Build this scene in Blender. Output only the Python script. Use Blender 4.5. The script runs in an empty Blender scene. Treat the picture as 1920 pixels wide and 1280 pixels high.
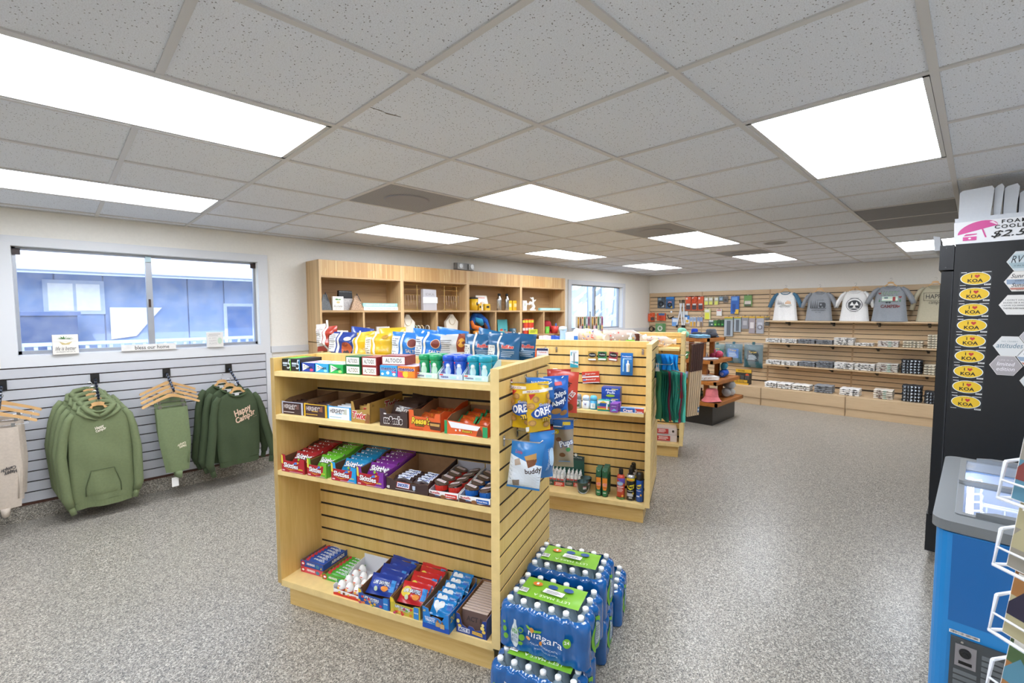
import bpy, math, random
from mathutils import Vector, Matrix, Euler
D = bpy.data
SC = bpy.context.scene
COL = SC.collection
rnd = random.Random(7)
PI = math.pi
# ---------------------------------------------------------------- camera
cd = D.cameras.new('camera'); cam = D.objects.new('camera', cd); COL.objects.link(cam); SC.camera = cam
cd.sensor_width = 36.0; cd.lens = 36.0 * 864.8 / 1920.0; cd.clip_start = 0.05; cd.clip_end = 120
CAM = Vector((-0.897, -1.356, 1.61))
def aim(yaw, pitch, roll):
    f = Vector((math.cos(pitch) * math.cos(yaw), math.cos(pitch) * math.sin(yaw), math.sin(pitch)))
    r = f.cross(Vector((0, 0, 1))).normalized(); u = r.cross(f)
    r2 = math.cos(roll) * r + math.sin(roll) * u; u2 = -math.sin(roll) * r + math.cos(roll) * u
    return Matrix((r2, u2, -f)).transposed().to_4x4()
cam.matrix_world = Matrix.Translation(CAM) @ aim(0.7895, -0.0631, -0.003)
cd.dof.use_dof = True; cd.dof.focus_distance = 2.3; cd.dof.aperture_fstop = 5.0
# ---------------------------------------------------------------- world, sun, exposure
w = D.worlds.new('sky'); SC.world = w; w.use_nodes = True
nt = w.node_tree; nt.nodes.clear()
sky = nt.nodes.new('ShaderNodeTexSky'); sky.sky_type = 'NISHITA'; sky.sun_disc = False
sky.sun_elevation = math.radians(42); sky.sun_rotation = math.radians(200); sky.altitude = 10
bg = nt.nodes.new('ShaderNodeBackground'); bg.inputs[1].default_value = 0.46
wo = nt.nodes.new('ShaderNodeOutputWorld')
nt.links.new(sky.outputs[0], bg.inputs[0]); nt.links.new(bg.outputs[0], wo.inputs[0])
sl = D.lights.new('sun', 'SUN'); sl.energy = 1.6; sl.angle = 0.01; sl.color = (1, .96, .9)
sun = D.objects.new('sun', sl); COL.objects.link(sun); sun.rotation_euler = (math.radians(50), 0, math.radians(-20))
LAMP = 10.5            # radiance of the ceiling panels
SC.view_settings.view_transform = 'Standard'; SC.view_settings.look = 'None'
SC.view_settings.gamma = 1; SC.view_settings.use_curve_mapping = False
SC.view_settings.exposure = 0.68
# ---------------------------------------------------------------- materials
def lin(h):
    o = []
    for i in (0, 2, 4):
        c = int(h[i:i + 2], 16) / 255
        o.append(c / 12.92 if c <= .04045 else ((c + .055) / 1.055) ** 2.4)
    return (*o, 1)
MC = {}
def mat(h, rough=.55, metal=0, var=0, scale=14, coat=0, alpha=1, emit=0, trans=0, bump=0, spec=.5, stretch=(1, 1, 1)):
    k = (h, rough, metal, var, scale, coat, alpha, emit, trans, bump, spec, stretch)
    if k in MC: return MC[k]
    m = D.materials.new('m_' + h); m.use_nodes = True; n = m.node_tree; b = n.nodes['Principled BSDF']
    c = lin(h); b.inputs['Base Color'].default_value = c
    b.inputs['Roughness'].default_value = rough; b.inputs['Metallic'].default_value = metal
    b.inputs['Specular IOR Level'].default_value = spec
    if coat: b.inputs['Coat Weight'].default_value = coat; b.inputs['Coat Roughness'].default_value = .12
    if alpha < 1: b.inputs['Alpha'].default_value = alpha
    if trans: b.inputs['Transmission Weight'].default_value = trans
    if emit: b.inputs['Emission Color'].default_value = c; b.inputs['Emission Strength'].default_value = emit
    if var or bump:
        tc = n.nodes.new('ShaderNodeTexCoord'); mp = n.nodes.new('ShaderNodeMapping'); mp.inputs['Scale'].default_value = stretch
        nz = n.nodes.new('ShaderNodeTexNoise'); nz.inputs['Scale'].default_value = scale; nz.inputs['Detail'].default_value = 4
        n.links.new(tc.outputs['Object'], mp.inputs[0]); n.links.new(mp.outputs[0], nz.inputs['Vector'])
        if var:
            r = n.nodes.new('ShaderNodeValToRGB')
            r.color_ramp.elements[0].position = .3; r.color_ramp.elements[1].position = .7
            r.color_ramp.elements[0].color = [x * (1 - var) for x in c[:3]] + [1]
            r.color_ramp.elements[1].color = [min(1, x * (1 + var)) for x in c[:3]] + [1]
            n.links.new(nz.outputs['Fac'], r.inputs[0]); n.links.new(r.outputs[0], b.inputs['Base Color'])
        if bump:
            bp = n.nodes.new('ShaderNodeBump'); bp.inputs['Strength'].default_value = bump; bp.inputs['Distance'].default_value = .01
            n.links.new(nz.outputs['Fac'], bp.inputs['Height']); n.links.new(bp.outputs[0], b.inputs['Normal'])
    MC[k] = m; return m
def ramp_mat(name, build):
    m = D.materials.new(name); m.use_nodes = True; n = m.node_tree; b = n.nodes['Principled BSDF']
    build(n, b); return m
def _nodes(n, *ts): return [n.nodes.new('ShaderNode' + t) for t in ts]
def ramp(n, stops, const=False):
    r = n.nodes.new('ShaderNodeValToRGB'); e = r.color_ramp.elements
    if const: r.color_ramp.interpolation = 'CONSTANT'
    while len(e) < len(stops): e.new(.5)
    for i, (p, h) in enumerate(stops): e[i].position = p; e[i].color = lin(h)
    return r
def _floor(n, b):
    tc, v, v2, mx, nz = _nodes(n, 'TexCoord', 'TexVoronoi', 'TexVoronoi', 'MixRGB', 'TexNoise')
    v.inputs['Scale'].default_value = 185; v2.inputs['Scale'].default_value = 400
    r1 = ramp(n, [(0, '2b2a29'), (.14, '504e4b'), (.3, '7f786c'), (.5, '9d968a'), (.72, 'b9b2a5'), (.88, 'ded8cb')], True)
    r2 = ramp(n, [(0, '403e3c'), (.25, '76716a'), (.55, 'a49d91'), (.8, 'cbc4b7')], True)
    sx = n.nodes.new('ShaderNodeSeparateColor'); sx2 = n.nodes.new('ShaderNodeSeparateColor')
    for q in (v, v2): n.links.new(tc.outputs['Object'], q.inputs['Vector'])
    n.links.new(v.outputs['Color'], sx.inputs[0]); n.links.new(v2.outputs['Color'], sx2.inputs[0])
    n.links.new(sx.outputs[0], r1.inputs[0]); n.links.new(sx2.outputs[0], r2.inputs[0])
    mx.inputs[0].default_value = .48; n.links.new(r1.outputs[0], mx.inputs[1]); n.links.new(r2.outputs[0], mx.inputs[2])
    n.links.new(mx.outputs[0], b.inputs['Base Color'])
    nz.inputs['Scale'].default_value = 60; bp = n.nodes.new('ShaderNodeBump'); bp.inputs['Strength'].default_value = .25; bp.inputs['Distance'].default_value = .004
    n.links.new(tc.outputs['Object'], nz.inputs['Vector']); n.links.new(nz.outputs['Fac'], bp.inputs['Height']); n.links.new(bp.outputs[0], b.inputs['Normal'])
    b.inputs['Roughness'].default_value = .31; b.inputs['Specular IOR Level'].default_value = .45
M_FLOOR = ramp_mat('epoxy_flake_floor', _floor)
def _tile(n, b):
    tc, v, nz, mx = _nodes(n, 'TexCoord', 'TexVoronoi', 'TexNoise', 'MixRGB')
    v.inputs['Scale'].default_value = 80; nz.inputs['Scale'].default_value = 300; nz.inputs['Detail'].default_value = 2
    n.links.new(tc.outputs['Object'], v.inputs['Vector']); n.links.new(tc.outputs['Object'], nz.inputs['Vector'])
    r = ramp(n, [(0, '55534f'), (.13, '6f6d69'), (.19, 'e6eaf0')]); r2 = ramp(n, [(.35, 'd2d5da'), (.5, 'e9ecf1')])
    n.links.new(v.outputs['Distance'], r.inputs[0]); n.links.new(nz.outputs['Fac'], r2.inputs[0])
    mx.blend_type = 'DARKEN'; mx.inputs[0].default_value = 1
    n.links.new(r.outputs[0], mx.inputs[1]); n.links.new(r2.outputs[0], mx.inputs[2]); n.links.new(mx.outputs[0], b.inputs['Base Color'])
    b.inputs['Roughness'].default_value = .9; b.inputs['Specular IOR Level'].default_value = .1
M_TILE = ramp_mat('fissured_ceiling_tile', _tile)
def wood(name, a, c, scale, st, dist=1.2, rough=.45):
    def f(n, b):
        tc, mp, nz, nz2, mx = _nodes(n, 'TexCoord', 'Mapping', 'TexNoise', 'TexNoise', 'MixRGB')
        mp.inputs['Scale'].default_value = st; nz.inputs['Scale'].default_value = scale; nz.inputs['Detail'].default_value = 6
        nz.inputs['Distortion'].default_value = dist; nz2.inputs['Scale'].default_value = scale * .25
        n.links.new(tc.outputs['Object'], mp.inputs[0]); n.links.new(mp.outputs[0], nz.inputs['Vector']); n.links.new(mp.outputs[0], nz2.inputs['Vector'])
        r = ramp(n, [(.3, a), (.68, c)]); r2 = ramp(n, [(.3, a), (.7, c)])
        n.links.new(nz.outputs['Fac'], r.inputs[0]); n.links.new(nz2.outputs['Fac'], r2.inputs[0])
        mx.inputs[0].default_value = .45; n.links.new(r.outputs[0], mx.inputs[1]); n.links.new(r2.outputs[0], mx.inputs[2])
        n.links.new(mx.outputs[0], b.inputs['Base Color']); b.inputs['Roughness'].default_value = rough
    return ramp_mat(name, f)
M_MAPLE = wood('maple_laminate', 'dbb566', 'eac982', 9, (6, 6, .5))
M_MAPLE_H = wood('maple_laminate_level', 'd6ae60', 'e8c884', 9, (.5, 6, 6))
M_MAPLE_EDGE = mat('e5c98a', .45, var=.06, scale=20)
M_FAR = wood('pale_maple_laminate', 'c7a983', 'd3b893', 8, (.5, 6, 6))
M_CASE = wood('striped_oak_laminate', 'b08c60', 'd9b888', 7, (5, 5, .12), .5)
M_CASE_H = wood('striped_oak_back', 'a5835b', 'c6a376', 7, (.25, 4, 7), .6)
M_TABLE = wood('stained_table_wood', '8a4f1e', 'b8732f', 8, (.7, 5, 5))
M_HANG = wood('hanger_wood', 'c89a62', 'deb57f', 12, (.6, 4, 4))
def _fascia(n, b):
    tc, mp, nz, v = _nodes(n, 'TexCoord', 'Mapping', 'TexNoise', 'TexNoise')
    mp.inputs['Scale'].default_value = (9, .1, .15); nz.inputs['Scale'].default_value = 1.6; nz.inputs['Detail'].default_value = 1
    v.inputs['Scale'].default_value = 9; v.inputs['Detail'].default_value = 3; mx = n.nodes.new('ShaderNodeMixRGB')
    n.links.new(tc.outputs['Object'], mp.inputs[0]); n.links.new(mp.outputs[0], nz.inputs['Vector']); n.links.new(mp.outputs[0], v.inputs['Vector'])
    r = ramp(n, [(0, 'ae8350'), (.42, 'bd9763'), (.5, 'ccb07c'), (.58, 'ae8350'), (.64, 'c4a06b')], True); r2 = ramp(n, [(.3, 'ab804d'), (.7, 'c8a874')])
    n.links.new(nz.outputs['Fac'], r.inputs[0]); n.links.new(v.outputs['Fac'], r2.inputs[0]); mx.inputs[0].default_value = .4
    n.links.new(r.outputs[0], mx.inputs[1]); n.links.new(r2.outputs[0], mx.inputs[2]); n.links.new(mx.outputs[0], b.inputs['Base Color']); b.inputs['Roughness'].default_value = .45
M_FASCIA = ramp_mat('plank_print_fascia', _fascia)
M_WALL = mat('eae6dd', .8, var=.02, scale=60, bump=.06)
M_WHITE = mat('d4d5d7', .5)
M_SLATW = mat('bdbec3', .4, var=.015)
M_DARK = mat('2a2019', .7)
M_BLACK = mat('141414', .45)
M_CHROME = mat('c9c9c9', .22, metal=1)
M_KRAFT = mat('94704f', .85, var=.08, scale=40)
M_GLASS = mat('ffffff', .02, alpha=.12, spec=.6)
# ---------------------------------------------------------------- mesh helper
class MB:
    def __init__(s): s.V = []; s.F = []; s.I = []
    def add(s, vs, fs, m=0):
        o = len(s.V); s.V += [tuple(v) for v in vs]
        for f in fs: s.F.append([o + i for i in f]); s.I.append(m)
        return s
    def box(s, x0, y0, z0, x1, y1, z1, m=0):
        return s.add([(x0, y0, z0), (x1, y0, z0), (x1, y1, z0), (x0, y1, z0), (x0, y0, z1), (x1, y0, z1), (x1, y1, z1), (x0, y1, z1)],
                     [(0, 3, 2, 1), (4, 5, 6, 7), (0, 1, 5, 4), (1, 2, 6, 5), (2, 3, 7, 6), (3, 0, 4, 7)], m)
    def prism(s, P, y0, y1, m=0, ax='y'):
        n = len(P)
        g = {'y': lambda p, t: (p[0], t, p[1]), 'x': lambda p, t: (t, p[0], p[1]), 'z': lambda p, t: (p[0], p[1], t)}[ax]
        vs = [g(p, y0) for p in P] + [g(p, y1) for p in P]
        return s.add(vs, [list(range(n)), list(range(2 * n - 1, n - 1, -1))] + [(i, i + n, (i + 1) % n + n, (i + 1) % n) for i in range(n)], m)
    def tube(s, pts, r, n=6, m=0, closed=False):
        P = [Vector(p) for p in pts]; k = len(P); vs = []; prev = None
        for i, p in enumerate(P):
            a = P[i - 1] if (i or closed) else p; b = P[(i + 1) % k] if (i < k - 1 or closed) else p
            t = (b - a).normalized()
            if prev is None: up = Vector((0, 0, 1)) if abs(t.z) < .9 else Vector((1, 0, 0)); x = t.cross(up).normalized()
            else: x = (prev - t * prev.dot(t)).normalized()
            prev = x; y = t.cross(x); rr = r[i] if isinstance(r, (list, tuple)) else r
            rx, ry = rr if isinstance(rr, tuple) else (rr, rr)
            vs += [p + x * (rx * math.cos(2 * PI * j / n)) + y * (ry * math.sin(2 * PI * j / n)) for j in range(n)]
        fs = [(i * n + j, i * n + (j + 1) % n, ((i + 1) % k) * n + (j + 1) % n, ((i + 1) % k) * n + j) for i in range(k if closed else k - 1) for j in range(n)]
        if not closed: fs += [list(range(n - 1, -1, -1)), [(k - 1) * n + j for j in range(n)]]
        return s.add(vs, fs, m)
    def lathe(s, prof, n=14, c=(0, 0), m=0, sx=1, sy=1):
        vs = [(c[0] + sx * r * math.cos(2 * PI * j / n), c[1] + sy * r * math.sin(2 * PI * j / n), z) for r, z in prof for j in range(n)]; k = len(prof)
        fs = [(i * n + j, i * n + (j + 1) % n, (i + 1) * n + (j + 1) % n, (i + 1) * n + j) for i in range(k - 1) for j in range(n)]
        return s.add(vs, fs + [list(range(n - 1, -1, -1)), [(k - 1) * n + j for j in range(n)]], m)
    def grid(s, fn, nu, nv, m=0, flip=False):
        vs = [fn(i / nu, j / nv) for j in range(nv + 1) for i in range(nu + 1)]; q = nu + 1
        fs = [(j * q + i, j * q + i + 1, (j + 1) * q + i + 1, (j + 1) * q + i) for j in range(nv) for i in range(nu)]
        return s.add(vs, [f[::-1] for f in fs] if flip else fs, m)
    def mesh(s, name, mats, smooth=False):
        me = D.meshes.new(name); me.from_pydata(s.V, [], s.F)
        for x in (mats if isinstance(mats, (list, tuple)) else [mats]): me.materials.append(x)
        if any(s.I): me.polygons.foreach_set('material_index', s.I)
        if smooth: me.polygons.foreach_set('use_smooth', [True] * len(s.F))
        me.update()
        return me
    def build(s, name, mats, parent=None, loc=None, rot=None, smooth=False):
        return ob(name, s.mesh(name, mats, smooth), parent, loc, rot)
def ob(name, me, parent=None, loc=None, rot=None):
    o = D.objects.new(name, me); COL.objects.link(o)
    if parent is not None: o.parent = parent
    if loc is not None: o.location = loc
    if rot is not None: o.rotation_euler = rot if isinstance(rot, (tuple, list)) else (0, 0, rot)
    return o
def tag(o, label, cat, group=None):
    o['label'] = label; o['category'] = cat
    if group: o['group'] = group
    return o
def struct(o): o['kind'] = 'structure'; return o
def thing(name, label, cat, loc=(0, 0, 0), rot=0, group=None):
    return tag(ob(name, None, None, loc, rot), label, cat, group)
def dup(o, loc, rot=None, label=None, group=None, parent=None):
    c = o.copy(); COL.objects.link(c); c.parent = parent
    if loc is not None: c.location = loc
    if rot is not None: c.rotation_euler = rot if isinstance(rot, (tuple, list)) else (0, 0, rot)
    if label: c['label'] = label
    if group: c['group'] = group
    for ch in o.children: dup(ch, None, parent=c)
    return c
class Fr:
    def __init__(s, x, y, deg):
        s.o = Vector((x, y, 0)); s.a = math.radians(deg); s.u = Vector((math.cos(s.a), math.sin(s.a), 0)); s.v = Vector((-s.u.y, s.u.x, 0))
    def __call__(s, u, v, z): return s.o + s.u * u + s.v * v + Vector((0, 0, z))
G1 = Fr(-0.030, 1.244, -67.57); G2 = Fr(2.224, 0.385, -66.22); G3 = Fr(3.944, 0.928, -66.5)
LW = Fr(0, 0, 0)                       # along the window wall: u = x, v = y
FW = Fr(8.54, 0, -90)                  # far wall: u = -y, v = 0 at the wall, negative towards the room
# ---------------------------------------------------------------- flat print (pictures and lettering lying on a surface)
TC = {}
def glyphs(t, bold=0, shear=0, space=1):
    k = (t, bold, shear, space)
    if k not in TC:
        c = D.curves.new('t', 'FONT'); c.body = t; c.offset = bold; c.shear = shear; c.space_character = space; c.resolution_u = 2; c.fill_mode = 'FRONT'
        o = D.objects.new('t', c); me = o.to_mesh()
        V = [(v.co.x, v.co.y) for v in me.vertices]; F = [list(p.vertices) for p in me.polygons]
        o.to_mesh_clear(); D.objects.remove(o); D.curves.remove(c)
        xs = [v[0] for v in V] or [0]; ys = [v[1] for v in V] or [0]
        a, b, e, f = min(xs), max(xs), min(ys), max(ys)
        TC[k] = ([(x - (a + b) / 2, y - (e + f) / 2) for x, y in V], F, max(b - a, 1e-4), max(f - e, 1e-4))
    return TC[k]
class Art:
    def __init__(s, step=.0004): s.S = []; s.k = 0; s.step = step; s.mats = []; s.mi = {}
    def _m(s, h, rough=.5):
        m = h if not isinstance(h, str) else mat(h, rough)
        if m.name not in s.mi: s.mi[m.name] = len(s.mats); s.mats.append(m)
        return s.mi[m.name]
    def poly(s, P, h, rough=.5): s.k += 1; s.S.append((list(P), [list(range(len(P)))], s._m(h, rough), s.k)); return s
    def rect(s, x0, z0, x1, z1, h, rough=.5): return s.poly([(x0, z0), (x1, z0), (x1, z1), (x0, z1)], h, rough)
    def ell(s, x, z, a, b, h, n=16, rot=0):
        c, q = math.cos(rot), math.sin(rot)
        return s.poly([(x + a * math.cos(2 * PI * i / n) * c - b * math.sin(2 * PI * i / n) * q, z + a * math.cos(2 * PI * i / n) * q + b * math.sin(2 * PI * i / n) * c) for i in range(n)], h)
    def text(s, t, x, z, w=None, h=None, c='ffffff', rot=0, bold=0, shear=0, line=None, lw=.06, space=1):
        if line: s.text(t, x, z, w and w * 1.04, h and h * 1.15, line, rot, bold + lw, shear, space=space)
        V, F, gw, gh = glyphs(t, bold, shear, space)
        fx = w / gw if w else h / gh; fz = h / gh if h else w / gw
        ca, sa = math.cos(rot), math.sin(rot); s.k += 1
        P = [(x + a * fx * ca - b * fz * sa, z + a * fx * sa + b * fz * ca) for a, b in V]
        s.S.append((P, F, s._m(c), s.k)); return s
    def fine(s, x0, z0, x1, z1, n, h, seed=1):
        r = random.Random(seed); dz = (z1 - z0) / n; V = []; F = []
        for i in range(n):
            a = x0 + (x1 - x0) * r.uniform(0, .1); b = x1 - (x1 - x0) * r.uniform(0, .3); o = len(V)
            V += [(a, z0 + i * dz + dz * .3), (b, z0 + i * dz + dz * .3), (b, z0 + i * dz + dz * .75), (a, z0 + i * dz + dz * .75)]; F.append([o, o + 1, o + 2, o + 3])
        s.k += 1; s.S.append((V, F, s._m(h), s.k)); return s
    def bars(s, x0, z0, x1, z1, n=14):
        s.rect(x0, z0, x1, z1, 'f4f4f2'); r = random.Random(n); V = []; F = []; x = x0 + .05 * (x1 - x0); q = .9 * (x1 - x0) / n
        for i in range(n):
            a = q * r.uniform(.25, .7); o = len(V); V += [(x, z0 + .2 * (z1 - z0)), (x + a, z0 + .2 * (z1 - z0)), (x + a, z0 + .9 * (z1 - z0)), (x, z0 + .9 * (z1 - z0))]; F.append([o, o + 1, o + 2, o + 3]); x += q
        s.k += 1; s.S.append((V, F, s._m('1b1b1b'), s.k)); return s
    def heart(s, x, z, r, h):
        return s.poly([(x + r * .062 * 16 * math.sin(t) ** 3 / 1.0, z + r * .062 * (13 * math.cos(t) - 5 * math.cos(2 * t) - 2 * math.cos(3 * t) - math.cos(4 * t))) for t in [2 * PI * i / 20 for i in range(20)]], h)
    def build(s, parent, fn=None, name='print', cut=None):
        b = MB()
        if fn is None: fn = lambda x, z, e: (x, -e, z)
        for P, F, m, k in s.S:
            if cut: P, F = refine(P, F, cut)
            b.add([fn(x, z, .0005 + k * s.step) for x, z in P], F, m)
        return b.build(name, s.mats, parent)
def refine(P, F, cut):
    P = list(P); out = []; mid = {}
    def m(a, b):
        k = (min(a, b), max(a, b))
        if k not in mid: mid[k] = len(P); P.append(((P[a][0] + P[b][0]) / 2, (P[a][1] + P[b][1]) / 2))
        return mid[k]
    st = []
    for f in F:
        for i in range(1, len(f) - 1): st.append((f[0], f[i], f[i + 1]))
    if F and len(F[0]) > 4 and len(F) == 1 and len(F[0]) == len(P):      # fan from the middle
        c = len(P); P.append((sum(p[0] for p in P) / c, sum(p[1] for p in P) / c)); st = [(c, F[0][i], F[0][(i + 1) % c]) for i in range(c)]
    L = lambda a, b: math.hypot(P[a][0] - P[b][0], P[a][1] - P[b][1])
    while st:
        a, b, c = st.pop(); e = max((L(a, b), 0), (L(b, c), 1), (L(c, a), 2))
        if e[0] < cut or len(out) + len(st) > 4000: out.append((a, b, c)); continue
        if e[1] == 0: d = m(a, b); st += [(a, d, c), (d, b, c)]
        elif e[1] == 1: d = m(b, c); st += [(a, b, d), (a, d, c)]
        else: d = m(c, a); st += [(a, b, d), (d, b, c)]
    return P, out
# ================================================================= the room
WY, WX, CZ, U = 3.81, 8.54, 2.404, .61
XN, YN = -6.2, -2.45
struct(MB().box(XN, YN, -.1, WX, WY, 0).build('floor', M_FLOOR))
struct(MB().box(WX, YN, 0, WX + .15, WY + .15, 2.6).build('wall_far', M_WALL))
struct(MB().box(XN, YN - .15, 0, WX + .15, YN, 2.6).build('wall_right', M_WALL))
struct(MB().box(XN - .15, YN, 0, XN, WY + .15, 2.6).build('wall_near', M_WALL))
W1 = (-1.105, .59, 1.287, 2.125); W2 = (5.72, 7.42, 1.287, 2.115)
b = MB()
for x0, x1, z0, z1 in ((XN, W1[0], 0, 2.6), (W1[0], W1[1], 0, W1[2]), (W1[0], W1[1], W1[3], 2.6), (W1[1], W2[0], 0, 2.6), (W2[0], W2[1], 0, W2[2]), (W2[0], W2[1], W2[3], 2.6), (W2[1], WX, 0, 2.6)):
    b.box(x0, WY, z0, x1, WY + .14, z1)
struct(b.build('wall_left', M_WALL))
b = MB().box(XN, WY - .018, 0, WX, WY - .001, .125); o = struct(b.build('baseboard_left', M_FLOOR))
MB().box(XN, WY - .026, .125, .66, WY - .001, .142).build('cap_strip', mat('4b2a1d', .5), o)
o = struct(MB().box(WX - .018, 1.9, 0, WX - .001, WY - .02, .125).build('baseboard_far', M_FLOOR))
b = MB()
for x0, x1 in ((.69, 1.07), (5.14, 5.63), (7.51, WX - .02)): b.box(x0, WY - .02, 1.2, x1, WY - .001, 1.265)
struct(b.build('trim_1', M_WHITE))
struct(MB().box(.635, WY - .03, .142, .69, WY - .001, 1.2).build('trim_2', M_WHITE))
def window(n, W, casing, latch):
    x0, x1, z0, z1 = W
    root = struct(ob('window_%d' % n, None))
    c = casing
    MB().box(x0 - c, WY - .022, z1, x1 + c, WY - .001, z1 + .075).build('casing_top', M_WHITE, root)
    MB().box(x0 - c, WY - .022, z0 - .088, x1 + c, WY - .001, z0).build('casing_bottom', M_WHITE, root)
    MB().box(x0 - c, WY - .022, z0, x0, WY - .001, z1).build('casing_side', M_WHITE, root)
    MB().box(x1, WY - .022, z0, x1 + c, WY - .001, z1).build('casing_side', M_WHITE, root)
    al = mat('a9acb2', .35, metal=.6); b = MB(); y0, y1 = WY + .07, WY + .11; t = .02
    b.box(x0, y0, z0, x1, y1, z0 + t + .012).box(x0, y0, z1 - t, x1, y1, z1).box(x0, y0, z0, x0 + t, y1, z1).box(x1 - t, y0, z0, x1, y1, z1)
    b.build('sash_frame', al, root)
    xm = (x0 + x1) / 2 - .02
    m = MB().box(xm - .022, y0 - .012, z0 + .02, xm + .022, y1, z1 - .02).build('mullion', al, root)
    MB().box(xm - .02, y0 - .03, z1 - .06, xm + .02, y0 - .012, z1 - .012).build('clip', mat('b9d2d8', .3), m)
    MB().box(xm - .012, y0 - .024, z0 + .38, xm + .004, y0 - .012, z0 + .45).build('latch', mat('3d2a22', .4), m)
    MB().box(x0 + t, y0 + .018, z0 + t, xm - .02, y0 + .022, z1 - t).build('pane', M_PANE, root)
    MB().box(xm + .02, y0 + .018, z0 + t, x1 - t, y0 + .022, z1 - t).build('pane', M_PANE, root)
    MB().box(x0 + .001, WY, z0 - .001, x1 - .001, WY + .07, z0 + .004).build('sill', M_WHITE, root)
    if latch:
        for x in (x0 + .002, x1 - .047): MB().box(x, y0 - .02, z1 - .06, x + .045, y0, z1 - .012).build('corner_bracket', mat('33201d', .4), root)
    return root
def _pane(n, b):
    tc, nz = _nodes(n, 'TexCoord', 'TexNoise'); nz.inputs['Scale'].default_value = 9; nz.inputs['Detail'].default_value = 8
    r = n.nodes.new('ShaderNodeMapRange'); r.inputs[3].default_value = .03; r.inputs[4].default_value = .14; r.inputs[1].default_value = .35; r.inputs[2].default_value = .75
    n.links.new(tc.outputs['Object'], nz.inputs['Vector']); n.links.new(nz.outputs['Fac'], r.inputs[0]); n.links.new(r.outputs[0], b.inputs['Alpha'])
    b.inputs['Base Color'].default_value = (.85, .9, 1, 1); b.inputs['Roughness'].default_value = .05
M_PANE = ramp_mat('dusty_glass', _pane)
window(1, W1, .092, True); window(2, W2, .09, False)
# ceiling: backing slab, every tile and grid bar a piece of its own
ceil = struct(MB().box(XN, YN, CZ + .05, WX, WY, CZ + .09).build('ceiling', mat('b8b6b2', .9)))
LIGHTS = {(-2, 1): 'large lit ceiling panel cut by the picture edge, nearer the viewer of two',
 (-2, 4): 'long lit ceiling panel directly in front of the large sliding window', (2, 1): 'lit ceiling panel over the middle of the room between the two grey vents',
 (2, 4): 'lit ceiling panel just ahead of the wooden display shelves', (6, 4): 'lit ceiling panel above the far half of the wooden display shelves',
 (6, 1): 'lit ceiling panel touching the grey vent over the far middle aisle', (10, 4): 'farthest lit ceiling panel, close to the small far window',
 (10, 1): 'farthest lit ceiling panel in front of the raglan shirt', (10, -2): 'lit ceiling panel partly behind the foam coolers',
 (2, -2): 'big square-looking lit ceiling panel above the open floor before the black fridge', (-2, -2): 'lit ceiling panel overhead behind the viewpoint', (-6, -2): 'added unseen fill light panel far behind the viewpoint on the fridge side', (-6, 1): 'added unseen fill light panel behind the viewpoint in the middle row', (-6, 4): 'added unseen fill light panel behind the viewpoint on the window side'}  # the three rearmost panels are out of view, added to lift the fill light
cells = {}
for (i, j), lab in LIGHTS.items():
    if not lab: continue
    for a in (0, 1): cells[(i + a, j)] = 1
VENTS = {(1, 2): 'square perforated grey return vent above the snack gondola', (5, 1): 'square grey ceiling vent touching a lit panel down the room', (9, 1): 'small far grey ceiling vent beside the last lit panel'}
for k in VENTS: cells[k] = 1
DARKP = ((6, -2), (7, -2))
for k in DARKP: cells[k] = 1
g = .012
tme = MB().box(-.295, -.295, 0, .295, .295, .02).mesh('ceiling_tile', M_TILE)
for i in range(-10, 14):
    for j in range(-4, 7):
        if (i, j) in cells: continue
        x, y = (i + .5) * U, (j + .5) * U
        if j == 6:
            MB().box(-.295, -.295, 0, .295, WY - 6 * U - .31, .02).build('ceiling_tile', M_TILE, ceil, (x, y, CZ + .006)); continue
        o = ob('ceiling_tile', tme, ceil, (x, y, CZ + .006))
        if (i + j) % 2: o.rotation_euler = (0, 0, PI / 2)
M_BAR = mat('cfcdca', .5)
M_BARD = mat('c3c8d2', .5)
gaps = {(i + 1, j) for (i, j) in LIGHTS}
for i in range(-10, 14):
    ys = YN; runs = []
    for j in range(-4, 7):
        if (i, j) in gaps: runs.append((ys, j * U - g)); ys = (j + 1) * U + g
    runs.append((ys, WY))
    for a, c in runs: MB().box(i * U - g, a, CZ, i * U + g, c, CZ + .012).build('grid_bar', M_BAR, ceil)
for j in range(-4, 7): MB().box(XN, j * U - g, CZ - .0005, WX, j * U + g, CZ + .012).build('grid_bar', M_BAR, ceil)
MB().box(WX - .02, YN, CZ - .002, WX - .001, WY, CZ + .02).build('edge_angle', M_BAR, ceil); MB().box(XN, WY - .02, CZ - .002, WX, WY - .001, CZ + .02).build('edge_angle', M_BAR, ceil)
MB().prism([(0, 0), (.08, .004), (.11, .018), (.17, .012), (.17, .009), (.1, .012), (.05, .001)], 0, .0006, ax='z').build('stain_mark', mat('6b5a48', .9), ceil, (-.02, .62 * U - .03, CZ + .0048), -.1)
M_LAMP = mat('eff5ff', .4, emit=LAMP)
for (i, j), lab in LIGHTS.items():
    if not lab: continue
    t = thing('ceiling_light', lab, 'ceiling light', ((i + 1) * U, (j + .5) * U, CZ), 0, 'recessed ceiling light panels')
    a, c = U - .014, U / 2 - .014; f = .018
    MB().box(-a, -c, .002, a, -c + f, .05).box(-a, c - f, .002, a, c, .05).box(-a, -c, .002, -a + f, c, .05).box(a - f, -c, .002, a, c, .05).build('frame', mat('d4d3d0', .5), t)
    MB().box(-a + f, -c + f, .012, a - f, c - f, .018).build('diffuser', M_LAMP, t)
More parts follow.
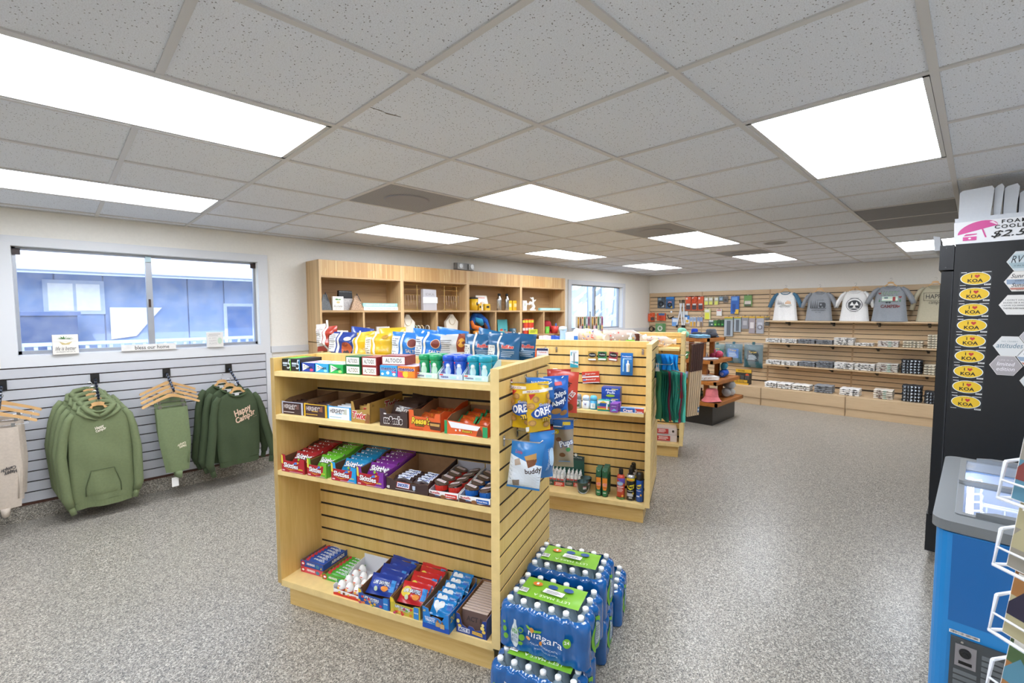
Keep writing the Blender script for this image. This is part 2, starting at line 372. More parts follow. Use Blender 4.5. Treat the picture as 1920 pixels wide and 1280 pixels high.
def _perf(n, b):
    tc, mp, v = _nodes(n, 'TexCoord', 'Mapping', 'TexVoronoi'); v.inputs['Scale'].default_value = 75; v.inputs['Randomness'].default_value = 0
    r = ramp(n, [(.3, '63656a'), (.42, 'a3a5a8')]); n.links.new(tc.outputs['Object'], v.inputs['Vector']); n.links.new(v.outputs['Distance'], r.inputs[0]); n.links.new(r.outputs[0], b.inputs['Base Color'])
M_PERF = ramp_mat('perforated_grille', _perf)
for (i, j), lab in VENTS.items():
    t = thing('ceiling_vent', lab, 'vent', ((i + .5) * U, (j + .5) * U, CZ), 0, 'grey ceiling vents')
    a = U / 2 - .014
    MB().box(-a, -a, .001, a, a, .012).build('grille_plate', M_PERF, t)
    MB().lathe([(.15, -.006), (.16, .0)], 28).build('diffuser_ring', mat('8d8e92', .5), t)
t = thing('ceiling_light', 'unlit dark grey ceiling panel to one side of the foam coolers', 'ceiling light', (7 * U, -1.5 * U, CZ), 0, 'recessed ceiling light panels')
for k in (-1, 1): MB().box(k * U / 2 - .29, -.29, .003, k * U / 2 + .29, .29, .014).build('lens_panel', mat('6f7073', .5, var=.05), t)
t = thing('ceiling_speaker', 'small round grey speaker set in the far ceiling', 'speaker', (8.35 * U, .55 * U, CZ))
MB().lathe([(.1, -.006), (.115, -.002), (.115, .004)], 24).build('grille', mat('8b8b8b', .6), t); MB().lathe([(.122, -.003), (.122, .003)], 24).build('rim', mat('c9c7c4', .5), t)
# ----------------------------------------------------------------- outside the windows
struct(MB().box(-30, -20, -.5, 22, 30, -.4).build('ground_outside', mat('b9b3a6', .9, var=.1)))
YB = 9.6
t = thing('neighbour_building', 'pale blue-grey building with deep white eave seen through the large window', 'building', (0, YB, 0))
mb = mat('8fa6cf', .8, var=.05, scale=3)
for k in range(18): MB().box(-5.2 + k * .62, 0, -.4, -4.6 + k * .62, .05, 3).build('siding_board', mb, t)
MB().box(-5.3, .04, -.4, 6.0, 4, 3).build('wall', mb, t)
MB().prism([(-1.0, 2.33), (-.98, 2.52), (4.5, 4.6), (4.5, 4.5), (0, 2.8), (0, 2.33)], -6.5, 7.5, ax='x').build('roof', mat('eef2fa', .6), t)
MB().box(-6.5, -1.06, 2.22, 7.5, -1.0, 2.36).build('fascia', mat('dfe7f4', .6), t)
MB().tube([(-6.5, -1.1, 2.3), (7.5, -1.1, 2.3)], .05, 8).build('gutter', mat('c8d5ea', .5), t)
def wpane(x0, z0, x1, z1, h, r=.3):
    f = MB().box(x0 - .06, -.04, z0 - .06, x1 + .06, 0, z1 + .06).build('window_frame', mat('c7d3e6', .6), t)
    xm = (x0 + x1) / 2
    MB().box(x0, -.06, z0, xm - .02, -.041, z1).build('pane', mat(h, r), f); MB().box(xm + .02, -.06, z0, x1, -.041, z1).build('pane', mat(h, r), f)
wpane(-.95, 1.66, -.3, 2.12, 'ffffff'); wpane(-1.9, 1.12, -1.4, 1.6, 'ffffff'); wpane(1.65, .7, 2.6, 1.75, '5d79ad', .1); wpane(3.5, 1.5, 4.2, 2.0, '49608f', .1)  # white panes and the patch below: sunlight painted on as plain colour
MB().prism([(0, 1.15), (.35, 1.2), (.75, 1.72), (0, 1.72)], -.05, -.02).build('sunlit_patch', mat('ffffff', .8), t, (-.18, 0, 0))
t2 = thing('deck_railing', 'pale blue railing with upright balusters outside the large window', 'railing', (-4, YB - 1.9, 0))
mr = mat('b3c6e6', .7)
MB().box(0, 0, 1.16, 6.2, .05, 1.21).build('top_rail', mr, t2); MB().box(0, .01, .15, 6.2, .04, .2).build('bottom_rail', mr, t2)
for k in range(48): MB().box(.03 + k * .13, .01, .2, .07 + k * .13, .04, 1.16).build('baluster', mr, t2)
t3 = thing('patio_heater_cabinet', 'dark blue cabinet standing against the building outside', 'cabinet', (-1.05, YB - .9, -.4))
MB().box(-.62, 0, 0, .42, .5, 1.98).build('body', mat('30466f', .6), t3); MB().box(-.66, -.03, 1.98, .46, .53, 2.04).build('lid', mat('3d5685', .5), t3)
t4 = thing('outdoor_shrub', 'small reddish shrub beside the outside doors', 'shrub', (1.1, YB - 1.4, -.4))
b = MB(); r = random.Random(3)
for k in range(60):
    a, z, q = r.uniform(0, 6.3), r.uniform(.2, 1.35), r.uniform(.05, .3); c = Vector((q * math.cos(a), q * math.sin(a), z)); s_ = r.uniform(.06, .12)
    b.add([c + Vector((-s_, 0, 0)), c + Vector((0, r.uniform(-s_, s_), -s_)), c + Vector((s_, 0, 0)), c + Vector((0, r.uniform(-s_, s_), s_))], [(0, 1, 2, 3)])
b.build('leaves', mat('7d4a6b', .8), t4); MB().tube([(0, 0, 0), (0, 0, 1.1)], .03).build('stem', mat('5d4a3a', .9), t4)
t = thing('outdoor_tree', 'pale bare tree trunk group seen through the small far window', 'tree', (11.6, 7.4, -.4))
b = MB()
for k in range(5): b.tube([(k * .9 - 1.5, r.uniform(-.5, .5), 0), (k * .9 - 1.4 + r.uniform(-.2, .2), 0, 5)], [.12, .06], 7)
b.build('trunk', mat('9fb0c4', .9), t)
b = MB()
for k in range(160):
    c = Vector((r.uniform(-2.6, 2.8), r.uniform(-1, 1), r.uniform(1.2, 5.2))); s_ = r.uniform(.1, .25)
    b.add([c + Vector((-s_, 0, 0)), c + Vector((0, s_, -s_)), c + Vector((s_, 0, 0)), c + Vector((0, -s_, s_))], [(0, 1, 2, 3)])
b.build('leaves', mat('d3e0e6', .8), t)
# ================================================================= fixtures
PITCH = .0765
# white slatwall below the big window
t = thing('slatwall_panel', 'white slatted wall panel below the large sliding window', 'wall panel', (0, WY, 0))
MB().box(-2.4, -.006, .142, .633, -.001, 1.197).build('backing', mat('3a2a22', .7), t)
me = MB().box(-2.4, -.022, 0, .633, -.006, PITCH - .009).mesh('slat', M_SLATW)
for k in range(13): ob('slat', me, t, (0, 0, .146 + k * .081)).scale = (1, 1, 1.055)
# black face-out arms
def faceout(x, lab, z=1.07, yaw=0):
    t = thing('faceout_arm', lab, 'hook', (x, WY - .022, z), yaw, 'black face-out arms on the white slatwall')
    MB().box(-.028, -.012, -.035, .028, 0, .04).build('bracket_plate', M_BLACK, t)
    MB().tube([(0, -.01, 0), (0, -.34, -.1224)], .009, 6).build('arm', mat('20242b', .3, metal=.6), t)
    for k in range(6): MB().lathe([(.004, -.012), (.012, 0), (.004, .012)], 8).build('stop_ball', mat('2e3440', .25, metal=.7), t, (0, -.05 - k * .052, -.0075 - k * .0187))
    return t
faceout(-1.2, 'black face-out arm holding the beige sweatpants'); faceout(-.678, 'black face-out arm holding the light green hoodies')
faceout(-.198, 'black face-out arm holding the light green sweatpants'); faceout(.293, 'black face-out arm holding the dark green sweatshirts')
# ---- gondolas
def slat_rows(parent, z0, z1, mk, name='slat'):
    z = z1; k = 0
    while z - PITCH > z0 - .04:
        mk(max(z0, z - PITCH + .0125), z); z -= PITCH; k += 1
def gondola(fr, lab, shelves, x0=-.055, x1=1.262, rear=(), H=1.372, dep=(-.045, .635)):
    t = thing('gondola_shelf', lab, 'display shelf', fr(0, 0, 0), fr.a, 'maple gondola shelf units')
    y0, y1 = dep; zt = 1.316
    MB().box(x0 + .035, y0 + .045, 0, x1 - .035, y1 - .045, .125).build('base', M_MAPLE_H, t)
    MB().box(x0 + .02, y0 + .003, .125, x1 - .02, y1 - .003, .158).build('deck', M_MAPLE_EDGE, t)
    for s, a, c in ((0, x0, x0 + .024), (1, x1 - .024, x1)):
        p = MB().box(a, y0, .14, c, y1, H).build('end_panel', M_MAPLE, t)
        if s == 0: MB().box(a - .0005, y0, .14, c + .0005, y0 + .002, H).build('edge_band', M_MAPLE_EDGE, p)
        else:
            MB().box(a - .0005, y0 - .001, .14, c + .016, y0, H).build('edge_band', M_MAPLE_EDGE, p)
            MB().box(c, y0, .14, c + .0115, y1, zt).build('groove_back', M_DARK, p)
            def mk(za, zb): MB().box(c + .0112, y0, za, c + .016, y1, zb).build('slat', M_MAPLE, p)
            slat_rows(p, .14, zt, mk); MB().box(c, y0, zt + .0125, c + .016, y1, H).build('slat', M_MAPLE, p)
    ym = (y0 + y1) / 2
    p = MB().box(x0 + .024, ym - .038, .158, x1 - .024, ym + .038, H).build('centre_panel', M_MAPLE, t)
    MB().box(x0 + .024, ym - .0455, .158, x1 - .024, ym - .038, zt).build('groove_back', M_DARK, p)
    def mk(za, zb): MB().box(x0 + .024, ym - .05, za, x1 - .024, ym - .0452, zb).build('slat', M_MAPLE, p)
    slat_rows(p, .16, zt, mk); MB().box(x0 + .024, ym - .05, zt + .0105, x1 - .024, ym - .038, H).build('slat', M_MAPLE, p)
    for z, xa, xb in shelves:
        s = MB().box(xa, y0 + .002, z - .024, xb, ym - .05, z).build('shelf', M_MAPLE_EDGE, t)
        for x in (xa + .17, xb - .2):
            MB().prism([(y0 + .03, -.026), (ym - .052, -.026), (ym - .052, -.075), (ym - .09, -.055), (y0 + .06, -.036)], x, x + .006, ax='x').build('bracket', M_BLACK, s, (0, 0, z))
    for z in rear: MB().box(x0 + .026, ym + .039, z - .024, x1 - .026, y1 - .002, z).build('shelf', M_MAPLE_EDGE, t)
    return t
gondola(G1, 'near maple gondola full of candy and gum boxes', [(1.302, -.03, 1.236), (1.07, -.03, 1.236), (.768, -.03, 1.236)], rear=(1.31,))
gondola(G2, 'middle maple gondola with toiletries and insect sprays', [(.85, -1.22, .005)], -1.25, .042, rear=(1.31,))
gondola(G3, 'rear maple gondola with bread along its top', [(1.21, -1.22, .005), (.80, -1.22, .005)], -1.25, .042)
# ---- display bookcase along the window wall
YF = 3.469; XS = [1.073, 2.053, 3.06, 4.082, 5.135]
names = ['first display shelf unit with patterned pouches, next to the large window', 'second display shelf unit with gold jewellery stands', 'third display shelf unit with steel bottles and yellow boxes', 'fourth display shelf unit with white mermaid ornament, next to the small window']
for k in range(4):
    a, c = XS[k], XS[k + 1]; t = thing('display_bookcase', names[k], 'shelf unit', (a, YF, 0), 0, 'striped oak display shelf units'); w_ = c - a; d_ = WY - YF - .002
    for x in (0, w_ - .022): MB().box(x, 0, 0, x + .022, d_, 2.165).build('side_panel', M_CASE, t)
    MB().box(0, -.006, 1.292, .022, d_, 1.3).build('seam_strip', mat('a08a6e', .6), t)
    MB().box(.022, 0, 2.0, w_ - .022, .02, 2.165).build('fascia', M_FASCIA, t)
    MB().box(.022, .0, 1.982, w_ - .022, d_ - .02, 2.0).build('top_board', M_CASE_H, t)
    MB().box(.022, d_ - .012, .05, w_ - .022, d_, 1.985).build('back_panel', M_CASE_H, t)
    MB().box(.022, .0, 1.616, w_ - .022, d_ - .012, 1.638).build('shelf', M_CASE_H, t)
    MB().box(.022, .0, 1.246, w_ - .022, d_ - .012, 1.268).build('shelf', M_CASE_H, t)
    MB().box(.022, .0, .5, w_ - .022, d_ - .012, .522).build('shelf', M_CASE_H, t); MB().box(.022, 0, 0, w_ - .022, d_ - .012, .07).build('base', M_CASE_H, t)
    MB().box(w_ / 2 - .011, .004, 1.268, w_ / 2 + .011, d_ - .012, 1.616).build('divider', M_CASE, t)
# ---- far slatwall, shelves and plinth boxes
SY = [3.79, 2.617, 1.36, .086, -1.18]
fl_ = ['far maple slatwall section in the corner with hoses and orange reels', 'far maple slatwall section hung with tarps and clear packets', 'far maple slatwall section behind the raglan and grey shirts', 'far maple slatwall section behind the camper shirt']
for k in range(4):
    y0, y1 = SY[k + 1], SY[k]; w_ = y1 - y0
    t = thing('slatwall_panel', fl_[k], 'wall panel', (WX, y1, 0), FW.a, 'maple slatwall sections on the far wall')
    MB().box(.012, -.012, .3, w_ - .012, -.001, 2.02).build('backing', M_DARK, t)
    for x in (0, w_ - .012): MB().box(x, -.026, .3, x + .012, -.001, 2.02).build('edge_strip', mat('b59672', .5), t)
    me = MB().box(.012, -.024, 0, w_ - .012, -.012, PITCH - .01).mesh('slat', M_FAR)
    for q in range(21): ob('slat', me, t, (0, 0, 1.93 - PITCH * (q + 1)))
    MB().box(.012, -.024, 1.935, w_ - .012, -.012, 2.02).build('slat', M_FAR, t)
PX = 7.68
py = [3.6, 2.41, 1.214, .02, -1.18]
pn = ['low maple plinth box hidden behind the tiered table, in the far corner', 'low maple plinth box under the hanging tarps', 'low maple plinth box with white folded shirts at its end', 'low maple plinth box nearest the black fridge']
for k in range(4):
    t = thing('plinth_box', pn[k], 'plinth', (PX, py[k], 0), FW.a, 'maple plinth boxes along the far wall'); w_ = py[k] - py[k + 1]; dp = WX - PX - .03
    MB().box(.004, .0, .125, w_ - .004, dp, .302).build('body', M_FAR, t); MB().box(.004, .012, 0, w_ - .004, dp, .122).build('kick_board', M_FAR, t)
    MB().box(w_ - .012, -.002, 0, w_ - .002, .02, .3).build('edge_strip', mat('b0916d', .5), t)
def wall_shelf(z, lab, ya, yb, dep=.29):
    t = thing('wall_shelf', lab, 'shelf', (WX - .024, ya, z), FW.a, 'maple shelves on the far slatwall'); w_ = ya - yb
    MB().box(0, -dep, -.02, w_, 0, 0).build('board', M_FAR, t)
    for x in (.32, .99, 1.6, 2.2): MB().prism([(0, -.02), (-dep + .06, -.022), (-dep + .08, -.035), (-.03, -.075), (0, -.09)], x, x + .03, ax='x').build('bracket', M_BLACK, t)
wall_shelf(1.448, 'top far shelf holding up the hanging tee shirts', 1.36, -1.18); wall_shelf(1.055, 'middle far shelf lined with short stacks of folded shirts', 1.36, -1.18); wall_shelf(.662, 'lower far shelf lined with folded shirts', 1.36, -1.18)
# ---- tiered table
t = thing('tiered_display_table', 'four-tier brown wooden display table on a black base', 'display table', (6.06, 1.64, 0)); 
MB().box(-.42, -.42, .0, .42, .42, .27).build('base', mat('232323', .35, var=.1), t)
for z, s in ((.335, .51), (.63, .475), (.915, .385), (1.225, .30)):
    p = MB().box(-s, -s, z - .05, s, -s + .03, z).box(-s, s - .03, z - .05, s, s, z).box(-s, -s, z - .05, -s + .03, s, z).box(s - .03, -s, z - .05, s, s, z).build('tier_frame', M_TABLE, t)
    n = 7; w_ = (2 * s - .06) / n
    for k in range(n): MB().box(-s + .03, -s + .03 + k * w_ + .003, z - .024, s - .03, -s + .03 + (k + 1) * w_ - .003, z - .006).build('slat', M_TABLE, p)
for z0, z1, q in ((.325, .585, .26), (.62, .87, .22), (.905, 1.18, .16)):
    for sx in (-1, 1):
        for sy in (-1, 1): MB().box(sx * q - .03, sy * q - .03, z0, sx * q + .03, sy * q + .03, z1).build('post', M_TABLE, t)
# ---- black upright fridge
FX, FY = 2.983, -1.176
t = thing('upright_fridge', 'tall black glass-door fridge with round stickers on its side', 'fridge', (FX, FY, 0)); fb = mat('17181a', .5, var=.06, scale=30)
MB().box(0, -.82, .09, 1.3, -.068, 2.01).build('body', fb, t)
MB().box(0, -.065, 1.86, 1.3, 0, 2.01).build('header', mat('1d1e21', .45), t)
d_ = MB().box(.0, -.06, .33, .645, -.012, 1.85).build('door', mat('101113', .35), t)
MB().box(.05, -.011, .4, .6, -.008, 1.78).build('glass', mat('0b1014', .05), d_); MB().box(.0, -.066, .33, .645, -.06, 1.85).build('gasket', mat('2a2c30', .6), d_)
d_ = MB().box(.655, -.06, .33, 1.3, -.012, 1.85).build('door', mat('101113', .35), t); MB().box(.7, -.011, .4, 1.25, -.008, 1.78).build('glass', mat('0b1014', .05), d_)
MB().box(0, -.065, .09, 1.3, -.004, .325).build('kick_panel', mat('131416', .5), t)
for x in (.08, 1.2):
    for y in (-.12, -.74): MB().tube([(x - .012, y, .045), (x + .012, y, .045)], .045, 12).build('caster', mat('222222', .6), t)
for z in (1.99, 1.875): MB().lathe([(.004, 0), (.003, .002)], 8).build('screw', mat('55575a', .4), t, (-.0, -.03, z), (0, -PI / 2, 0))
for k in range(9):
    z = 1.757 - k * .0925
    t = tag(MB().box(0, 0, 0, .137, .0012, .087).build('sticker_card', mat('2b2b2e', .4), None, (FX - .0005, FY - .093 + k * .003 * .4, z), FW.a), 'round yellow heart sticker card on the black fridge, ' + ['topmost of the column', 'second from the top', 'third from the top', 'fourth from the top', 'fifth, in the middle of the column', 'fourth from the bottom', 'third from the bottom', 'second from the bottom', 'lowest of the column'][k], 'sticker', 'yellow oval sticker cards on the fridge')
    A = Art()
    A.ell(.076, .048, .071, .04, 'dfe8ea', 28).ell(.076, .048, .067, .037, 'e0b92c', 28).text('KOA', .076, .034, .072, .022, '18140f', bold=.03).text('I', .058, .062, None, .019, '18140f', bold=.03).heart(.084, .0615, .0125, 'b93a34').text('HELP US  PROTECT', .076, .0785, .06, .0035, '5a4a10').text('PERDIDO, FL', .076, .0175, .03, .003, '3a3010').rect(.008, .084, .035, .088, 'd8d8d8').rect(.105, .084, .148, .089, 'b9b9b9').bars(.118, .004, .148, .013).rect(.004, .004, .032, .007, 'cfcfcf')
    A.build(t, lambda x, z, e: (x * .9, -e, z * .94))
def hexsign(y, z, lab, cols, lines, r=.066):
    P = [(r * math.cos(PI / 3 * i), r * .98 * math.sin(PI / 3 * i)) for i in range(6)]
    t = tag(MB().prism(P, 0, .006).build('hexagon_magnet', mat('d9d7d2', .5), None, (FX - .0065, y, z), FW.a), lab, 'magnet', 'hexagon magnets on the fridge')
    Q = [(p[0] * .96, p[1] * .96) for p in P]; A = Art().poly(Q, cols[0])
    for z0, z1, h in [(a * .78, c_ * .78, h) for a, c_, h in cols[1:]]:
        f = lambda q: r * .96 - abs(q) / math.tan(PI / 3); A.poly([(-f(z0), z0), (f(z0), z0), (f(z1), z1), (-f(z1), z1)], h)
    for s, x, zz, ww, hh, c, sh in lines: A.text(s, x * .78, zz * .78, ww * .8, hh * .8, c, shear=sh)
    A.build(t)
HS = [(-1.525, 1.889, 'hexagon magnet with RV lettering over grey-blue sea stripes, topmost on the fridge', ['c4ced1', (-.05, -.01, '9fb3ba'), (.02, .05, 'b1c2c8')], [('RV life', .0, .015, .12, .05, '2b3138', .3), ('is the best life', 0, -.03, .09, .009, '44494d', 0)]),
 (-1.52, 1.776, 'hexagon magnet with orange and blue stripes about sunrise and sunset', ['e2dfda', (-.02, .015, '8fa0b5'), (-.06, -.045, 'b98072')], [('Sunrise', .0, .04, .1, .03, '2d2c30', .3), ('SUNBURN', 0, .005, .06, .008, '3a3a3a', 0), ('Sunset', .0, -.025, .09, .028, '2d2c30', .3), ('REPEAT', 0, -.062, .04, .007, '444444', 0)]),
 (-1.505, 1.644, 'plain white hexagon magnet with five lines of black lettering', ['dedcd8'], [("I DON'T HAVE", 0, .035, .1, .011, '333333', 0), ('DUCKS OR A ROW', 0, .015, .12, .011, '333333', 0), ('I HAVE SQUIRRELS &', 0, -.005, .13, .011, '333333', 0), ("THEY'RE EVERYWHERE", 0, -.025, .12, .011, '333333', 0)]),
 (-1.492, 1.408, 'white hexagon magnet with teal script and a crab', ['d6d7d6'], [('NO CRABBY', 0, .035, .08, .01, '8a9398', 0), ('attitudes', 0, .005, .13, .035, '5f7d8c', .25)]),
 (-1.482, 1.296, 'mauve-grey hexagon magnet with white script', ['a8a2a4'], [('LIFE IS A', 0, .04, .07, .008, 'd8d4d6', 0), ('limited', 0, .012, .09, .028, 'f0eef0', .25), ('edition', 0, -.025, .09, .028, 'f0eef0', .25)]),
 (-1.593, 1.465, 'grey hexagon magnet above the crab one, cut by the picture edge', ['b5b1b4'], [('lost in', 0, .01, .08, .02, 'eeeeee', .2)]),
 (-1.587, 1.35, 'striped hexagon magnet next to the crab one, cut by the picture edge', ['dfe0df', (-.03, .0, '8fa0b5'), (-.055, -.04, 'b98072')], [('Sun', -.02, .03, .06, .025, '2d2c30', .3)]),
 (-1.605, 1.215, 'white hexagon magnet lowest on the fridge, cut by the picture edge', ['d3d6d6'], [('beach', 0, .01, .08, .02, '6f7d85', .2)])]
for a in HS: hexsign(*a)
# foam coolers on the fridge
foam = mat('d9dde2', .8, var=.02, scale=90, bump=.08)
t = thing('foam_cooler', 'white foam cooler with pink umbrella sign on top of the fridge', 'cooler', (FX + .02, FY - .07, 2.01), FW.a)
MB().prism([(.0, 0), (.6, 0), (.6, .155), (-.012, .155)], 0, .3).build('body', foam, t)
MB().prism([(-.008, 0), (.6, 0), (.6, .13), (-.014, .13)], -.008, -.001).build('sign_card', mat('f0f1f3', .5), t)
A = Art()
P = [(.09 + .085 * math.cos(a), .075 + .05 * math.sin(a)) for a in [PI * i / 14 for i in range(15)]]
A.poly([(x * .98 + (z - .075) * -.1, z - (x - .09) * -.25) for x, z in P], 'd9559b').poly([(.135, .117), (.165, .098), (.17, .1), (.15, .122)], 'f7dcec').poly([(.105, .08), (.112, .08), (.128, .03), (.121, .03)], 'd9559b').poly([(.03, .045), (.085, .05), (.088, .056), (.04, .056)], 'd9559b').rect(.028, .018, .086, .04, 'd9559b').ell(.057, .03, .006, .005, 'f0f1f3')
A.text('FOAM', .235, .112, .1, .021, '1a1a1a', bold=.016, space=1.25).text('COOLERS', .24, .084, .165, .021, '1a1a1a', bold=.016, space=1.2).text('$2.50', .235, .042, .18, .042, '141414', bold=.01, shear=.35)
A.build(t, lambda x, z, e: (x, -.008 - e, z))
t = tag(MB().prism([(-.012, 0), (.02, 0), (.012, .09), (-.022, .1)], 0, .34).build('foam_cooler', foam, None, (FX + .34, FY + .03, 2.012), FW.a), 'white foam cooler end sticking out beside the pink umbrella sign', 'cooler')
yl = FY - .073
for k, (wl_, hl_, dp_) in enumerate(((.135, .175, 0), (.028, .185, .03), (.05, .178, .05), (.03, .14, .07))):
    tag(MB().prism([(0, 0), (wl_, 0), (wl_ + .01, hl_ * .9), (wl_, hl_), (wl_ * .5 + .004, hl_ * .97), (.012, hl_ * .95), (0, hl_ * .88)], 0, .2).build('foam_slab', foam, None, (FX + .05 + dp_, yl, 2.1665), FW.a), ['wide white foam lid standing upright above the umbrella sign', 'narrow white foam lid edge, second above the sign', 'white foam lid edge, third above the sign', 'lowest white foam lid edge at the end of the row'][k], 'lid', 'foam lids on the fridge'); yl -= wl_ + .012
# ---- ice cream chest freezer
t = thing('chest_freezer', 'blue chest freezer with sliding glass lid in front of the black fridge', 'freezer', (1.345, -1.282, 0), FW.a)
LX, LY, TZ = .68, 1.0, .865      # width across the end face, length away from the viewer
blue = mat('0f66ad', .35, coat=.3); bl2 = mat('1f86cf', .35, coat=.3)
def rr(x0, y0, x1, y1, r, n=5):
    P = []
    for cx_, cy_, a0 in ((x1 - r, y1 - r, 0), (x0 + r, y1 - r, PI / 2), (x0 + r, y0 + r, PI), (x1 - r, y0 + r, 1.5 * PI)):
        P += [(cx_ + r * math.cos(a0 + PI / 2 * i / n), cy_ + r * math.sin(a0 + PI / 2 * i / n)) for i in range(n + 1)]
    return P
def ringwall(b, Po, Pi, z0, z1, m=0):
    n = len(Po); vs = [(*p, z0) for p in Po] + [(*p, z1) for p in Po] + [(*p, z0) for p in Pi] + [(*p, z1) for p in Pi]; fs = []
    for i in range(n):
        j = (i + 1) % n; fs += [(i, j, n + j, n + i), (2 * n + j, 2 * n + i, 3 * n + i, 3 * n + j), (n + i, n + j, 3 * n + j, 3 * n + i), (j, i, 2 * n + i, 2 * n + j)]
    return b.add(vs, fs, m)
ringwall(MB(), rr(0, 0, LX, LY, .045), rr(.06, .06, LX - .06, LY - .06, .03), .08, TZ - .045).build('body', bl2, t)
MB().box(.045, -.002, .5, LX - .04, .0, TZ - .05).build('end_panel', blue, t)
MB().box(.06, .06, .3, LX - .06, LY - .06, .32).build('inner_floor', mat('cdd6e6', .5), t)
ringwall(MB(), rr(.06, .06, LX - .06, LY - .06, .03), rr(.065, .065, LX - .065, LY - .065, .03), .32, TZ - .05).build('liner', mat('b9c6dd', .4), t)
gr = mat('74787b', .45)
ringwall(MB(), rr(-.012, -.014, LX + .012, LY + .014, .05), rr(.045, .075, LX - .045, LY - .075, .02), TZ - .036, TZ).build('rim', gr, t)
for n_, y0, y1, zz in (('lower', .085, .56, TZ - .012), ('upper', .5, LY - .085, TZ + .004)):
    p = ringwall(MB(), rr(.046, y0, LX - .046, y1, .012, 2), rr(.066, y0 + .03, LX - .066, y1 - .03, .006, 2), zz, zz + .014).build('lid_frame', mat('7d8184', .4), t)
    MB().box(.062, y0 + .025, zz + .004, LX - .062, y1 - .025, zz + .009).build('glass', mat('dfeaff', .03, alpha=.14, spec=.7), p)
    yy = y0 - .0 if n_ == 'lower' else y1 - .03
    MB().prism([(.1, yy), (.16, yy - .0), (LX - .16, yy), (LX - .1, yy), (LX - .15, yy + .035), (LX / 2, yy + .045), (.15, yy + .035)], zz + .0145, zz + .032, ax='z').build('pull_edge', gr, p)
MB().tube([(.085, .1, .79), (.085, LY - .1, .79)], .011, 8).build('light_tube', mat('eaf2ff', .3, emit=9), t)
wt = mat('eef2fa', .4)
for y0 in (.1, .4, .7):
    p = MB().tube([(.12, y0, .74), (LX - .1, y0, .74), (LX - .1, y0 + .27, .74), (.12, y0 + .27, .74)], .005, 6, closed=True).build('basket', wt, t)
    b = MB()
    for k in range(9): x = .14 + k * .056; b.tube([(x, y0, .74), (x, y0 + .02, .5), (x, y0 + .25, .5), (x, y0 + .27, .74)], .0028, 5)
    for z in (.66, .58): b.tube([(.13, y0 + .008, z), (LX - .11, y0 + .008, z), (LX - .11, y0 + .262, z), (.13, y0 + .262, z)], .003, 5, closed=True)
    b.build('basket_wire', wt, p)
b = MB()
for k in range(7): b.tube([(.075, .12 + k * .12, .8), (.12, .12 + k * .12, .812), (.125, .15 + k * .12, .8), (.12, .17 + k * .12, .76)], .004, 5)
b.build('hook_wire', wt, t)
p = MB().box(.055, -.012, .085, LX - .02, -.002, .45).build('vent_panel', mat('45494c', .5), t)
for k in range(16): MB().prism([(-.018, 0), (-.012, .005), (-.012, .012)], .135, LX - .06, ax='x').build('louver', mat('5a5f62', .5), p, (0, 0, .098 + k * .0205))
for k in range(12): MB().prism([(-.018, 0), (-.012, .005), (-.012, .012)], .066, .125, ax='x').build('louver', mat('5a5f62', .5), p, (0, 0, .098 + k * .0205))
q = MB().box(.068, -.016, .352, .122, -.012, .43).build('control_plate', mat('8f8b8e', .5), p)
MB().lathe([(.016, 0), (.015, .008), (.008, .01), (.007, .015)], 18).build('dial', mat('17181a', .4), q, (.094, -.016, .405), (PI / 2, 0, 0)); MB().box(.078, -.0175, .362, .112, -.016, .373).build('display', mat('08090a', .2), q)
MB().lathe([(.005, 0), (.004, .003)], 8).build('screw', M_CHROME, p, (.085, -.012, .44), (PI / 2, 0, 0))
Art().bars(.05, .458, .128, .47, 34).text('31085', .12, .464, .012, .004, '444444').build(t, lambda x, z, e: (x, -.002 - e, z), 'barcode_label')
for x in (.06, LX - .06):
    for y in (.06, LY - .06): MB().lathe([(.03, 0), (.03, .08)], 12).build('foot', M_BLACK, t, (x, y, 0))
# ---- white wire brochure rack at the edge of the picture
RX, RY = .76, -1.437
RF = Fr(RX, RY, -90 - 42); bc = ['4f7f93', '9a6a3a', '2c3858', '8a8478', '47603c', '7d3833', 'a89f7c', '241f34']
t = thing('brochure_rack', 'white wire brochure rack cut by the picture edge, beside the blue freezer', 'rack', (RX, RY, 0), RF.a)
for x, y in ((0.03, .05), (.26, .05), (.03, .27), (.26, .27)): MB().tube([(x, y, .02), (x, y, 1.33)], .006, 6).build('post', wt, t)
MB().lathe([(.2, 0), (.2, .02)], 20, (.145, .16)).build('base', wt, t)
pos = ['top', 'second', 'third', 'lowest']
for k in range(4):
    z = 1.15 - k * .17
    p = MB().tube([(-.005, -.02, z + .09), (-.005, -.035, z), (.29, -.035, z), (.29, -.02, z + .09)], .0045, 6).tube([(-.005, -.02, z + .09), (-.005, .05, z + .1), (-.005, .05, z - .005), (-.005, -.035, z)], .0045, 6).tube([(-.005, -.028, z + .045), (.29, -.028, z + .045)], .003, 5).tube([(-.005, .05, z - .004), (.29, .05, z - .004)], .004, 5).build('wire_pocket', wt, t)
    for q in range(3):
        br = tag(MB().box(0, 0, 0, .1, .012, .17).build('brochure', [mat('efece6', .5), ], None, tuple(RF(.004 + q * .098, -.012 + .006 * (q % 2), z + .001)), (-.16, 0, RF.a)), 'stack of colour leaflets in the %s wire pocket, %s' % (pos[k], ['nearest the freezer panel', 'in its middle', 'at its far end'][q]), 'leaflet', 'leaflets in the wire rack')
        c = bc[(k * 3 + q) % 8]; c2 = bc[(k * 3 + q + 3) % 8]
        Art().rect(.002, .002, .098, .168, c).rect(.002, .1, .098, .168, c2).poly([(.002, .08), (.03, .12), (.06, .09), (.098, .13), (.098, .05), (.002, .05)], bc[(k + q + 5) % 8]).rect(.01, .145, .085, .158, 'f2efe8').build(br)
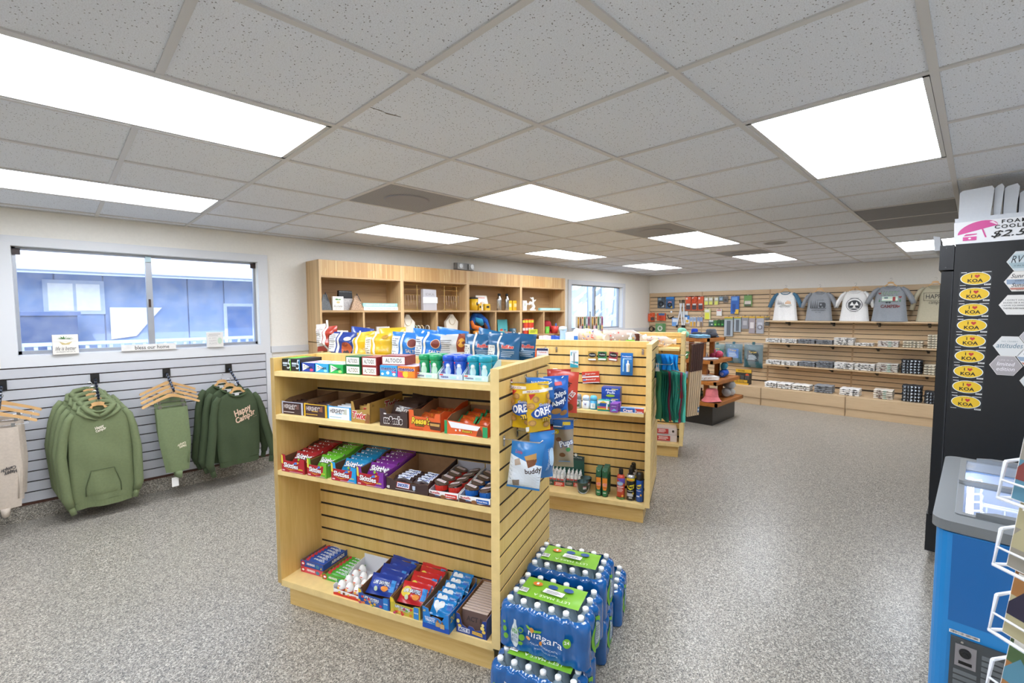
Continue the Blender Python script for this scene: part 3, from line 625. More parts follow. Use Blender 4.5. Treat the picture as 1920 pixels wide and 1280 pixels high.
# ================================================================= product builders
NTH = ['first', 'second', 'third', 'fourth', 'fifth', 'sixth', 'seventh', 'eighth', 'ninth', 'tenth', 'eleventh', 'twelfth', 'last']
FF = lambda k: ', %s from the front' % NTH[k]
def H(s): return s
def put(fr, u, v, z): return tuple(fr(u, v, z + .0012))
def carton(name, label, cat, fr, u, v, z, w, d, h, col, art=None, group=None, top=None, rot=0, side=None, rough=.45):
    """closed printed carton: front-left-bottom corner at u, v, z"""
    t = thing(name, label, cat, put(fr, u, v, z), fr.a + rot, group)
    MB().box(0, 0, 0, w, d, h).build('box', mat(col, rough, coat=.15), t)
    if art: art.build(t)
    if top: top.build(t, lambda x, y, e: (x, y, h + e), 'top_print')
    if side: side.build(t, lambda y, zz, e: (w + e, y, zz), 'side_print')
    return t
def tray(name, label, fr, u, v, z, w, d, front, side, back, col, art=None, group=None, rot=0, inner=None, scol=None, sideart=None, bcol=None):
    """open display tray. front: polygon (x,z); side: polygon (y,z); back: height"""
    t = thing(name, label, 'display box', put(fr, u, v, z), fr.a + rot, group); i_ = inner or M_KRAFT; c = mat(col, .5, coat=.1); sc_ = mat(scol, .5, coat=.1) if scol else c; e = .0016
    p = MB().prism(front, 0, e, 0).prism(front, e, 2 * e, 1).build('front_panel', [c, i_], t)
    for x, s in ((0, 1), (w, -1)): MB().prism(side, x, x + s * e, 0, 'x').prism(side, x + s * e, x + s * 2 * e, 1, 'x').build('side_panel', [sc_, i_], t)
    MB().box(0, d - e, 0, w, d, back, 0).box(2 * e, d - 2 * e, 0, w - 2 * e, d - e, back, 1).build('back_panel', [mat(bcol, .6) if bcol else sc_, i_], t)
    MB().box(2 * e, 2 * e, 0, w - 2 * e, d - 2 * e, .002).build('base_panel', i_, t)
    if art: art.build(t)
    if sideart: sideart.build(t, lambda y, zz, q: (w + q, y, zz), 'side_print')
    return t
def pouch_mesh(w, h, th, crimp=.05, n=10, seed=0, wrinkle=.004, pinch=.05, fold=0):
    """flow-wrap pouch standing in x,z centred on x, y = thickness; returns (builder, front function)"""
    r = random.Random(seed); ph = [r.uniform(0, 6) for _ in range(5)]
    def shape(a, bq):
        s = max(0, 1 - abs(2 * a - 1) ** 2.6) ** .6
        q = min(bq, 1 - bq) / .5; q = 0 if q < crimp * 2 else min(1, (q - crimp * 2) / .55) ; q = math.sin(q * PI / 2) ** .8
        return s * q
    def y_(a, bq, sg):
        k = shape(a, bq)
        wv = wrinkle * (math.sin(9 * a + ph[0] + 5 * bq) + math.sin(14 * bq + ph[1] + 4 * a)) * (.25 + .75 * k) * (1 if .02 < bq < .98 else .6)
        return sg * th / 2 * k + wv
    def xz(a, bq):
        k = math.sin(PI * bq) ** .7 if 0 < bq < 1 else 0
        return ((a - .5) * w * (1 - pinch * k), bq * h)
    b = MB(); nv = int(n * 1.3)
    for sg in (-1, 1):
        b.grid(lambda a, bq: (xz(a, bq)[0], y_(a, bq, sg), xz(a, bq)[1]), n, nv, 0, sg > 0)
    def front(x, zz, e):
        bq = min(1, max(0, zz / h)); k = math.sin(PI * bq) ** .7 if 0 < bq < 1 else 0; a = min(1, max(0, x / (w * (1 - pinch * k)) + .5))
        return (x, y_(a, bq, -1) - e - .0012, zz)
    return b, front
def pouch(name, label, cat, loc, rot, w, h, th, col, art=None, group=None, rough=.28, cut=.02, **k):
    b, f = pouch_mesh(w, h, th, **k); t = thing(name, label, cat, loc, rot, group)
    b.build('bag', mat(col, rough, coat=.3), t, smooth=True)
    if art: art.build(t, f, cut=cut)
    return t
def bottle_things(): pass
# ================================================================= near gondola (candy)
g = G1; ON1 = ' on the top shelf of the near gondola'
# --- top shelf: gum, mints
def five(u, hue, lab):
    A = Art().rect(0, 0, .064, .062, '17181b').text('5', .05, .035, .03, .05, 'c9d3dc', shear=.2).rect(.006, .034, .04, .044, 'b9c6d2').rect(.008, .024, .036, .03, '8fa5b8').rect(.058, 0, .064, .062, hue)
    carton('gum_box', lab, 'gum box', g, u, .003, 1.302, .064, .15, .062, '1b1c20', A, 'black gum boxes', top=Art().rect(0, 0, .064, .15, hue if hue == '6fc23a' else '2a2d33').rect(.004, .004, .06, .03, '2e3440'))
five(-.024, '6fc23a', 'black gum box with lime green edge' + ON1); five(.041, '2f8fd0', 'black gum box with bright blue edge' + ON1)
def tri(u, c, c2, lab):
    A = Art().rect(0, 0, .088, .045, c).poly([(.008, .004), (.056, .026), (.008, .042)], 'f6f8fa').text('Trident', .045, .024, .06, .016, '232a33', bold=.015, shear=.1).ell(.07, .01, .012, .007, c2)
    carton('gum_box', lab, 'gum box', g, u, .008, 1.302, .088, .13, .045, c, A, 'bright gum boxes', top=Art().rect(.003, .003, .085, .127, 'cfd6ea').poly([(.02, .02), (.06, .05), (.03, .1)], c2))
tri(.111, '1c3c9c', 'd6406a', 'dark blue gum box with white arrow' + ON1); tri(.206, '2f9fd8', '8fd4ee', 'sky blue gum box with white arrow' + ON1); tri(.302, '1faa55', '9fe07a', 'green gum box with white arrow' + ON1)
def alt(u, z, c, lab, rot=0, w=.09, v=.006):
    A = Art().rect(0, 0, w, .045, c).rect(.005, .005, w - .005, .04, 'f3f0e6').rect(.007, .007, w - .007, .038, 'faf8f0').text('ALTOIDS', w / 2, .0225, w * .68, .02, '3a332a', bold=.012)
    carton('mint_box', lab, 'mint box', g, u, v, z, w, .1, .045, c, A, 'cream fronted mint boxes', rot=rot)
alt(.412, 1.302, '1e6b3e', 'green bordered mint box, lower of its stack'); alt(.411, 1.348, '1e6b3e', 'green bordered mint box, upper of its stack')
alt(.514, 1.302, '8e2a2c', 'red bordered mint box, lower of its stack'); alt(.513, 1.348, '8e2a2c', 'red bordered mint box, upper of its stack')
carton('candy_box', 'blue mint candy box under the slanted red mint box', 'candy box', g, .618, .012, 1.302, .1, .12, .053, '2a8fd6', Art().rect(0, 0, .1, .053, '2f9ade').text('mentos', .05, .038, .088, .016, '16307c', bold=.03, line='e8f2fb', lw=.03).ell(.015, .012, .008, .006, 'e8f6fd').ell(.047, .018, .009, .008, 'f4fbff').ell(.083, .012, .009, .007, 'd6eefa').rect(.07, .02, .095, .026, 'd8467a'), 'mint candy boxes', top=Art().rect(.002, .002, .098, .118, 'd9e6f4').text('mentos', .05, .06, .07, .02, '3a4da0'))
alt(.622, 1.356, '8e2a2c', 'red bordered mint box lying slanted on the mint candy box', .12, .13, .02)
carton('candy_box', 'orange and pink fruit candy box beside the blue one', 'candy box', g, .722, .012, 1.302, .098, .12, .053, 'e2692a', Art().rect(0, 0, .098, .053, 'e8812f').poly([(0, 0), (.035, 0), (0, .035)], 'c93d8e').ell(.045, .016, .016, .016, 'f7c23a').ell(.075, .016, .018, .015, 'f28c28').ell(.018, .015, .01, .01, 'd43f63').text('mentos', .05, .039, .088, .016, '1e2f7c', bold=.03, line='f6eef6', lw=.03), 'mint candy boxes', top=Art().rect(.002, .002, .096, .118, 'ead9ec').text('mentos', .05, .06, .07, .02, 'a04a9a'))
def gumjar(u, v, c, c2, lab, grp):
    t = thing('gum_jar', lab, 'gum jar', put(g, u, v, 1.306), g.a, grp)
    pr = [(.024, 0), (.029, .004), (.0295, .012), (.0275, .028), (.0272, .045), (.0288, .06), (.0292, .076), (.028, .079)]
    MB().lathe(pr, 18).build('body', mat(c, .25, coat=.3), t, smooth=True)
    MB().lathe([(.0285, .079), (.031, .081), (.0312, .096), (.029, .103), (.022, .106), (.008, .1065)], 18).build('cap', mat(c, .3), t, smooth=True)
    rad = lambda zz: next(a[0] + (b[0] - a[0]) * (zz - a[1]) / (b[1] - a[1]) for a, b in zip(pr, pr[1:]) if a[1] <= zz <= b[1])
    f = lambda x, zz, e: ((rad(zz) + .0006 + e) * math.sin(x / .027), -(rad(zz) + .0006 + e) * math.cos(x / .027), zz)
    Art().ell(.008, .034, .013, .022, c2, 18).ell(.008, .058, .009, .012, c2, 14).ell(.008, .06, .005, .006, 'ffffff').rect(-.016, .07, -.009, .077, 'd23a3f').text('mentos', -.013, .04, .05, .012, '1f2f8c', rot=PI / 2, bold=.03, line='eef4fb', lw=.03).build(t, f, cut=.012)
    return t
for q, (u0, c, c2, tc, nm) in enumerate(((.808, '1e9a5f', 'bfe8cf', 'd3ece2', 'green'), (.939, '1f52c4', 'b9d4f6', 'c5d8f5', 'royal blue'), (1.068, '189ab4', 'bfe6ee', 'cdebef', 'teal'))):
    grp = nm + ' gum jars in their tray'
    tray('gum_tray', 'pale %s cardboard tray holding %s gum jars' % ({'g': 'green', 'r': 'blue', 't': 'aqua'}[nm[0]], nm), g, u0, .03, 1.302, .124, .14, [(0, 0), (.124, 0), (.124, .024), (0, .027)], [(0, 0), (.14, 0), (.14, .085), (.1, .085), (.012, .034), (0, .026)], .085, tc,
         Art().rect(.004, .018, .022, .024, 'd6464c').text('mentos', .03, .012, .04, .01, '22308a', bold=.02).rect(.06, .006, .09, .016, 'a9dbe0').rect(.095, .006, .104, .018, 'dfe9f2'), inner=mat('e6ecee', .7))
    for a in range(2):
        for c_ in range(2): gumjar(u0 + .033 + a * .058, .068 + c_ * .06, c, c2, '%s lidded gum jar, %s %s of its tray' % (nm, ['front', 'back'][c_], ['end toward the candy boxes', 'end toward the panel edge'][a]), grp)
# --- second shelf: chocolate trays
Z2 = 1.07; I1 = ' on the second shelf'
def hershey(u, w, c, e, fc, txt, lab, tc='cfc6c4'):
    A = Art().rect(0, 0, w, .066, e).rect(.01, .0, w - .012, .062, c).text("HERSHEY'S", .01 + w * .36, .042, w * .62, .022, tc, bold=.02).poly([(w * .66, .03), (w * .82, .028), (w * .82, .058), (w * .72, .052)], fc).rect(w * .35, .027, w * .62, .03, txt).rect(.016, .01, w * .6, .013, txt)
    tray('chocolate_tray', lab, g, u, -.008, Z2, w, .245, [(0, 0), (w, 0), (w, .058), (0, .068)], [(0, 0), (.245, 0), (.245, .092), (.05, .078), (0, .06)], .09, e, A, 'chocolate bar trays', scol='6b513d')
    for k in range(4): pouch('chocolate_bar', 'wrapped chocolate bar inside the %s' % lab.split(' on ')[0] + FF(k), 'chocolate bar', put(g, u + w / 2, .02 + k * .028, Z2 + .003), (-.12, 0, g.a), w * .9, .055, .012, c, Art().text("HERSHEY'S", 0, .035, w * .6, .014, tc), 'bars in the ' + lab.split(' on ')[0], n=6)
hershey(-.024, .152, '3a2426', 'b9bccb', '6b4a42', 'd8d0d2', 'brown chocolate tray with silver ends' + I1); hershey(.136, .156, '3b2425', 'e0b428', '8c5a3c', 'e2b83c', 'brown chocolate tray with yellow ends' + I1); hershey(.297, .154, 'eef1f4', '2b9ad8', 'c6c9bd', '6aa9cf', 'white chocolate tray with blue ends' + I1, '3a2a2c')
w_ = .118
t = tray('chocolate_tray', 'tall gold caramel bar tray with red lettering' + I1, g, .459, -.018, Z2, w_, .26, [(0, 0), (w_, 0), (w_, .098), (w_ * .86, .098), (w_ * .8, .066), (w_ * .2, .06), (w_ * .12, .1), (0, .103)], [(0, 0), (.26, 0), (.26, .115), (0, .1)], .118, 'b08a45', Art().text('Twix', .05, .036, .085, .034, 'c3262c', bold=.03, rot=-.05, shear=.12, line='f4efe6').poly([(.085, 0), (.11, 0), (.118, .04), (.1, .05)], '8a5a34'), 'chocolate bar trays', sideart=Art().text('Twix', .17, .07, .12, .04, 'b3262c', bold=.03, shear=.15, line='f0e6d8').text('36', .02, .085, None, .012, '3a2c14'), inner=mat('5f3d22', .9))
for k in range(4): pouch('candy_packet', 'gold caramel bar wrapper inside the tall gold tray' + FF(k), 'candy bar', put(g, .459 + w_ / 2, .02 + k * .03, Z2 + .004), (-.2, 0, g.a), .1, .07, .018, 'b58f4a', Art().text('Twix', .01, .05, .05, .02, 'c3262c', bold=.02), 'bars in the gold tray', n=6)
w_ = .16
t = tray('chocolate_tray', 'dark brown candy tray with big white lowercase letters' + I1, g, .64, -.026, Z2, w_, .25, [(0, 0), (w_, 0), (w_, .074), (w_ * .8, .078), (w_ * .72, .062), (w_ * .26, .06), (w_ * .2, .08), (0, .084)], [(0, 0), (.25, 0), (.25, .095), (0, .078)], .092, '40302e', Art().text("m&m's", .078, .032, .105, .036, '3b2a28', bold=.05, line='f2eeea', lw=.07).rect(.025, .057, .04, .063, 'e8e0dc'), 'chocolate bar trays', scol='3c2d2b')
for k in range(5): pouch('candy_packet', 'dark brown candy packet in the dark brown tray' + FF(k), 'candy packet', put(g, .64 + w_ / 2, .03 + k * .038, Z2 + .03 + k * .004), (-.5, .1 * (-1) ** k, g.a), .13, .075, .02, '3a2a27', Art().text("m&m", .0, .04, .07, .028, 'd9d6d2', bold=.03), 'packets in the dark brown tray', n=6)
w_ = .172
tray('chocolate_tray', 'orange peanut butter cup tray with yellow lettering' + I1, g, .812, -.033, Z2, w_, .26, [(0, 0), (w_, 0), (w_, .082), (w_ * .84, .082), (w_ * .8, .06), (w_ * .16, .064), (w_ * .15, .09), (0, .092)], [(0, 0), (.26, 0), (.26, .1), (.2, .1), (.1, .075), (.03, .09), (0, .084)], .102, 'e2622c', Art().text("Reese's", .066, .044, .1, .032, 'f4d03a', bold=.03, shear=.18, line='2f1a10').rect(.035, .018, .085, .027, '2f1a10').text('2 PEANUT BUTTER CUPS', .06, .0225, .046, .005, 'f4d03a').poly([(.108, .045), (.172, .044), (.172, .008), (.118, .01)], '54301f').poly([(.116, .038), (.168, .037), (.166, .025), (.118, .027)], 'c99a55').rect(.01, .006, .08, .009, '8f3d18'), 'chocolate bar trays', scol='dd5f2b', bcol='8a7f7f')
for k in range(6): pouch('candy_packet', 'orange wrapped candy cup in the orange tray, %s row, %s' % (NTH[k // 2], ['gold tray side', 'holiday tray side'][k % 2]), 'candy packet', put(g, .842 + (k % 2) * .075, .05 + (k // 2) * .06, Z2 + .03), (-1.2, 0, g.a), .085, .06, .018, 'd8602c', Art().text("Reese's", 0, .03, .06, .018, 'f0c93a', shear=.15), 'packets in the orange tray', n=6)
w_ = .214
tray('chocolate_tray', 'low orange holiday tray with green ends and white snow edge' + I1, g, 1.005, -.036, Z2, w_, .25, [(0, 0), (w_, 0), (w_, .048), (0, .062)], [(0, 0), (.25, 0), (.25, .085), (.06, .075), (0, .05)], .085, 'e2622c', Art().rect(0, 0, .014, .06, '2f9a5f').rect(.19, 0, w_, .046, '2f9a5f').poly([(.035, .03), (.165, .026), (.18, .046), (.02, .058)], 'efeef0').text("Reese's", .115, .02, .048, .012, 'f4d03a', bold=.02, shear=.18, line='2f1a10').poly([(.16, .003), (.19, .004), (.186, .03), (.175, .04), (.165, .02)], '6d3a24').poly([(.014, 0), (.16, 0), (.1, .004), (.05, .002)], 'f0f0f2').ell(.06, .02, .004, .004, 'f4f4f4').ell(.08, .022, .005, .005, 'f4dccf'), 'chocolate bar trays', inner=mat('8a6a4c', .9))
for k in range(6): pouch('candy_packet', 'orange and green holiday candy packet, %s row, %s' % (NTH[k // 2], ['orange tray side', 'end panel side'][k % 2]), 'candy packet', put(g, 1.06 + (k % 2) * .1, .06 + (k // 2) * .055, Z2 + .026 + .006 * (k // 2)), (-1.1, 0, g.a), .095, .06, .016, 'dd5a28', Art().rect(-.046, .006, -.036, .054, '2f9a5f').rect(.036, .006, .046, .054, '2f9a5f').text("Reese's", 0, .03, .06, .016, 'f0c93a', shear=.15), 'packets in the low orange tray', n=6)
# --- third shelf: fruit candy trays
Z3 = .768; I2 = ' on the third shelf'
def skit(u, w, c2, lab, sub, pc, pl):
    A = Art().rect(0, 0, w, .06, 'b3202c').poly([(w * .62, 0), (w, 0), (w, .078), (w * .86, .07), (w * .82, .03)], c2).poly([(0, .045), (.012, .04), (.01, .085), (0, .09)], 'e8d44a')
    A.text('Skittles', w * .42, .036, w * .62, .026, 'f6f4f4', bold=.03, rot=-.04, line='5d1420', lw=.03).poly([(w * .15, .022), (w * .4, .012), (w * .65, .02), (w * .4, .016)], 'e8b63a').text(sub, w * .84, .022, w * .2, .007, 'f0e03c', bold=.03).rect(.008, .006, .026, .012, 'e9c9cc').rect(.06, .004, w - .01, .007, 'd8a9ae').poly([(w * .55, .045), (w * .72, .05), (w * .68, .06), (w * .6, .058)], '4a7fd0').poly([(w * .72, .05), (w * .8, .06), (w * .7, .062)], 'f0a83c')
    tray('candy_tray', lab + I2, g, u, -.042, Z3, w, .27, [(0, 0), (w, 0), (w, .075), (w * .8, .078), (w * .76, .056), (w * .6, .05), (w * .28, .05), (w * .17, .062), (w * .15, .09), (0, .092)], [(0, 0), (.27, 0), (.27, .102), (.22, .1), (.16, .08), (.02, .075), (0, .07)], .1, c2, A, 'fruit candy trays', sideart=Art().text('Skittles', .14, .045, .1, .03, 'e9e2ea', bold=.02).rect(.01, .06, .028, .068, 'd9c9dd'), inner=mat('6b4a30', .9))
    for k in range(6):
        pouch('candy_packet', pl + FF(k), 'candy packet', put(g, u + w / 2 + .004 * (-1) ** k, .0 + k * .036, Z3 + .022 + k * .006), (-.75 - .05 * k, 0, g.a + .04 * (-1) ** k), w * .88, .085, .02, pc, Art().text('Skittles', 0, .05, w * .7, .03, 'f2f0f2', bold=.03, line='33222c', lw=.02).ell(.02, .024, .009, .006, 'f0a030').ell(-.015, .026, .008, .006, '9fd04a').ell(.0, .02, .007, .005, 'd8383c'), 'packets in the ' + lab, n=8)
skit(.0, .163, 'b3202c', 'all red fruit candy tray', 'ORIGINAL', 'a8232c', 'red fruit candy packet in the all red tray')
skit(.182, .13, '6fb52e', 'red and green sour candy tray', 'SOUR', '6cc234', 'lime green sour candy packet in the green tray')
skit(.344, .158, '1f9bd8', 'red and sky blue candy tray', 'TROPICAL', '1f8fc4', 'sky blue candy packet in the blue tray')
skit(.508, .16, '7a2f96', 'red and purple candy tray', 'WILD BERRY', '7d2f92', 'purple candy packet in the purple tray')
w_ = .235
tray('candy_tray', 'wide dark brown peanut bar tray with white and red badge' + I2, g, .679, -.036, Z3, w_, .27, [(0, 0), (w_, 0), (w_, .05), (w_ * .9, .05), (w_ * .82, .045), (w_ * .2, .044), (w_ * .14, .055), (0, .06)], [(0, 0), (.27, 0), (.27, .095), (.02, .055), (0, .05)], .095, '3e2a28', Art().poly([(.058, .018), (.132, .016), (.137, .042), (.064, .045)], 'd23b3c').poly([(.061, .02), (.13, .018), (.134, .04), (.066, .043)], 'e9eef6').text('SNICKERS', .097, .031, .062, .016, '24479c', bold=.04, shear=.2).poly([(.15, .02), (.158, .014), (.166, .02), (.166, .036), (.15, .036)], 'b9c3d8').text('48', .012, .014, .018, .014, 'e8e4e2', bold=.03).rect(.055, .01, .165, .012, 'cfc6c2'), 'fruit candy trays')
for k in range(8): pouch('candy_packet', 'brown and blue peanut bar, %s row, %s of the brown tray' % (NTH[k // 2], ['purple tray side', 'spread cup side'][k % 2]), 'candy bar', put(g, .74 + (k % 2) * .11, .005 + (k // 2) * .028, Z3 + .03), (-1.15, 0, g.a + .05 * (-1) ** k), .11, .035, .022, '3a2a2c', Art().rect(-.03, .008, .04, .026, 'dfe4ee').text('SNICKERS', .005, .017, .06, .012, '24479c', bold=.03), 'bars in the wide dark brown tray', n=6)
def nut(u, c, nm):
    w = .152
    A = Art().rect(0, 0, w, .032, 'f2efee').poly([(0, 0), (w, 0), (w, .01), (.1, .004), (.05, .012), (0, .018)], '4a2b22').rect(.085, .008, w - .006, .026, c).text('nutella', .032, .024, .05, .012, 'c02a2c', bold=.02).text('n', .0105, .0235, None, .009, '222222', bold=.03).text('&GO!', .044, .012, .022, .007, '3a8fd0', shear=.2).ell(.075, .01, .014, .009, '8a5a34').text('Breadsticks' if c == 'cf3327' else 'Pretzel Sticks', .115, .018, .05, .007, 'ffffff', bold=.02)
    tray('snack_tray', 'white cardboard tray of %s spread cups on the third shelf' % nm, g, u, -.036, Z3, w, .27, [(0, 0), (w, 0), (w, .034), (0, .03)], [(0, 0), (.27, 0), (.27, .07), (.24, .07), (.02, .036), (0, .032)], .09, 'ece9e8', A, 'spread cup trays', inner=mat('b9b9c4', .8))
    for r_ in range(4):
        for c_ in range(2):
            t = thing('snack_cup', '%s ringed chocolate spread cup with tilted foil lid, %s row, %s' % (nm, ['front', 'second', 'third', 'back'][r_], ['toward the brown tray', 'toward the panel']
 [c_]), 'snack cup', put(g, u + .04 + c_ * .072, .008 + r_ * .062, Z3 + .004), g.a, nm + ' ringed spread cups')
            MB().lathe([(.027, 0), (.031, .05)], 16).build('cup', mat('3a2620', .3, coat=.3), t, smooth=True); MB().lathe([(.0302, .022), (.0312, .047)], 16).build('label_band', mat(c, .4), t)
            MB().lathe([(.0335, .0), (.034, .003), (.02, .005)], 16).build('foil_lid', mat('6d5a50', .3, metal=.3), t, (0, 0, .052), (.12 if c_ else -.05, -.25 if c_ else .22, 0))
            Art().text('nutella', 0, .014, .042, .01, 'd43a34', bold=.02).build(t, lambda x, zz, e: ((.0296 + e) * math.sin(x / .03), -(.0296 + e) * math.cos(x / .03), zz), cut=.01)
            Art().rect(-.022, -.01, .022, .01, 'e9e7ea').text('nutella', 0, 0, .034, .009, 'c62f2c').build(t, (lambda s: lambda x, y, e: (x, y, .0585 + e + s * x))(.25 if c_ else -.22), 'lid_print')
nut(.919, 'cf3327', 'red'); nut(1.077, '1c5fb0', 'blue')
# --- bottom deck
Z4 = .158; I3 = ' on the bottom deck'
def airh(u, v, z, c, lab, grp, pl, n=9, top=True):
    w = .165
    tray('taffy_tray', lab + I3, g, u, v, z, w, .25, [(0, 0), (w, 0), (w, .032), (0, .032)], [(0, 0), (.25, 0), (.25, .034), (0, .032)], .034, c, Art().ell(.018, .016, .015, .015, 'c32a2e').ell(.018, .016, .009, .006, 'f2efee').text('AIRHEADS', .075, .019, .06, .013, 'f2f0f0', bold=.04, rot=-.03).ell(.125, .016, .014, .01, '3f7f9f').poly([(.146, .006), (.158, .006), (.152, .02)], 'e8c93a'), 'taffy trays', sideart=Art().text('AIRHEADS', .11, .018, .1, .018, 'eeeeee', bold=.04), rot=0)
    if top:
        for k in range(n): pouch('taffy_bar', pl + FF(k), 'candy bar', put(g, u + w / 2, v + .02 + k * .025, z + .02), (-1.25, 0, g.a + .05), .15, .032, .01, c, Art().ell(-.055, .016, .014, .012, 'c32a2e').text('AIRHEADS', .02, .018, .07, .012, 'e9eef2', bold=.03), grp, n=6)
airh(.0, .06, Z4, 'd8485c', 'pink red taffy tray under the blue one', '', '', top=False); airh(.0, .06, Z4 + .035, '1e4fa6', 'dark blue taffy tray stacked on the pink one', 'blue taffy bars', 'blue taffy bar with red roundel in the upper tray')
airh(.168, .05, Z4, '4fae35', 'green taffy tray beside the stacked taffy trays', 'green taffy bars', 'green taffy bar with red roundel in the single tray')
w_ = .165
tray('egg_tray', 'white and red tray of chocolate eggs' + I3, g, .326, -.032, Z4, w_, .24, [(0, 0), (w_, 0), (w_, .022), (0, .03)], [(0, 0), (.24, 0), (.24, .08), (.16, .07), (.05, .02), (.02, .055), (0, .05)], .1, 'f0eeea', Art().rect(0, 0, w_, .012, 'd4331f').poly([(0, .012), (.03, .018), (.06, .01), (.1, .016), (w_, .01), (w_, 0), (0, 0)], 'd4331f').ell(.04, .02, .008, .006, 'f0c22f').ell(.07, .018, .008, .007, '7a4a2a').ell(.1, .017, .007, .005, 'e9b23a').rect(.115, .013, .15, .02, 'd8694a'), inner=mat('d5d6da', .6))
eg = None
for k in range(10):
    r_, c_ = divmod(k, 3); lc = put(g, .352 + c_ * .053, .0 + r_ * .052, Z4 + .004); lb = 'white and orange foil chocolate egg, %s row, %s from the taffy side' % (NTH[r_], NTH[c_])
    if eg is None:
        eg = thing('chocolate_egg', lb, 'chocolate egg', lc, g.a, 'chocolate eggs in the tray'); P = [(.004, 0), (.016, .004), (.0225, .018), (.0225, .028), (.018, .044), (.01, .055), (.003, .0585)]
        MB().lathe(P, 16).build('egg', mat('f4f3f1', .25, coat=.3), eg, smooth=True); MB().lathe([(.0055, .001), (.0168, .0045), (.0229, .0175), (.0228, .019)], 16).build('orange_base', mat('e2512a', .3), eg, smooth=True)
        Art().ell(0, .045, .004, .003, '2f8fd0').rect(-.01, .036, .008, .04, 'e2512a').ell(-.004, .028, .008, .006, 'e8a13c').build(eg, lambda x, zz, e: ((.0228 - max(0, zz - .028) * .42 + e) * math.sin(x / .022), -(.0228 - max(0, zz - .028) * .42 + e) * math.cos(x / .022), zz), cut=.008)
    else: dup(eg, lc, g.a + .2 * (k % 3 - 1), lb)
def gummy(u, w, c1, pc, lab, pl, grp, seed):
    A = Art().rect(0, 0, w, .05, c1).poly([(0, .05), (.02, .055), (.016, .068), (0, .075)], 'eccb36').text('LIFE SAVERS', w * .42, .036, w * .5, .013, 'e9eef4', bold=.04, rot=-.06, line='2a3a6a').text('GUMMIES', w * .45, .024, w * .36, .009, 'd8e6f4').rect(w - .036, 0, w - .008, .058, '2f86cf').text('SHARE SIZE', w - .022, .03, .024, .006, 'ffffff', bold=.02)
    r = random.Random(seed)
    for k in range(12): A.ell(r.uniform(.008, w - .045), r.uniform(.005, .042) if k < 6 else r.uniform(.005, .018), .008, .006, r.choice(['d8403c', 'e8b23a', '6fb04a', 'e27a3a', 'b93a6a']))
    tray('gummy_tray', lab + I3, g, u, -.034, Z4, w, .26, [(0, 0), (w, 0), (w, .06), (w - .03, .058), (w - .05, .046), (.03, .046), (.016, .07), (0, .074)], [(0, 0), (.26, 0), (.26, .1), (.03, .07), (0, .064)], .1, c1, A, 'gummy candy trays', scol='8a6a48', inner=mat('7a5638', .9))
    for k in range(5): pouch('gummy_bag', pl + FF(k), 'candy bag', put(g, u + w / 2, .01 + k * .042, Z4 + .03 + .003 * k), (-.85, 0, g.a + .08 * (-1) ** k), w * .9, .1, .024, pc, Art().ell(-.04, .05, .03, .024, 'e8cf4a' if pc != '1d3a92' else '3a56b0').text('LIFE SAVERS', -.01, .055, .09, .018, 'e6ecf4', bold=.03, line='2a3a6a').ell(.02, .03, .018, .013, 'e8923c').rect(.045, .02, .07, .075, '2f86cf').ell(-.03, .025, .012, .01, 'd8e4c0'), grp, n=8)
gummy(.492, .19, '2b55a6', '1d3a92', 'blue fruit gummy tray', 'dark blue gummy bag in the blue gummy tray', 'dark blue gummy bags', 1); gummy(.687, .172, 'c9b93f', 'c4262c', 'yellow green fruit gummy tray', 'bright red gummy bag in the yellow green tray', 'red gummy bags', 2)
w_ = .142
tray('treat_tray', 'bright blue rice treat box leaning over the deck edge', g, .893, -.066, Z4, w_, .27, [(0, 0), (w_, 0), (w_, .088), (w_ * .86, .084), (w_ * .72, .05), (w_ * .6, .058), (w_ * .4, .062), (w_ * .3, .056), (w_ * .22, .094), (0, .1)], [(0, 0), (.27, 0), (.27, .1), (.2, .085), (.1, .088), (0, .09)], .115, '1d7fd0', Art().rect(0, 0, w_, .024, '1a4fb0').text('TREATS', .04, .042, .05, .012, 'f2f6fa', bold=.03).text('RICE KRISPIES', .042, .054, .056, .007, 'f2f6fa', bold=.02).text('original', .04, .03, .024, .006, 'e6eef8').rect(.072, .022, .094, .044, 'c39f6a').rect(.096, .018, .118, .04, 'cba873').ell(.083, .049, .005, .006, 'a86a3a').ell(.107, .046, .005, .006, '8a5a34').text('20', .012, .085, .014, .011, 'e8d23a', bold=.02), 'gummy candy trays', sideart=Art().text('20', .03, .06, .04, .028, 'e8d23a', bold=.01), bcol='2f86cf')
for k in range(6): pouch('treat_packet', 'metallic blue treat packet with white heart' + FF(k), 'treat packet', put(g, .893 + w_ / 2 + .006 * (-1) ** k, -.04 + k * .038, Z4 + .05 + k * .006), (-.9, .0, g.a + .05 * (-1) ** k), .12, .075, .02, '1f7cc0', Art().heart(-.02, .042, .03, 'dfe3e2').rect(.022, .03, .05, .05, '3a6ab8').text('TREATS', .036, .055, .03, .008, 'dfe8f2'), 'treat packets', rough=.18, n=8)
w_ = .156
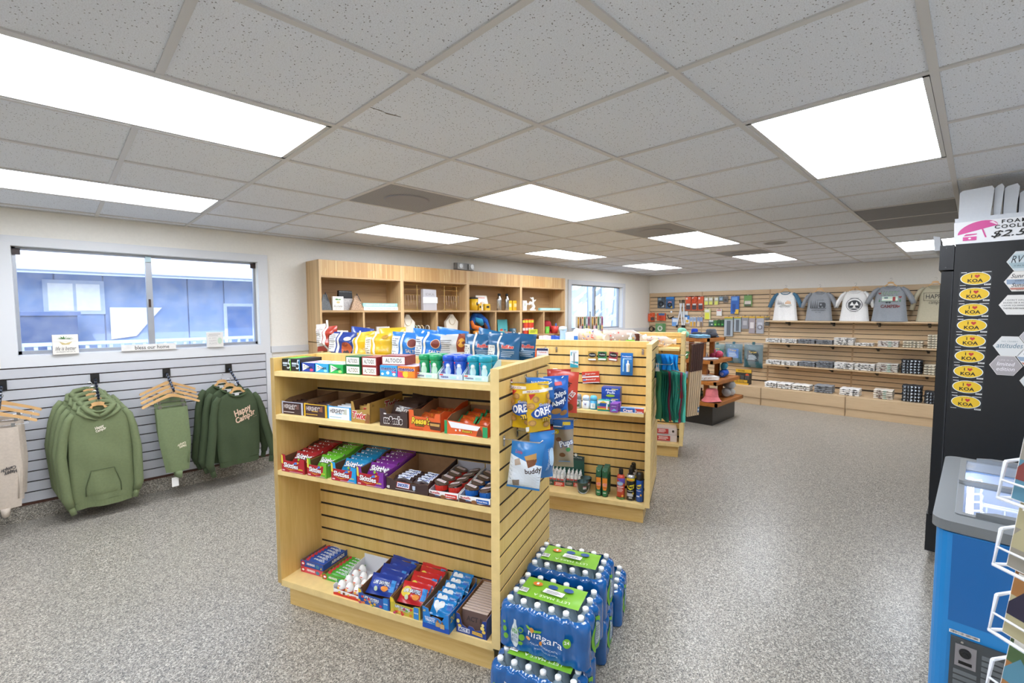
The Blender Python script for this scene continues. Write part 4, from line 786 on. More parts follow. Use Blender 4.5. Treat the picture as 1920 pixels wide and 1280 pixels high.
tray('popcorn_tray', 'dark blue popcorn box beside the end panel', g, 1.052, -.034, Z4, w_, .27, [(0, 0), (w_, 0), (w_, .085), (w_ * .86, .08), (w_ * .8, .035), (w_ * .62, .026), (w_ * .55, .04), (w_ * .42, .042), (w_ * .36, .028), (w_ * .2, .04), (w_ * .12, .085), (0, .09)], [(0, 0), (.27, 0), (.27, .1), (0, .092)], .1, '1d3f8e', Art().rect(.012, .008, .07, .028, 'd9dce6').text('ACT II', .041, .018, .052, .014, '1d3f8e', bold=.04).poly([(.082, .012), (.135, .008), (.133, .024), (.084, .026)], 'e9b93a').text('BUTTER LOVERS', .108, .0175, .044, .006, '2a3f7e', rot=-.05).ell(.012, .055, .008, .01, 'ecd47a').ell(.02, .035, .009, .007, 'ecc75a').ell(.135, .05, .01, .009, 'f0d878').ell(.142, .035, .009, .008, 'ecc75a').ell(.138, .066, .007, .007, 'f2e2a0'), 'gummy candy trays', scol='274a94')
pk = None
for k in range(13):
    lc = put(g, 1.052 + .014, -.012 + k * .0185, Z4 + .006); lb = 'flat brown popcorn packet standing in the popcorn box, %s from the front' % NTH[k]
    if pk is None:
        pk = thing('popcorn_packet', lb, 'popcorn packet', lc, (-.18, 0, g.a), 'popcorn packets'); MB().box(0, 0, 0, .128, .011, .088).build('packet', mat('5f4a44', .7), pk); MB().box(-.001, -.001, .084, .129, .012, .0885).build('fold_edge', mat('cbb9ae', .6), pk)
        Art().text('ACT II', .064, .05, .08, .022, '3a2f30', bold=.03).build(pk)
    else: dup(pk, lc, None, lb)
# ================================================================= near gondola: chip bags along the rear top shelf
def chip(u, v, w, col, lab, art, lean=0, yaw=0, h=.2, z=1.312, seed=0, th=.075, name='chip_bag'):
    return pouch(name, lab, 'snack bag', put(g, u, v, z), (-.06, lean, g.a + yaw), w, h, th, col, art, 'snack bags along the near gondola top', seed=seed, n=12, wrinkle=.005, crimp=.04)
def chips_art(kind, seed=1):
    A = Art()
    if kind == 'redwhite': A.rect(-.075, .03, -.005, .17, 'dcd8d2').fine(-.07, .05, -.01, .15, 9, '8a8078', seed).rect(.0, .0, .016, .19, 'eeeae4').ell(.05, .07, .022, .028, '7a2f22')
    if kind == 'navy': A.rect(-.085, .06, -.025, .17, 'd9d9d6').fine(-.08, .07, -.03, .165, 8, '77777a', seed).rect(-.015, 0, .0, .19, 'ece4d6').ell(.05, .08, .034, .04, 'b8582c').ell(.05, .055, .02, .018, '3a2a2a').ell(.045, .105, .02, .014, '8a3a26').ell(.055, .14, .02, .012, 'd8dde6')
    if kind == 'yellow': A.rect(-.085, .04, -.035, .16, 'd8d3c2').fine(-.08, .05, -.04, .15, 8, '8a8468', seed).rect(-.02, 0, -.006, .19, 'f1ead6').text('ORIGINAL', .05, .075, .06, .014, 'f2d9a0', shear=.2).ell(.05, .035, .02, .009, 'c3342c').ell(.06, .15, .018, .012, 'b5852c')
    if kind == 'blue': A.rect(-.085, .02, -.03, .16, 'd3dbe4').fine(-.08, .03, -.035, .15, 10, '6b7480', seed).rect(-.02, 0, -.006, .19, 'efe6d4').ell(.05, .125, .026, .026, 'e8c9a0').ell(.05, .125, .023, .023, '7c3327').text('SALTY', .05, .078, .07, .02, 'e9d9c4', bold=.02, rot=-.08).ell(.05, .03, .02, .01, 'c8402c', rot=.4).poly([(-.0, .0), (.08, .0), (.08, .03)], '173f78')
    if kind == 'silver': A.fine(-.08, .05, .02, .15, 9, '8c8c8c', seed).rect(.035, .08, .085, .18, '8a3a22').ell(.06, .13, .018, .025, 'd99a2c').rect(.035, .03, .085, .08, 'd8cfc0').fine(.04, .035, .08, .075, 5, '8a7f70', seed)
    if kind == 'teal': A.rect(-.085, .0, -.035, .125, 'd6d8d4').fine(-.08, .01, -.04, .12, 9, '50555a', seed).rect(-.02, 0, -.008, .19, 'eee6d8').text('Ruffles', .04, .12, .06, .018, 'd84a44', bold=.04, line='eecfc8', lw=.03).fine(.0, .065, .08, .1, 4, 'a9c3d6', seed).poly([(-.01, 0), (.085, 0), (.085, .012), (.03, .016)], '4a3a2c')
    return A
for k, (u, v, w, c, kind, lab, lean, yaw, hh, zz) in enumerate((
 (-.10, .41, .16, 'b03a28', 'redwhite', 'red and white chip bag leaning at the window end of the row', -.1, .1, .15, 1.374), (.02, .40, .2, '1d3a8a', 'navy', 'navy chip bag with orange crisp picture', .02, .1, .18, 1.312),
 (.16, .43, .2, 'e3b81e', 'yellow', 'bright yellow chip bag, first of the front yellow pair', -.1, .0, .18, 1.312), (.315, .395, .2, 'ddb325', 'yellow', 'bright yellow chip bag, second of the front yellow pair', -.12, .05, .175, 1.312),
 (.485, .40, .185, '1f78cc', 'blue', 'bright blue salty snack bag beside the yellow chips', .05, .15, .185, 1.312), (.65, .395, .2, '1f78cc', 'blue', 'bright blue salty snack bag beside the silver bag', .03, .05, .18, 1.312),
 (.80, .405, .17, 'c9c9c7', 'silver', 'silver backed snack bag turned around between blue bags', -.04, .1, .178, 1.312), (.945, .41, .165, '23618f', 'teal', 'dark teal ridged chip bag beside the silver bag', .03, .1, .18, 1.312),
 (1.10, .395, .19, '23618f', 'teal', 'dark teal ridged chip bag standing frontmost near the end panel', .02, -.05, .185, 1.312), (1.165, .47, .16, '215c88', 'teal', 'dark teal ridged chip bag at the very end of the row', .06, .2, .185, 1.312), (1.0, .48, .17, '215c88', 'teal', 'dark teal ridged chip bag mostly hidden between two others', 0, .1, .18, 1.312),
 (-.14, .53, .16, 'd9d8c4', '', 'pale cream snack bag behind the red and white one', 0, .1, .165, 1.33), (.05, .52, .17, '20439c', '', 'dark blue snack bag standing behind the navy bag', .1, .1, .205, 1.312), (.30, .53, .2, 'e6bd22', '', 'yellow chip bag in the rear row', -.05, 0, .205, 1.312), (.53, .51, .17, '2a80d0', 'blue', 'bright blue salty bag in the rear row', .1, .1, .2, 1.312), (.70, .51, .2, '2a80d0', '', 'bright blue bag in the rear row with its top folded over', .15, .1, .205, 1.312), (.94, .53, .18, '2a6f9f', '', 'teal chip bag in the rear row with a bent top', .2, .1, .2, 1.312))):
    chip(u, v, w, c, lab, chips_art(kind, k) if kind else None, lean, yaw, hh, zz, k)
# ---- pegs with hanging bags on the end panel
def peg(fr, loc, rot, L, lab, grp='chrome peg hooks'):
    t = thing('peg_hook', lab, 'peg hook', loc, rot, grp)
    MB().box(-.008, -.004, -.03, .008, 0, .014).build('plate', M_CHROME, t)
    MB().tube([(0, -.002, 0), (0, -L + .015, .0), (0, -L, .012)], .0025, 6).build('rod', M_CHROME, t)
EP = 1.279; ea = g.a + PI / 2
for v, z, L, lab in ((.079, 1.3, .19, 'upper peg hook nearest the end panel front edge'), (.259, 1.3, .19, 'middle upper peg hook on the end panel'), (.424, 1.298, .2, 'upper peg hook near the rear of the end panel'), (-.005, 1.066, .18, 'lower peg hook nearest the end panel front edge'), (.148, 1.068, .19, 'second lower peg hook on the end panel'), (.311, 1.06, .18, 'third lower peg hook on the end panel'), (.58, 1.03, .17, 'lower peg hook near the rear of the end panel')):
    peg(g, tuple(g(EP, v, z)), ea, L, lab, 'chrome peg hooks on the near gondola end')
def cookies(seed=0):
    A = Art().rect(-.075, .175, .075, .187, 'eae4da').text('MEGA SIZE', -.03, .181, .05, .008, '9a4a5a').poly([(-.05, .17), (-.02, .17), (-.045, .145)], 'c4302c')
    for x, zz in ((-.02, .145), (.04, .155), (-.045, .12), (-.04, .045), (.03, .03), (.045, .125)): A.ell(x, zz, .016, .014, 'b98a4a').ell(x, zz, .01, .009, 'cf9f5c')
    return A.ell(.01, .092, .058, .028, '1c4fa6', 24, .15).text('OREO', .01, .094, .095, .036, 'f6f6f8', bold=.04, rot=.15, line='1c4fa6').text('mini', .03, .064, .05, .026, 'f0c62c', bold=.03, rot=.15, line='16244a').text('Golden', .015, .122, .05, .012, 'eef2fb', shear=.2, line='2a5ab0').rect(-.07, .01, -.055, .03, 'f0ece2')
def hang(u, v, z, yaw, w, h, col, art, lab, seed=0, th=.045, tilt=0, cat='snack bag'):
    """pouch hanging below a peg: z is its top; front faces the viewer along -v"""
    return pouch('hanging_bag', lab, cat, put(g, u, v, z - h), (0, tilt, g.a + yaw), w, h, th, col, art, 'snack bags hanging on the end panel', seed=seed, n=12, wrinkle=.004)
hang(1.335, .085, 1.297, -.05, .105, .2, 'e6b91c', cookies(), 'yellow sandwich cookie bag hanging flat, nearer the panel'); hang(1.41, .085, 1.305, .85, .115, .215, 'e6b91c', cookies(), 'yellow sandwich cookie bag hanging turned, in front of the other', 3, tilt=-.04)
hang(1.39, .16, 1.315, .3, .13, .11, '2b6fc0', Art().text('NABISCO', 0, .09, .08, .012, 'f0f0f0'), 'blue bag top peeking out behind the yellow cookie bags', 5)
hang(1.438, .24, 1.315, .75, .13, .2, '2368c4', Art().ell(0, .1, .045, .05, '123a7a').text('Chips', 0, .115, .08, .035, 'f2f4f8', bold=.03, rot=.3).text('Ahoy!', 0, .08, .08, .03, 'f2f4f8', bold=.03, rot=.3).ell(-.01, .04, .022, .016, 'c79450').ell(.03, .03, .02, .015, 'b98340').rect(-.02, .16, .02, .175, 'd8505a'), 'blue chocolate chip cookie bag turned edge-on', 6, .06)
hang(1.44, .34, 1.325, .25, .14, .2, 'd0442f', Art().text('NUTTER', 0, .12, .09, .028, '2c1d1a', bold=.03, rot=.9).text('BITES', .03, .08, .07, .026, 'e8e0da', bold=.03, rot=.9).rect(-.06, .012, -.02, .05, 'dcd8d2').ell(.03, .03, .02, .02, '8a4a24'), 'red orange cookie bag hanging rearmost on the upper pegs', 7, .05, .05)
hang(1.40, .41, 1.325, .35, .12, .18, 'b5362a', Art().text('NUTTER', 0, .1, .09, .028, '2c1d1a', bold=.03, rot=.9), 'dark red cookie bag hidden behind the red orange one', 8)
hang(1.355, .03, 1.055, .3, .145, .21, '2c7fc4', Art().poly([(-.07, .01), (.07, .01), (.07, .11), (-.07, .15)], 'dfe6ee').text('buddy', .035, .09, .07, .03, '3a2620', bold=.02, rot=.2).poly([(-.01, .15), (.04, .17), (.045, .13), (.01, .115)], 'c89a5a').poly([(.0, .135), (.045, .145), (.04, .118), (.012, .105)], '7a4a2c').poly([(-.05, .13), (-.03, .14), (-.02, .115), (-.045, .105)], 'b9a695').poly([(-.05, .04), (-.02, .045), (-.018, .015), (-.045, .012)], '8a7a6c').text('Little', -.035, .165, .03, .014, 'd8505a', shear=.2), 'blue and white wafer bag hanging lowest and nearest', 9, .05, .12)
hang(1.412, .1, 1.085, .95, .135, .21, '2a78bf', Art().rect(-.06, .05, -.03, .17, 'dfe2e4').fine(-.058, .06, -.032, .165, 8, '77808a').text('TRADITIONAL', .015, .09, .1, .012, 'd8e6f2', rot=PI / 2).ell(.035, .1, .02, .04, 'b9d6ee'), 'blue wafer bag seen edge-on beside the lowest one', 10, .06, .05)
hang(1.345, .3, 1.07, .1, .12, .21, '2d2426', Art().rect(-.06, .175, .06, .2, 'a8232a').text('OREO', .01, .09, .08, .03, 'eef0f4', bold=.04, line='2a5ab0').ell(-.03, .13, .02, .02, 'd9dde4').ell(.03, .13, .018, .018, 'e8e4dc').ell(.03, .04, .03, .026, '6a3a24').ell(-.03, .05, .012, .012, 'c43a3a'), 'black and red cookie bag hanging behind the edge-on blue bag', 11, .04)
hang(1.335, .53, 1.055, .1, .1, .25, '8f8170', Art().rect(-.048, .2, .048, .24, '2a62b0').ell(0, .15, .016, .012, '7a5030').ell(.01, .09, .016, .012, '7a5030').ell(.0, .06, .02, .014, 'd9d6cc'), 'taupe cookie bag, the narrower of two with blue tops', 12, .05)
hang(1.395, .5, 1.06, .2, .115, .26, 'a89a86', Art().rect(-.055, .205, .055, .25, '2468b8').rect(.0, .225, .04, .24, 'e9d23a').text('Pups', .02, .13, .07, .04, 'e9eef6', bold=.04, rot=.3, line='2a4a9a').ell(-.02, .15, .014, .011, '7a5030').ell(.0, .07, .016, .012, '7a5030').ell(.03, .1, .012, .01, '3a8a4a').ell(-.03, .19, .012, .012, 'e8d23c').rect(-.02, .03, .04, .036, '7a9ac4'), 'tan cookie bag with blue top and yellow corner', 13, .05)
# ---- bottled water packs
def water(u, v, z, rot, lab, top=True):
    t = thing('water_pack', lab, 'water pack', put(g, u, v, z), g.a + rot, 'shrink-wrapped water packs'); p = .0622; W, Dp = 6 * p, 4 * p
    bl = mat('135a9e', .16, coat=.6, var=.12, scale=18)
    def outline(s0):
        P = []
        for k in range(6):
            for a in (0, .25, .5, .75): P.append((k * p + a * p, -s0 * .010 * math.sin(a * PI)))
        for k in range(4):
            for a in (0, .25, .5, .75): P.append((W + s0 * .010 * math.sin(a * PI), k * p + a * p))
        for k in range(6):
            for a in (0, .25, .5, .75): P.append((W - k * p - a * p, Dp + s0 * .010 * math.sin(a * PI)))
        for k in range(4):
            for a in (0, .25, .5, .75): P.append((-s0 * .010 * math.sin(a * PI), Dp - k * p - a * p))
        return P
    b = MB(); prof = [(.0, .9, .004), (.0, 1, .02), (0, .8, .08), (0, 1, .12), (.002, 1, .148), (.007, 1.6, .164), (.016, 1.8, .176), (.03, 1.2, .183)]; n = 80
    for ins, s0, zz in prof:
        for x, y in outline(s0): b.V.append((x + (W / 2 - x) * ins * 5, y + (Dp / 2 - y) * ins * 5, zz))
    for k in range(len(prof) - 1):
        for i in range(n): b.F.append([k * n + i, k * n + (i + 1) % n, (k + 1) * n + (i + 1) % n, (k + 1) * n + i]); b.I.append(0)
    b.build('blue_wrap', bl, t, smooth=True)
    global BOT
    if 'BOT' not in globals():
        BOT = (MB().lathe([(.026, .005), (.03, .012), (.03, .125), (.028, .15), (.02, .172), (.0125, .182), (.0125, .188)], 10).mesh('bottle', mat('b9d0de', .1, alpha=.5, coat=.5), True), MB().lathe([(.0128, .188), (.0132, .19), (.0132, .198), (.0112, .2)], 10).mesh('cap', mat('f1f3f3', .35), True))
    for i in range(6):
        for j in range(4):
            q = ob('bottle', BOT[0], t, ((i + .5) * p, (j + .5) * p, 0)); ob('cap', BOT[1], q)
    if top:
        zt = .2025
        MB().grid(lambda a, c: (.05 + a * (W - .1), .055 + c * (Dp - .11), zt + .003 * math.sin(a * 19) * math.sin(c * 9)), 12, 6).build('green_top_label', mat('7cb82f', .3, coat=.4), t, smooth=True)
        A = Art().text("LET'S MAKE A", .2, .075, .16, .016, 'e9f3d8', rot=PI).ell(.11, .15, .022, .015, 'e27a2c').ell(.18, .152, .022, .015, '20508f').ell(.25, .155, .022, .015, '20508f').rect(.105, .143, .115, .158, 'f4f4f4').bars(.054, .07, .09, .1, 12).text('DIFFERENCE', .2, .1, .12, .012, '2f6a2a', rot=PI)
        if z > .1: A.poly([(.15, .1), (.24, .095), (.245, .125), (.155, .132)], 'f3f3f2').fine(.16, .1, .235, .122, 4, '666666')
        A.build(t, lambda x, y, e: (x, y, zt + .0045 + e), 'top_print')
    A = Art(.0006)
    P = [(-.005, .0), (.005, 0), (.013, .02), (.015, .06), (.012, .08), (.006, .1), (.005, .118), (-.005, .118), (-.006, .1), (-.012, .08), (-.015, .06), (-.013, .02)]
    A.poly([(x * 1.25 + .07, zz * 1.0 + .012) for x, zz in P], 'd3dbe0').text('DALE OTRA', .07, .096, .028, .008, '4d9a2c').text('VIDA', .07, .08, .03, .018, '4d9a2c', bold=.02).text('A ESTA', .07, .06, .03, .013, '24588f').text('BOTELLA', .07, .042, .03, .013, '24588f')
    A.text('niagara', .205, .085, .15, .036, 'f2f6f9', rot=-.12).ell(.185, .062, .006, .009, 'd98a2c').text('AGUA  PURIFICADA', .2, .052, .12, .007, 'cfe0ee', rot=-.12).text('24 BOTELLAS DE AGUA', .21, .035, .1, .006, 'bcd3e6', rot=-.12)
    A.poly([(.12, .125), (.15, .118), (.19, .115), (.185, .105), (.15, .108), (.125, .112)], '7cb82f').ell(.15, .114, .01, .011, 'c98a3a').ell(.1, .1, .012, .012, '6fae34').ell(.1, .1, .008, .008, '1a5c9e').ell(.105, .07, .012, .014, '6fae34').ell(.1, .045, .01, .008, '6fae34').ell(.03, .09, .008, .012, '6fae34').ell(.035, .06, .01, .012, '6fae34').ell(.028, .12, .006, .006, '6fae34')
    A.ell(.3, .105, .016, .02, '74b52f').text('24', .3, .108, .02, .014, 'f6faee', bold=.02).ell(.135, .078, .011, .007, 'e9a05a')
    sc = lambda x: -.010 * abs(math.sin(PI * x / p)) * .9
    A.build(t, lambda x, zz, e: (x, sc(x) - .0012 - e, zz), cut=.012)
    Art(.0006).ell(Dp / 2, .08, .06, .07, '74b52f', 24).ell(Dp / 2, .08, .042, .054, '1a5c9e', 24).ell(Dp / 2, .08, .036, .048, 'b9c6cc', 20).fine(Dp / 2 - .025, .05, Dp / 2 + .025, .11, 7, '6f7f88').build(t, lambda y, zz, e: (W - sc(y) + .0012 + e, y, zz), 'side_print', cut=.012)
    return t
water(1.292, -.175, 0, -.03, 'shrink-wrapped blue water pack on the floor, front and lowest'); water(1.298, -.085, .2065, -.05, 'blue water pack with white price sticker, on top at the front'); water(1.305, .2, 0, .04, 'blue water pack on the floor behind the front ones', False); water(1.3, .215, .2065, .01, 'blue water pack on top at the back, green label up'); water(1.33, .482, 0, .06, 'rearmost blue water pack on the floor, half hidden', False)
# ================================================================= middle gondola
g2 = G2; IM = ' on the middle gondola'
def deo(u, w, h, c, cap, art, lab, n=1):
    t = thing('deodorant', lab, 'deodorant', put(g2, u + w / 2, -.02 + .028, .85), g2.a, 'deodorant sticks')
    MB().lathe([(.5, 0), (.52, .01), (.5, h * .62)], 18, sx=w, sy=.05).build('body', mat(c, .35, coat=.2), t, smooth=True); MB().lathe([(.5, h * .63), (.5, h * .82), (.42, h * .95), (.2, h)], 18, sx=w, sy=.05).build('cap', mat(cap, .25, coat=.2), t, smooth=True)
    art.build(t, lambda x, zz, e: (x, -.0265 * math.sqrt(max(.05, 1 - (x / (w * .52)) ** 2)) - .001 - e, zz), cut=.012)
deo(-.538, .062, .115, '8d9294', '85898b', Art().rect(-.02, .015, .02, .06, '4a6a50').ell(0, .045, .015, .014, 'c9d3c9').rect(-.018, .008, .018, .014, 'd0d4d4'), 'grey deodorant stick with green label' + IM); deo(-.469, .057, .105, 'dfe6ee', 'c7dcee', Art().text('Dove', 0, .05, .03, .012, '8a8ab0').ell(0, .038, .008, .008, '8a8ab0'), 'white deodorant stick with pale blue cap' + IM); deo(-.408, .055, .108, '3f9fd0', '57b4e0', Art().rect(-.018, .01, .018, .05, 'e6f0f4').text('S', 0, .03, None, .02, '6a9ab8'), 'sky blue deodorant stick' + IM)
carton('tampon_box', 'green and white tampon box' + IM, 'box', g2, -.341, -.04, .8505, .09, .06, .08, '1f9a86', Art().rect(0, .055, .09, .08, 'eef2ef').ell(.045, .05, .032, .016, '1d4f9e').poly([(.012, .062), (.045, .078), (.078, .062)], 'e8c63a').rect(.0, .024, .09, .034, 'd4486a').rect(.0, .012, .09, .022, 'e8c63a').rect(.068, .014, .078, .055, 'eef2f4'))
for k in range(2): carton('pad_pack', ['purple pad pack in front', 'purple pad pack behind the first one'][k] + IM, 'pack', g2, -.24 + k * .012, -.062 + k * .052, .8505, .056, .048, .066, '8a4fae', Art().rect(.004, .03, .052, .06, '6a3f96').text('always', .028, .045, .036, .01, 'e8dcf2').poly([(.006, .008), (.05, .014), (.03, .028)], '6fb4d8'), 'purple pad packs')
carton('toothpaste_box', 'red and blue toothpaste carton lying' + IM, 'toothpaste', g2, -.166, -.04, .8505, .17, .04, .036, 'b9c6da', Art().rect(0, 0, .105, .036, '1f5fae').poly([(.105, 0), (.12, .018), (.105, .036), (.17, .036), (.17, 0)], 'c83a2e').text('Crest', .055, .018, .07, .022, 'f4f6fa', bold=.03, line='c83a2e', lw=.03).rect(.12, .008, .16, .014, 'f0e6e2').rect(.0, .0, .17, .005, 'dfe6ee'), top=Art().rect(0, 0, .17, .04, '9fb9d8').rect(.01, .01, .1, .03, '5d8fc8'))
for k in range(2): carton('tissue_box', ['dark blue wipes box, lower of two', 'dark blue wipes box, upper of two'][k] + IM, 'box', g2, -.336, .1, .851 + .08 * k, .145, .1, .079, '1c3f9c', Art().rect(0, .03, .145, .079, '1f4fb4').text('Always', .07, .058, .08, .02, 'eef2fa', bold=.03).text('Pads', .075, .04, .06, .016, 'eef2fa', bold=.03).ell(.07, .016, .035, .01, '9fc23a').rect(.08, .066, .13, .072, 'e8d24a'), 'dark blue boxes')
for x, y in ((-.56, 0), (-.2, 0)): pass
# hanging packets
def card(fr, u, v, z, w, h, col, art, lab, rot=0, th=.004, name='blister_card', cat='packet', grp=None, tilt=0, extra=None, yaw=0):
    t = thing(name, lab, cat, put(fr, u, v, z - h), (0, tilt, fr.a + yaw), grp); MB().box(-w / 2, -th, 0, w / 2, 0, h).build('card', mat(col, .4), t)
    if art: art.build(t, lambda x, zz, e: (x, -th - e, zz))
    if extra: extra(t)
    return t
PF = .225
for u, z, lab in ((-.95, 1.3, 'bare peg hook at the hidden end of the top groove'), (-.848, 1.3, 'peg hook above the pain relief packets'), (-.75, 1.3, 'empty peg hook on the top groove'), (-.036, 1.3, 'empty peg hook beside the upright edge')): peg(g2, tuple(g2(u, .244, z)), g2.a, .06, lab, 'peg hooks on the middle gondola')
def tube_on(x0, z0, r, L, col, cap):
    def f(t):
        o = MB().lathe([(r * .6, 0), (r, .006), (r, L * .8), (r * .5, L * .82)], 10).build('tube', mat(col, .35), t, (x0, -.004 - r, z0)); MB().lathe([(r * .55, L * .82), (r * .5, L)], 10).build('cap', mat(cap, .4), o)
    return f
card(g2, -.59, PF, 1.29, .072, .145, 'e9eef0', Art().rect(-.034, .0, .034, .05, '2f9fb4').poly([(-.034, .05), (.034, .03), (.034, .02), (-.034, .035)], 'dfe9ec').rect(-.02, .12, .02, .135, 'c9cdd4').rect(-.03, .1, -.02, .13, '5fb4c4'), 'white and teal thermometer card hanging' + IM, extra=lambda t: MB().tube([(0, -.008, .03), (0, -.008, .12)], .004, 6).build('thermometer', mat('7d8488', .4), t), grp='cards hanging on the middle gondola')
for u, c, nm, dz in ((-.437, 'b08d45', 'gold', .005), (-.355, '2f7a4a', 'green', 0), (-.27, '9a3a46', 'dark red', 0)):
    card(g2, u, PF, 1.285, .07, .075 + dz, c, Art().ell(0, .05, .032, .02, '1c1a1a').text('ChapStick', 0, .05, .05, .012, 'eceae4', bold=.02), nm + ' lip balm card hanging' + IM, extra=lambda t: MB().lathe([(.007, 0), (.007, .06)], 10).build('balm_stick', mat('e9e7e2', .4), t, (-.03, -.011, .012), (0, PI / 2, 0)), grp='cards hanging on the middle gondola', tilt=.1 if 'red' in nm else 0)
def tb(t):
    MB().tube([(-.025, -.01, .03), (-.025, -.01, .13)], .006, 8).build('toothbrush', mat('9fd0e8', .3), t); MB().lathe([(.012, 0), (.014, .06), (.006, .07), (.006, .09)], 10).build('paste_tube', mat('e4ecf0', .35), t, (.012, -.016, .03))
card(g2, -.158, PF, 1.28, .096, .18, '1d6fc0', Art().text('Toothpaste', 0, .15, .075, .014, 'f0f4f8', bold=.02).rect(-.03, .13, .04, .136, 'b9d6f0').rect(-.04, .02, .04, .125, '2f80cc'), 'blue travel toothbrush card hanging' + IM, extra=tb, grp='cards hanging on the middle gondola')
t = thing('medicine_box', 'red pain relief double box hanging crooked' + IM, 'medicine box', put(g2, -.44, PF - .03, 1.026), (0, -.1, g2.a), 'medicine packets'); MB().box(-.07, 0, 0, .07, .03, .092).build('box', mat('c8402f', .4), t); Art().rect(-.07, .046, .07, .056, 'e6eef2').text('Benadryl', .0, .028, .08, .014, 'f4eeee', bold=.02).text('ibuprofen', .0, .075, .085, .014, 'f4eeee', bold=.02).rect(-.065, .062, -.04, .068, '9fb9e0').rect(-.065, .02, -.04, .034, '5f8fd0').rect(-.07, 0, .07, .006, 'd8e2ea').build(t)
t = thing('medicine_packet', 'white and navy pain relief packet hanging near the hidden end' + IM, 'medicine packet', put(g2, -.865, PF - .02, 1.2), g2.a, 'medicine packets'); MB().box(-.05, 0, 0, .05, .02, .1).build('box', mat('e6e6ea', .4), t); Art().rect(-.05, .08, .05, .1, '22305c').text('Tylenol', 0, .065, .07, .014, 'd0442f', bold=.02).rect(-.045, .0, .045, .045, 'b9b0b4').build(t)
t = thing('medicine_packet', 'orange pain relief packet hanging beside the white and navy one' + IM, 'medicine packet', put(g2, -.96, PF - .02, 1.22), g2.a, 'medicine packets'); MB().box(-.045, 0, 0, .04, .02, .07).build('box', mat('e0622c', .4), t); Art().text('Motrin', 0, .04, .06, .016, 'f8efe8').build(t)
def medbottle(u, c, h, lab):
    t = thing('medicine_bottle', lab + IM, 'medicine bottle', put(g2, u, PF - .032, 1.128 - h), g2.a, 'hanging medicine bottles'); MB().box(-.032, 0, 0, .032, .03, h * .72).build('body', mat(c, .35), t); MB().lathe([(.018, h * .72), (.018, h * .78), (.022, h * .8), (.022, h)], 12, (0, .015)).build('cap', mat('eceff2' if c != 'b5302c' else 'b5302c', .4), t); Art().rect(-.028, .02, .028, h * .6, 'e6e2e2' if c == 'b5302c' else 'dfe4ee').rect(-.02, .03, .02, .045, '3a5aa0').build(t)
medbottle(-.84, 'e8eaee', .075, 'small white medicine bottle hanging'); medbottle(-.752, 'eceef2', .085, 'wide white medicine bottle hanging'); medbottle(-.652, 'b5302c', .15, 'red medicine bottle hanging')
carton('medicine_box', 'small red medicine carton standing at the shelf end' + IM, 'medicine box', g2, -.6, -.03, .8505, .05, .04, .075, 'c8452f', Art().rect(.005, .02, .045, .05, '9fb4cc'))
# bottom deck of the middle gondola
def dropper(u0, v0, n, m, lab, tl, card=None):
    W = n * .033 + .012
    t = thing('bottle_display', tl, 'display box', put(g2, u0, v0, .158), g2.a, 'insect repellent display boxes'); MB().box(0, 0, 0, W, .002, .035).build('front_panel', mat('2a4a40', .5), t); MB().box(0, 0, 0, .002, m * .036 + .01, .035).build('side_panel', mat('8a2f2a', .5), t); MB().box(W - .002, 0, 0, W, m * .036 + .01, .06).build('side_panel', mat('c9c6c2', .5), t); MB().box(0, m * .036 + .01, 0, W, m * .036 + .012, .16 if not card else .2).build('back_panel', mat('24544a', .5), t)
    if card: MB().prism([(0, .2), (W, .2), (W, .235), (W * .62, .24), (W * .6, .255), (W * .5, .262), (W * .4, .255), (W * .38, .24), (0, .235)], m * .036 + .008, m * .036 + .012).build('header_card', mat('263f42', .5), t); Art().ell(W / 2, .245, .013, .013, 'e2e2de').text("Sawyer's Family", W / 2, .222, W * .75, .014, 'dfe6e2', shear=.2).build(t, lambda x, zz, e: (x, m * .036 + .008 - e, zz), 'header_print')
    Art().rect(W * .5, .0, W, .035, 'c23a2f').fine(W * .55, .005, W * .95, .03, 3, 'e8d8d4').fine(.005, .008, W * .45, .03, 3, 'c9b9b0').build(t)
    b0 = None
    for i in range(n):
        for j in range(m):
            lc = put(g2, u0 + .022 + i * .033, v0 + .022 + j * .036, .1595); lb = lab + ', %s row, %s along' % (NTH[j], NTH[i])
            if b0 is None:
                b0 = thing('spray_bottle', lb, 'bottle', lc, g2.a, lab + ' group'); MB().lathe([(.0145, 0), (.0155, .006), (.0155, .075), (.012, .085), (.007, .09)], 12).build('body', mat('e4e6e6', .35), b0, smooth=True); MB().lathe([(.009, .09), (.009, .105), (.0055, .108), (.004, .125), (.0025, .13)], 10).build('nozzle', mat('f2f4f4', .35), b0, smooth=True)
                Art().rect(-.015, .02, .015, .045, '5a6a62').rect(-.014, .045, .014, .058, 'c9504a').ell(0, .03, .006, .005, '6fae4a').build(b0, lambda x, zz, e: ((.0158 + e) * math.sin(x / .0158), -(.0158 + e) * math.cos(x / .0158), zz), 'label', cut=.008)
            else: dup(b0, lc, None, lb)
dropper(-.815, .1, 5, 3, 'white nozzle bottle in the display box without header', 'display box of white nozzle bottles by the near gondola'); dropper(-.64, .13, 4, 2, 'white nozzle bottle in the display box with teal header', 'display box of white nozzle bottles with teal header card', True)
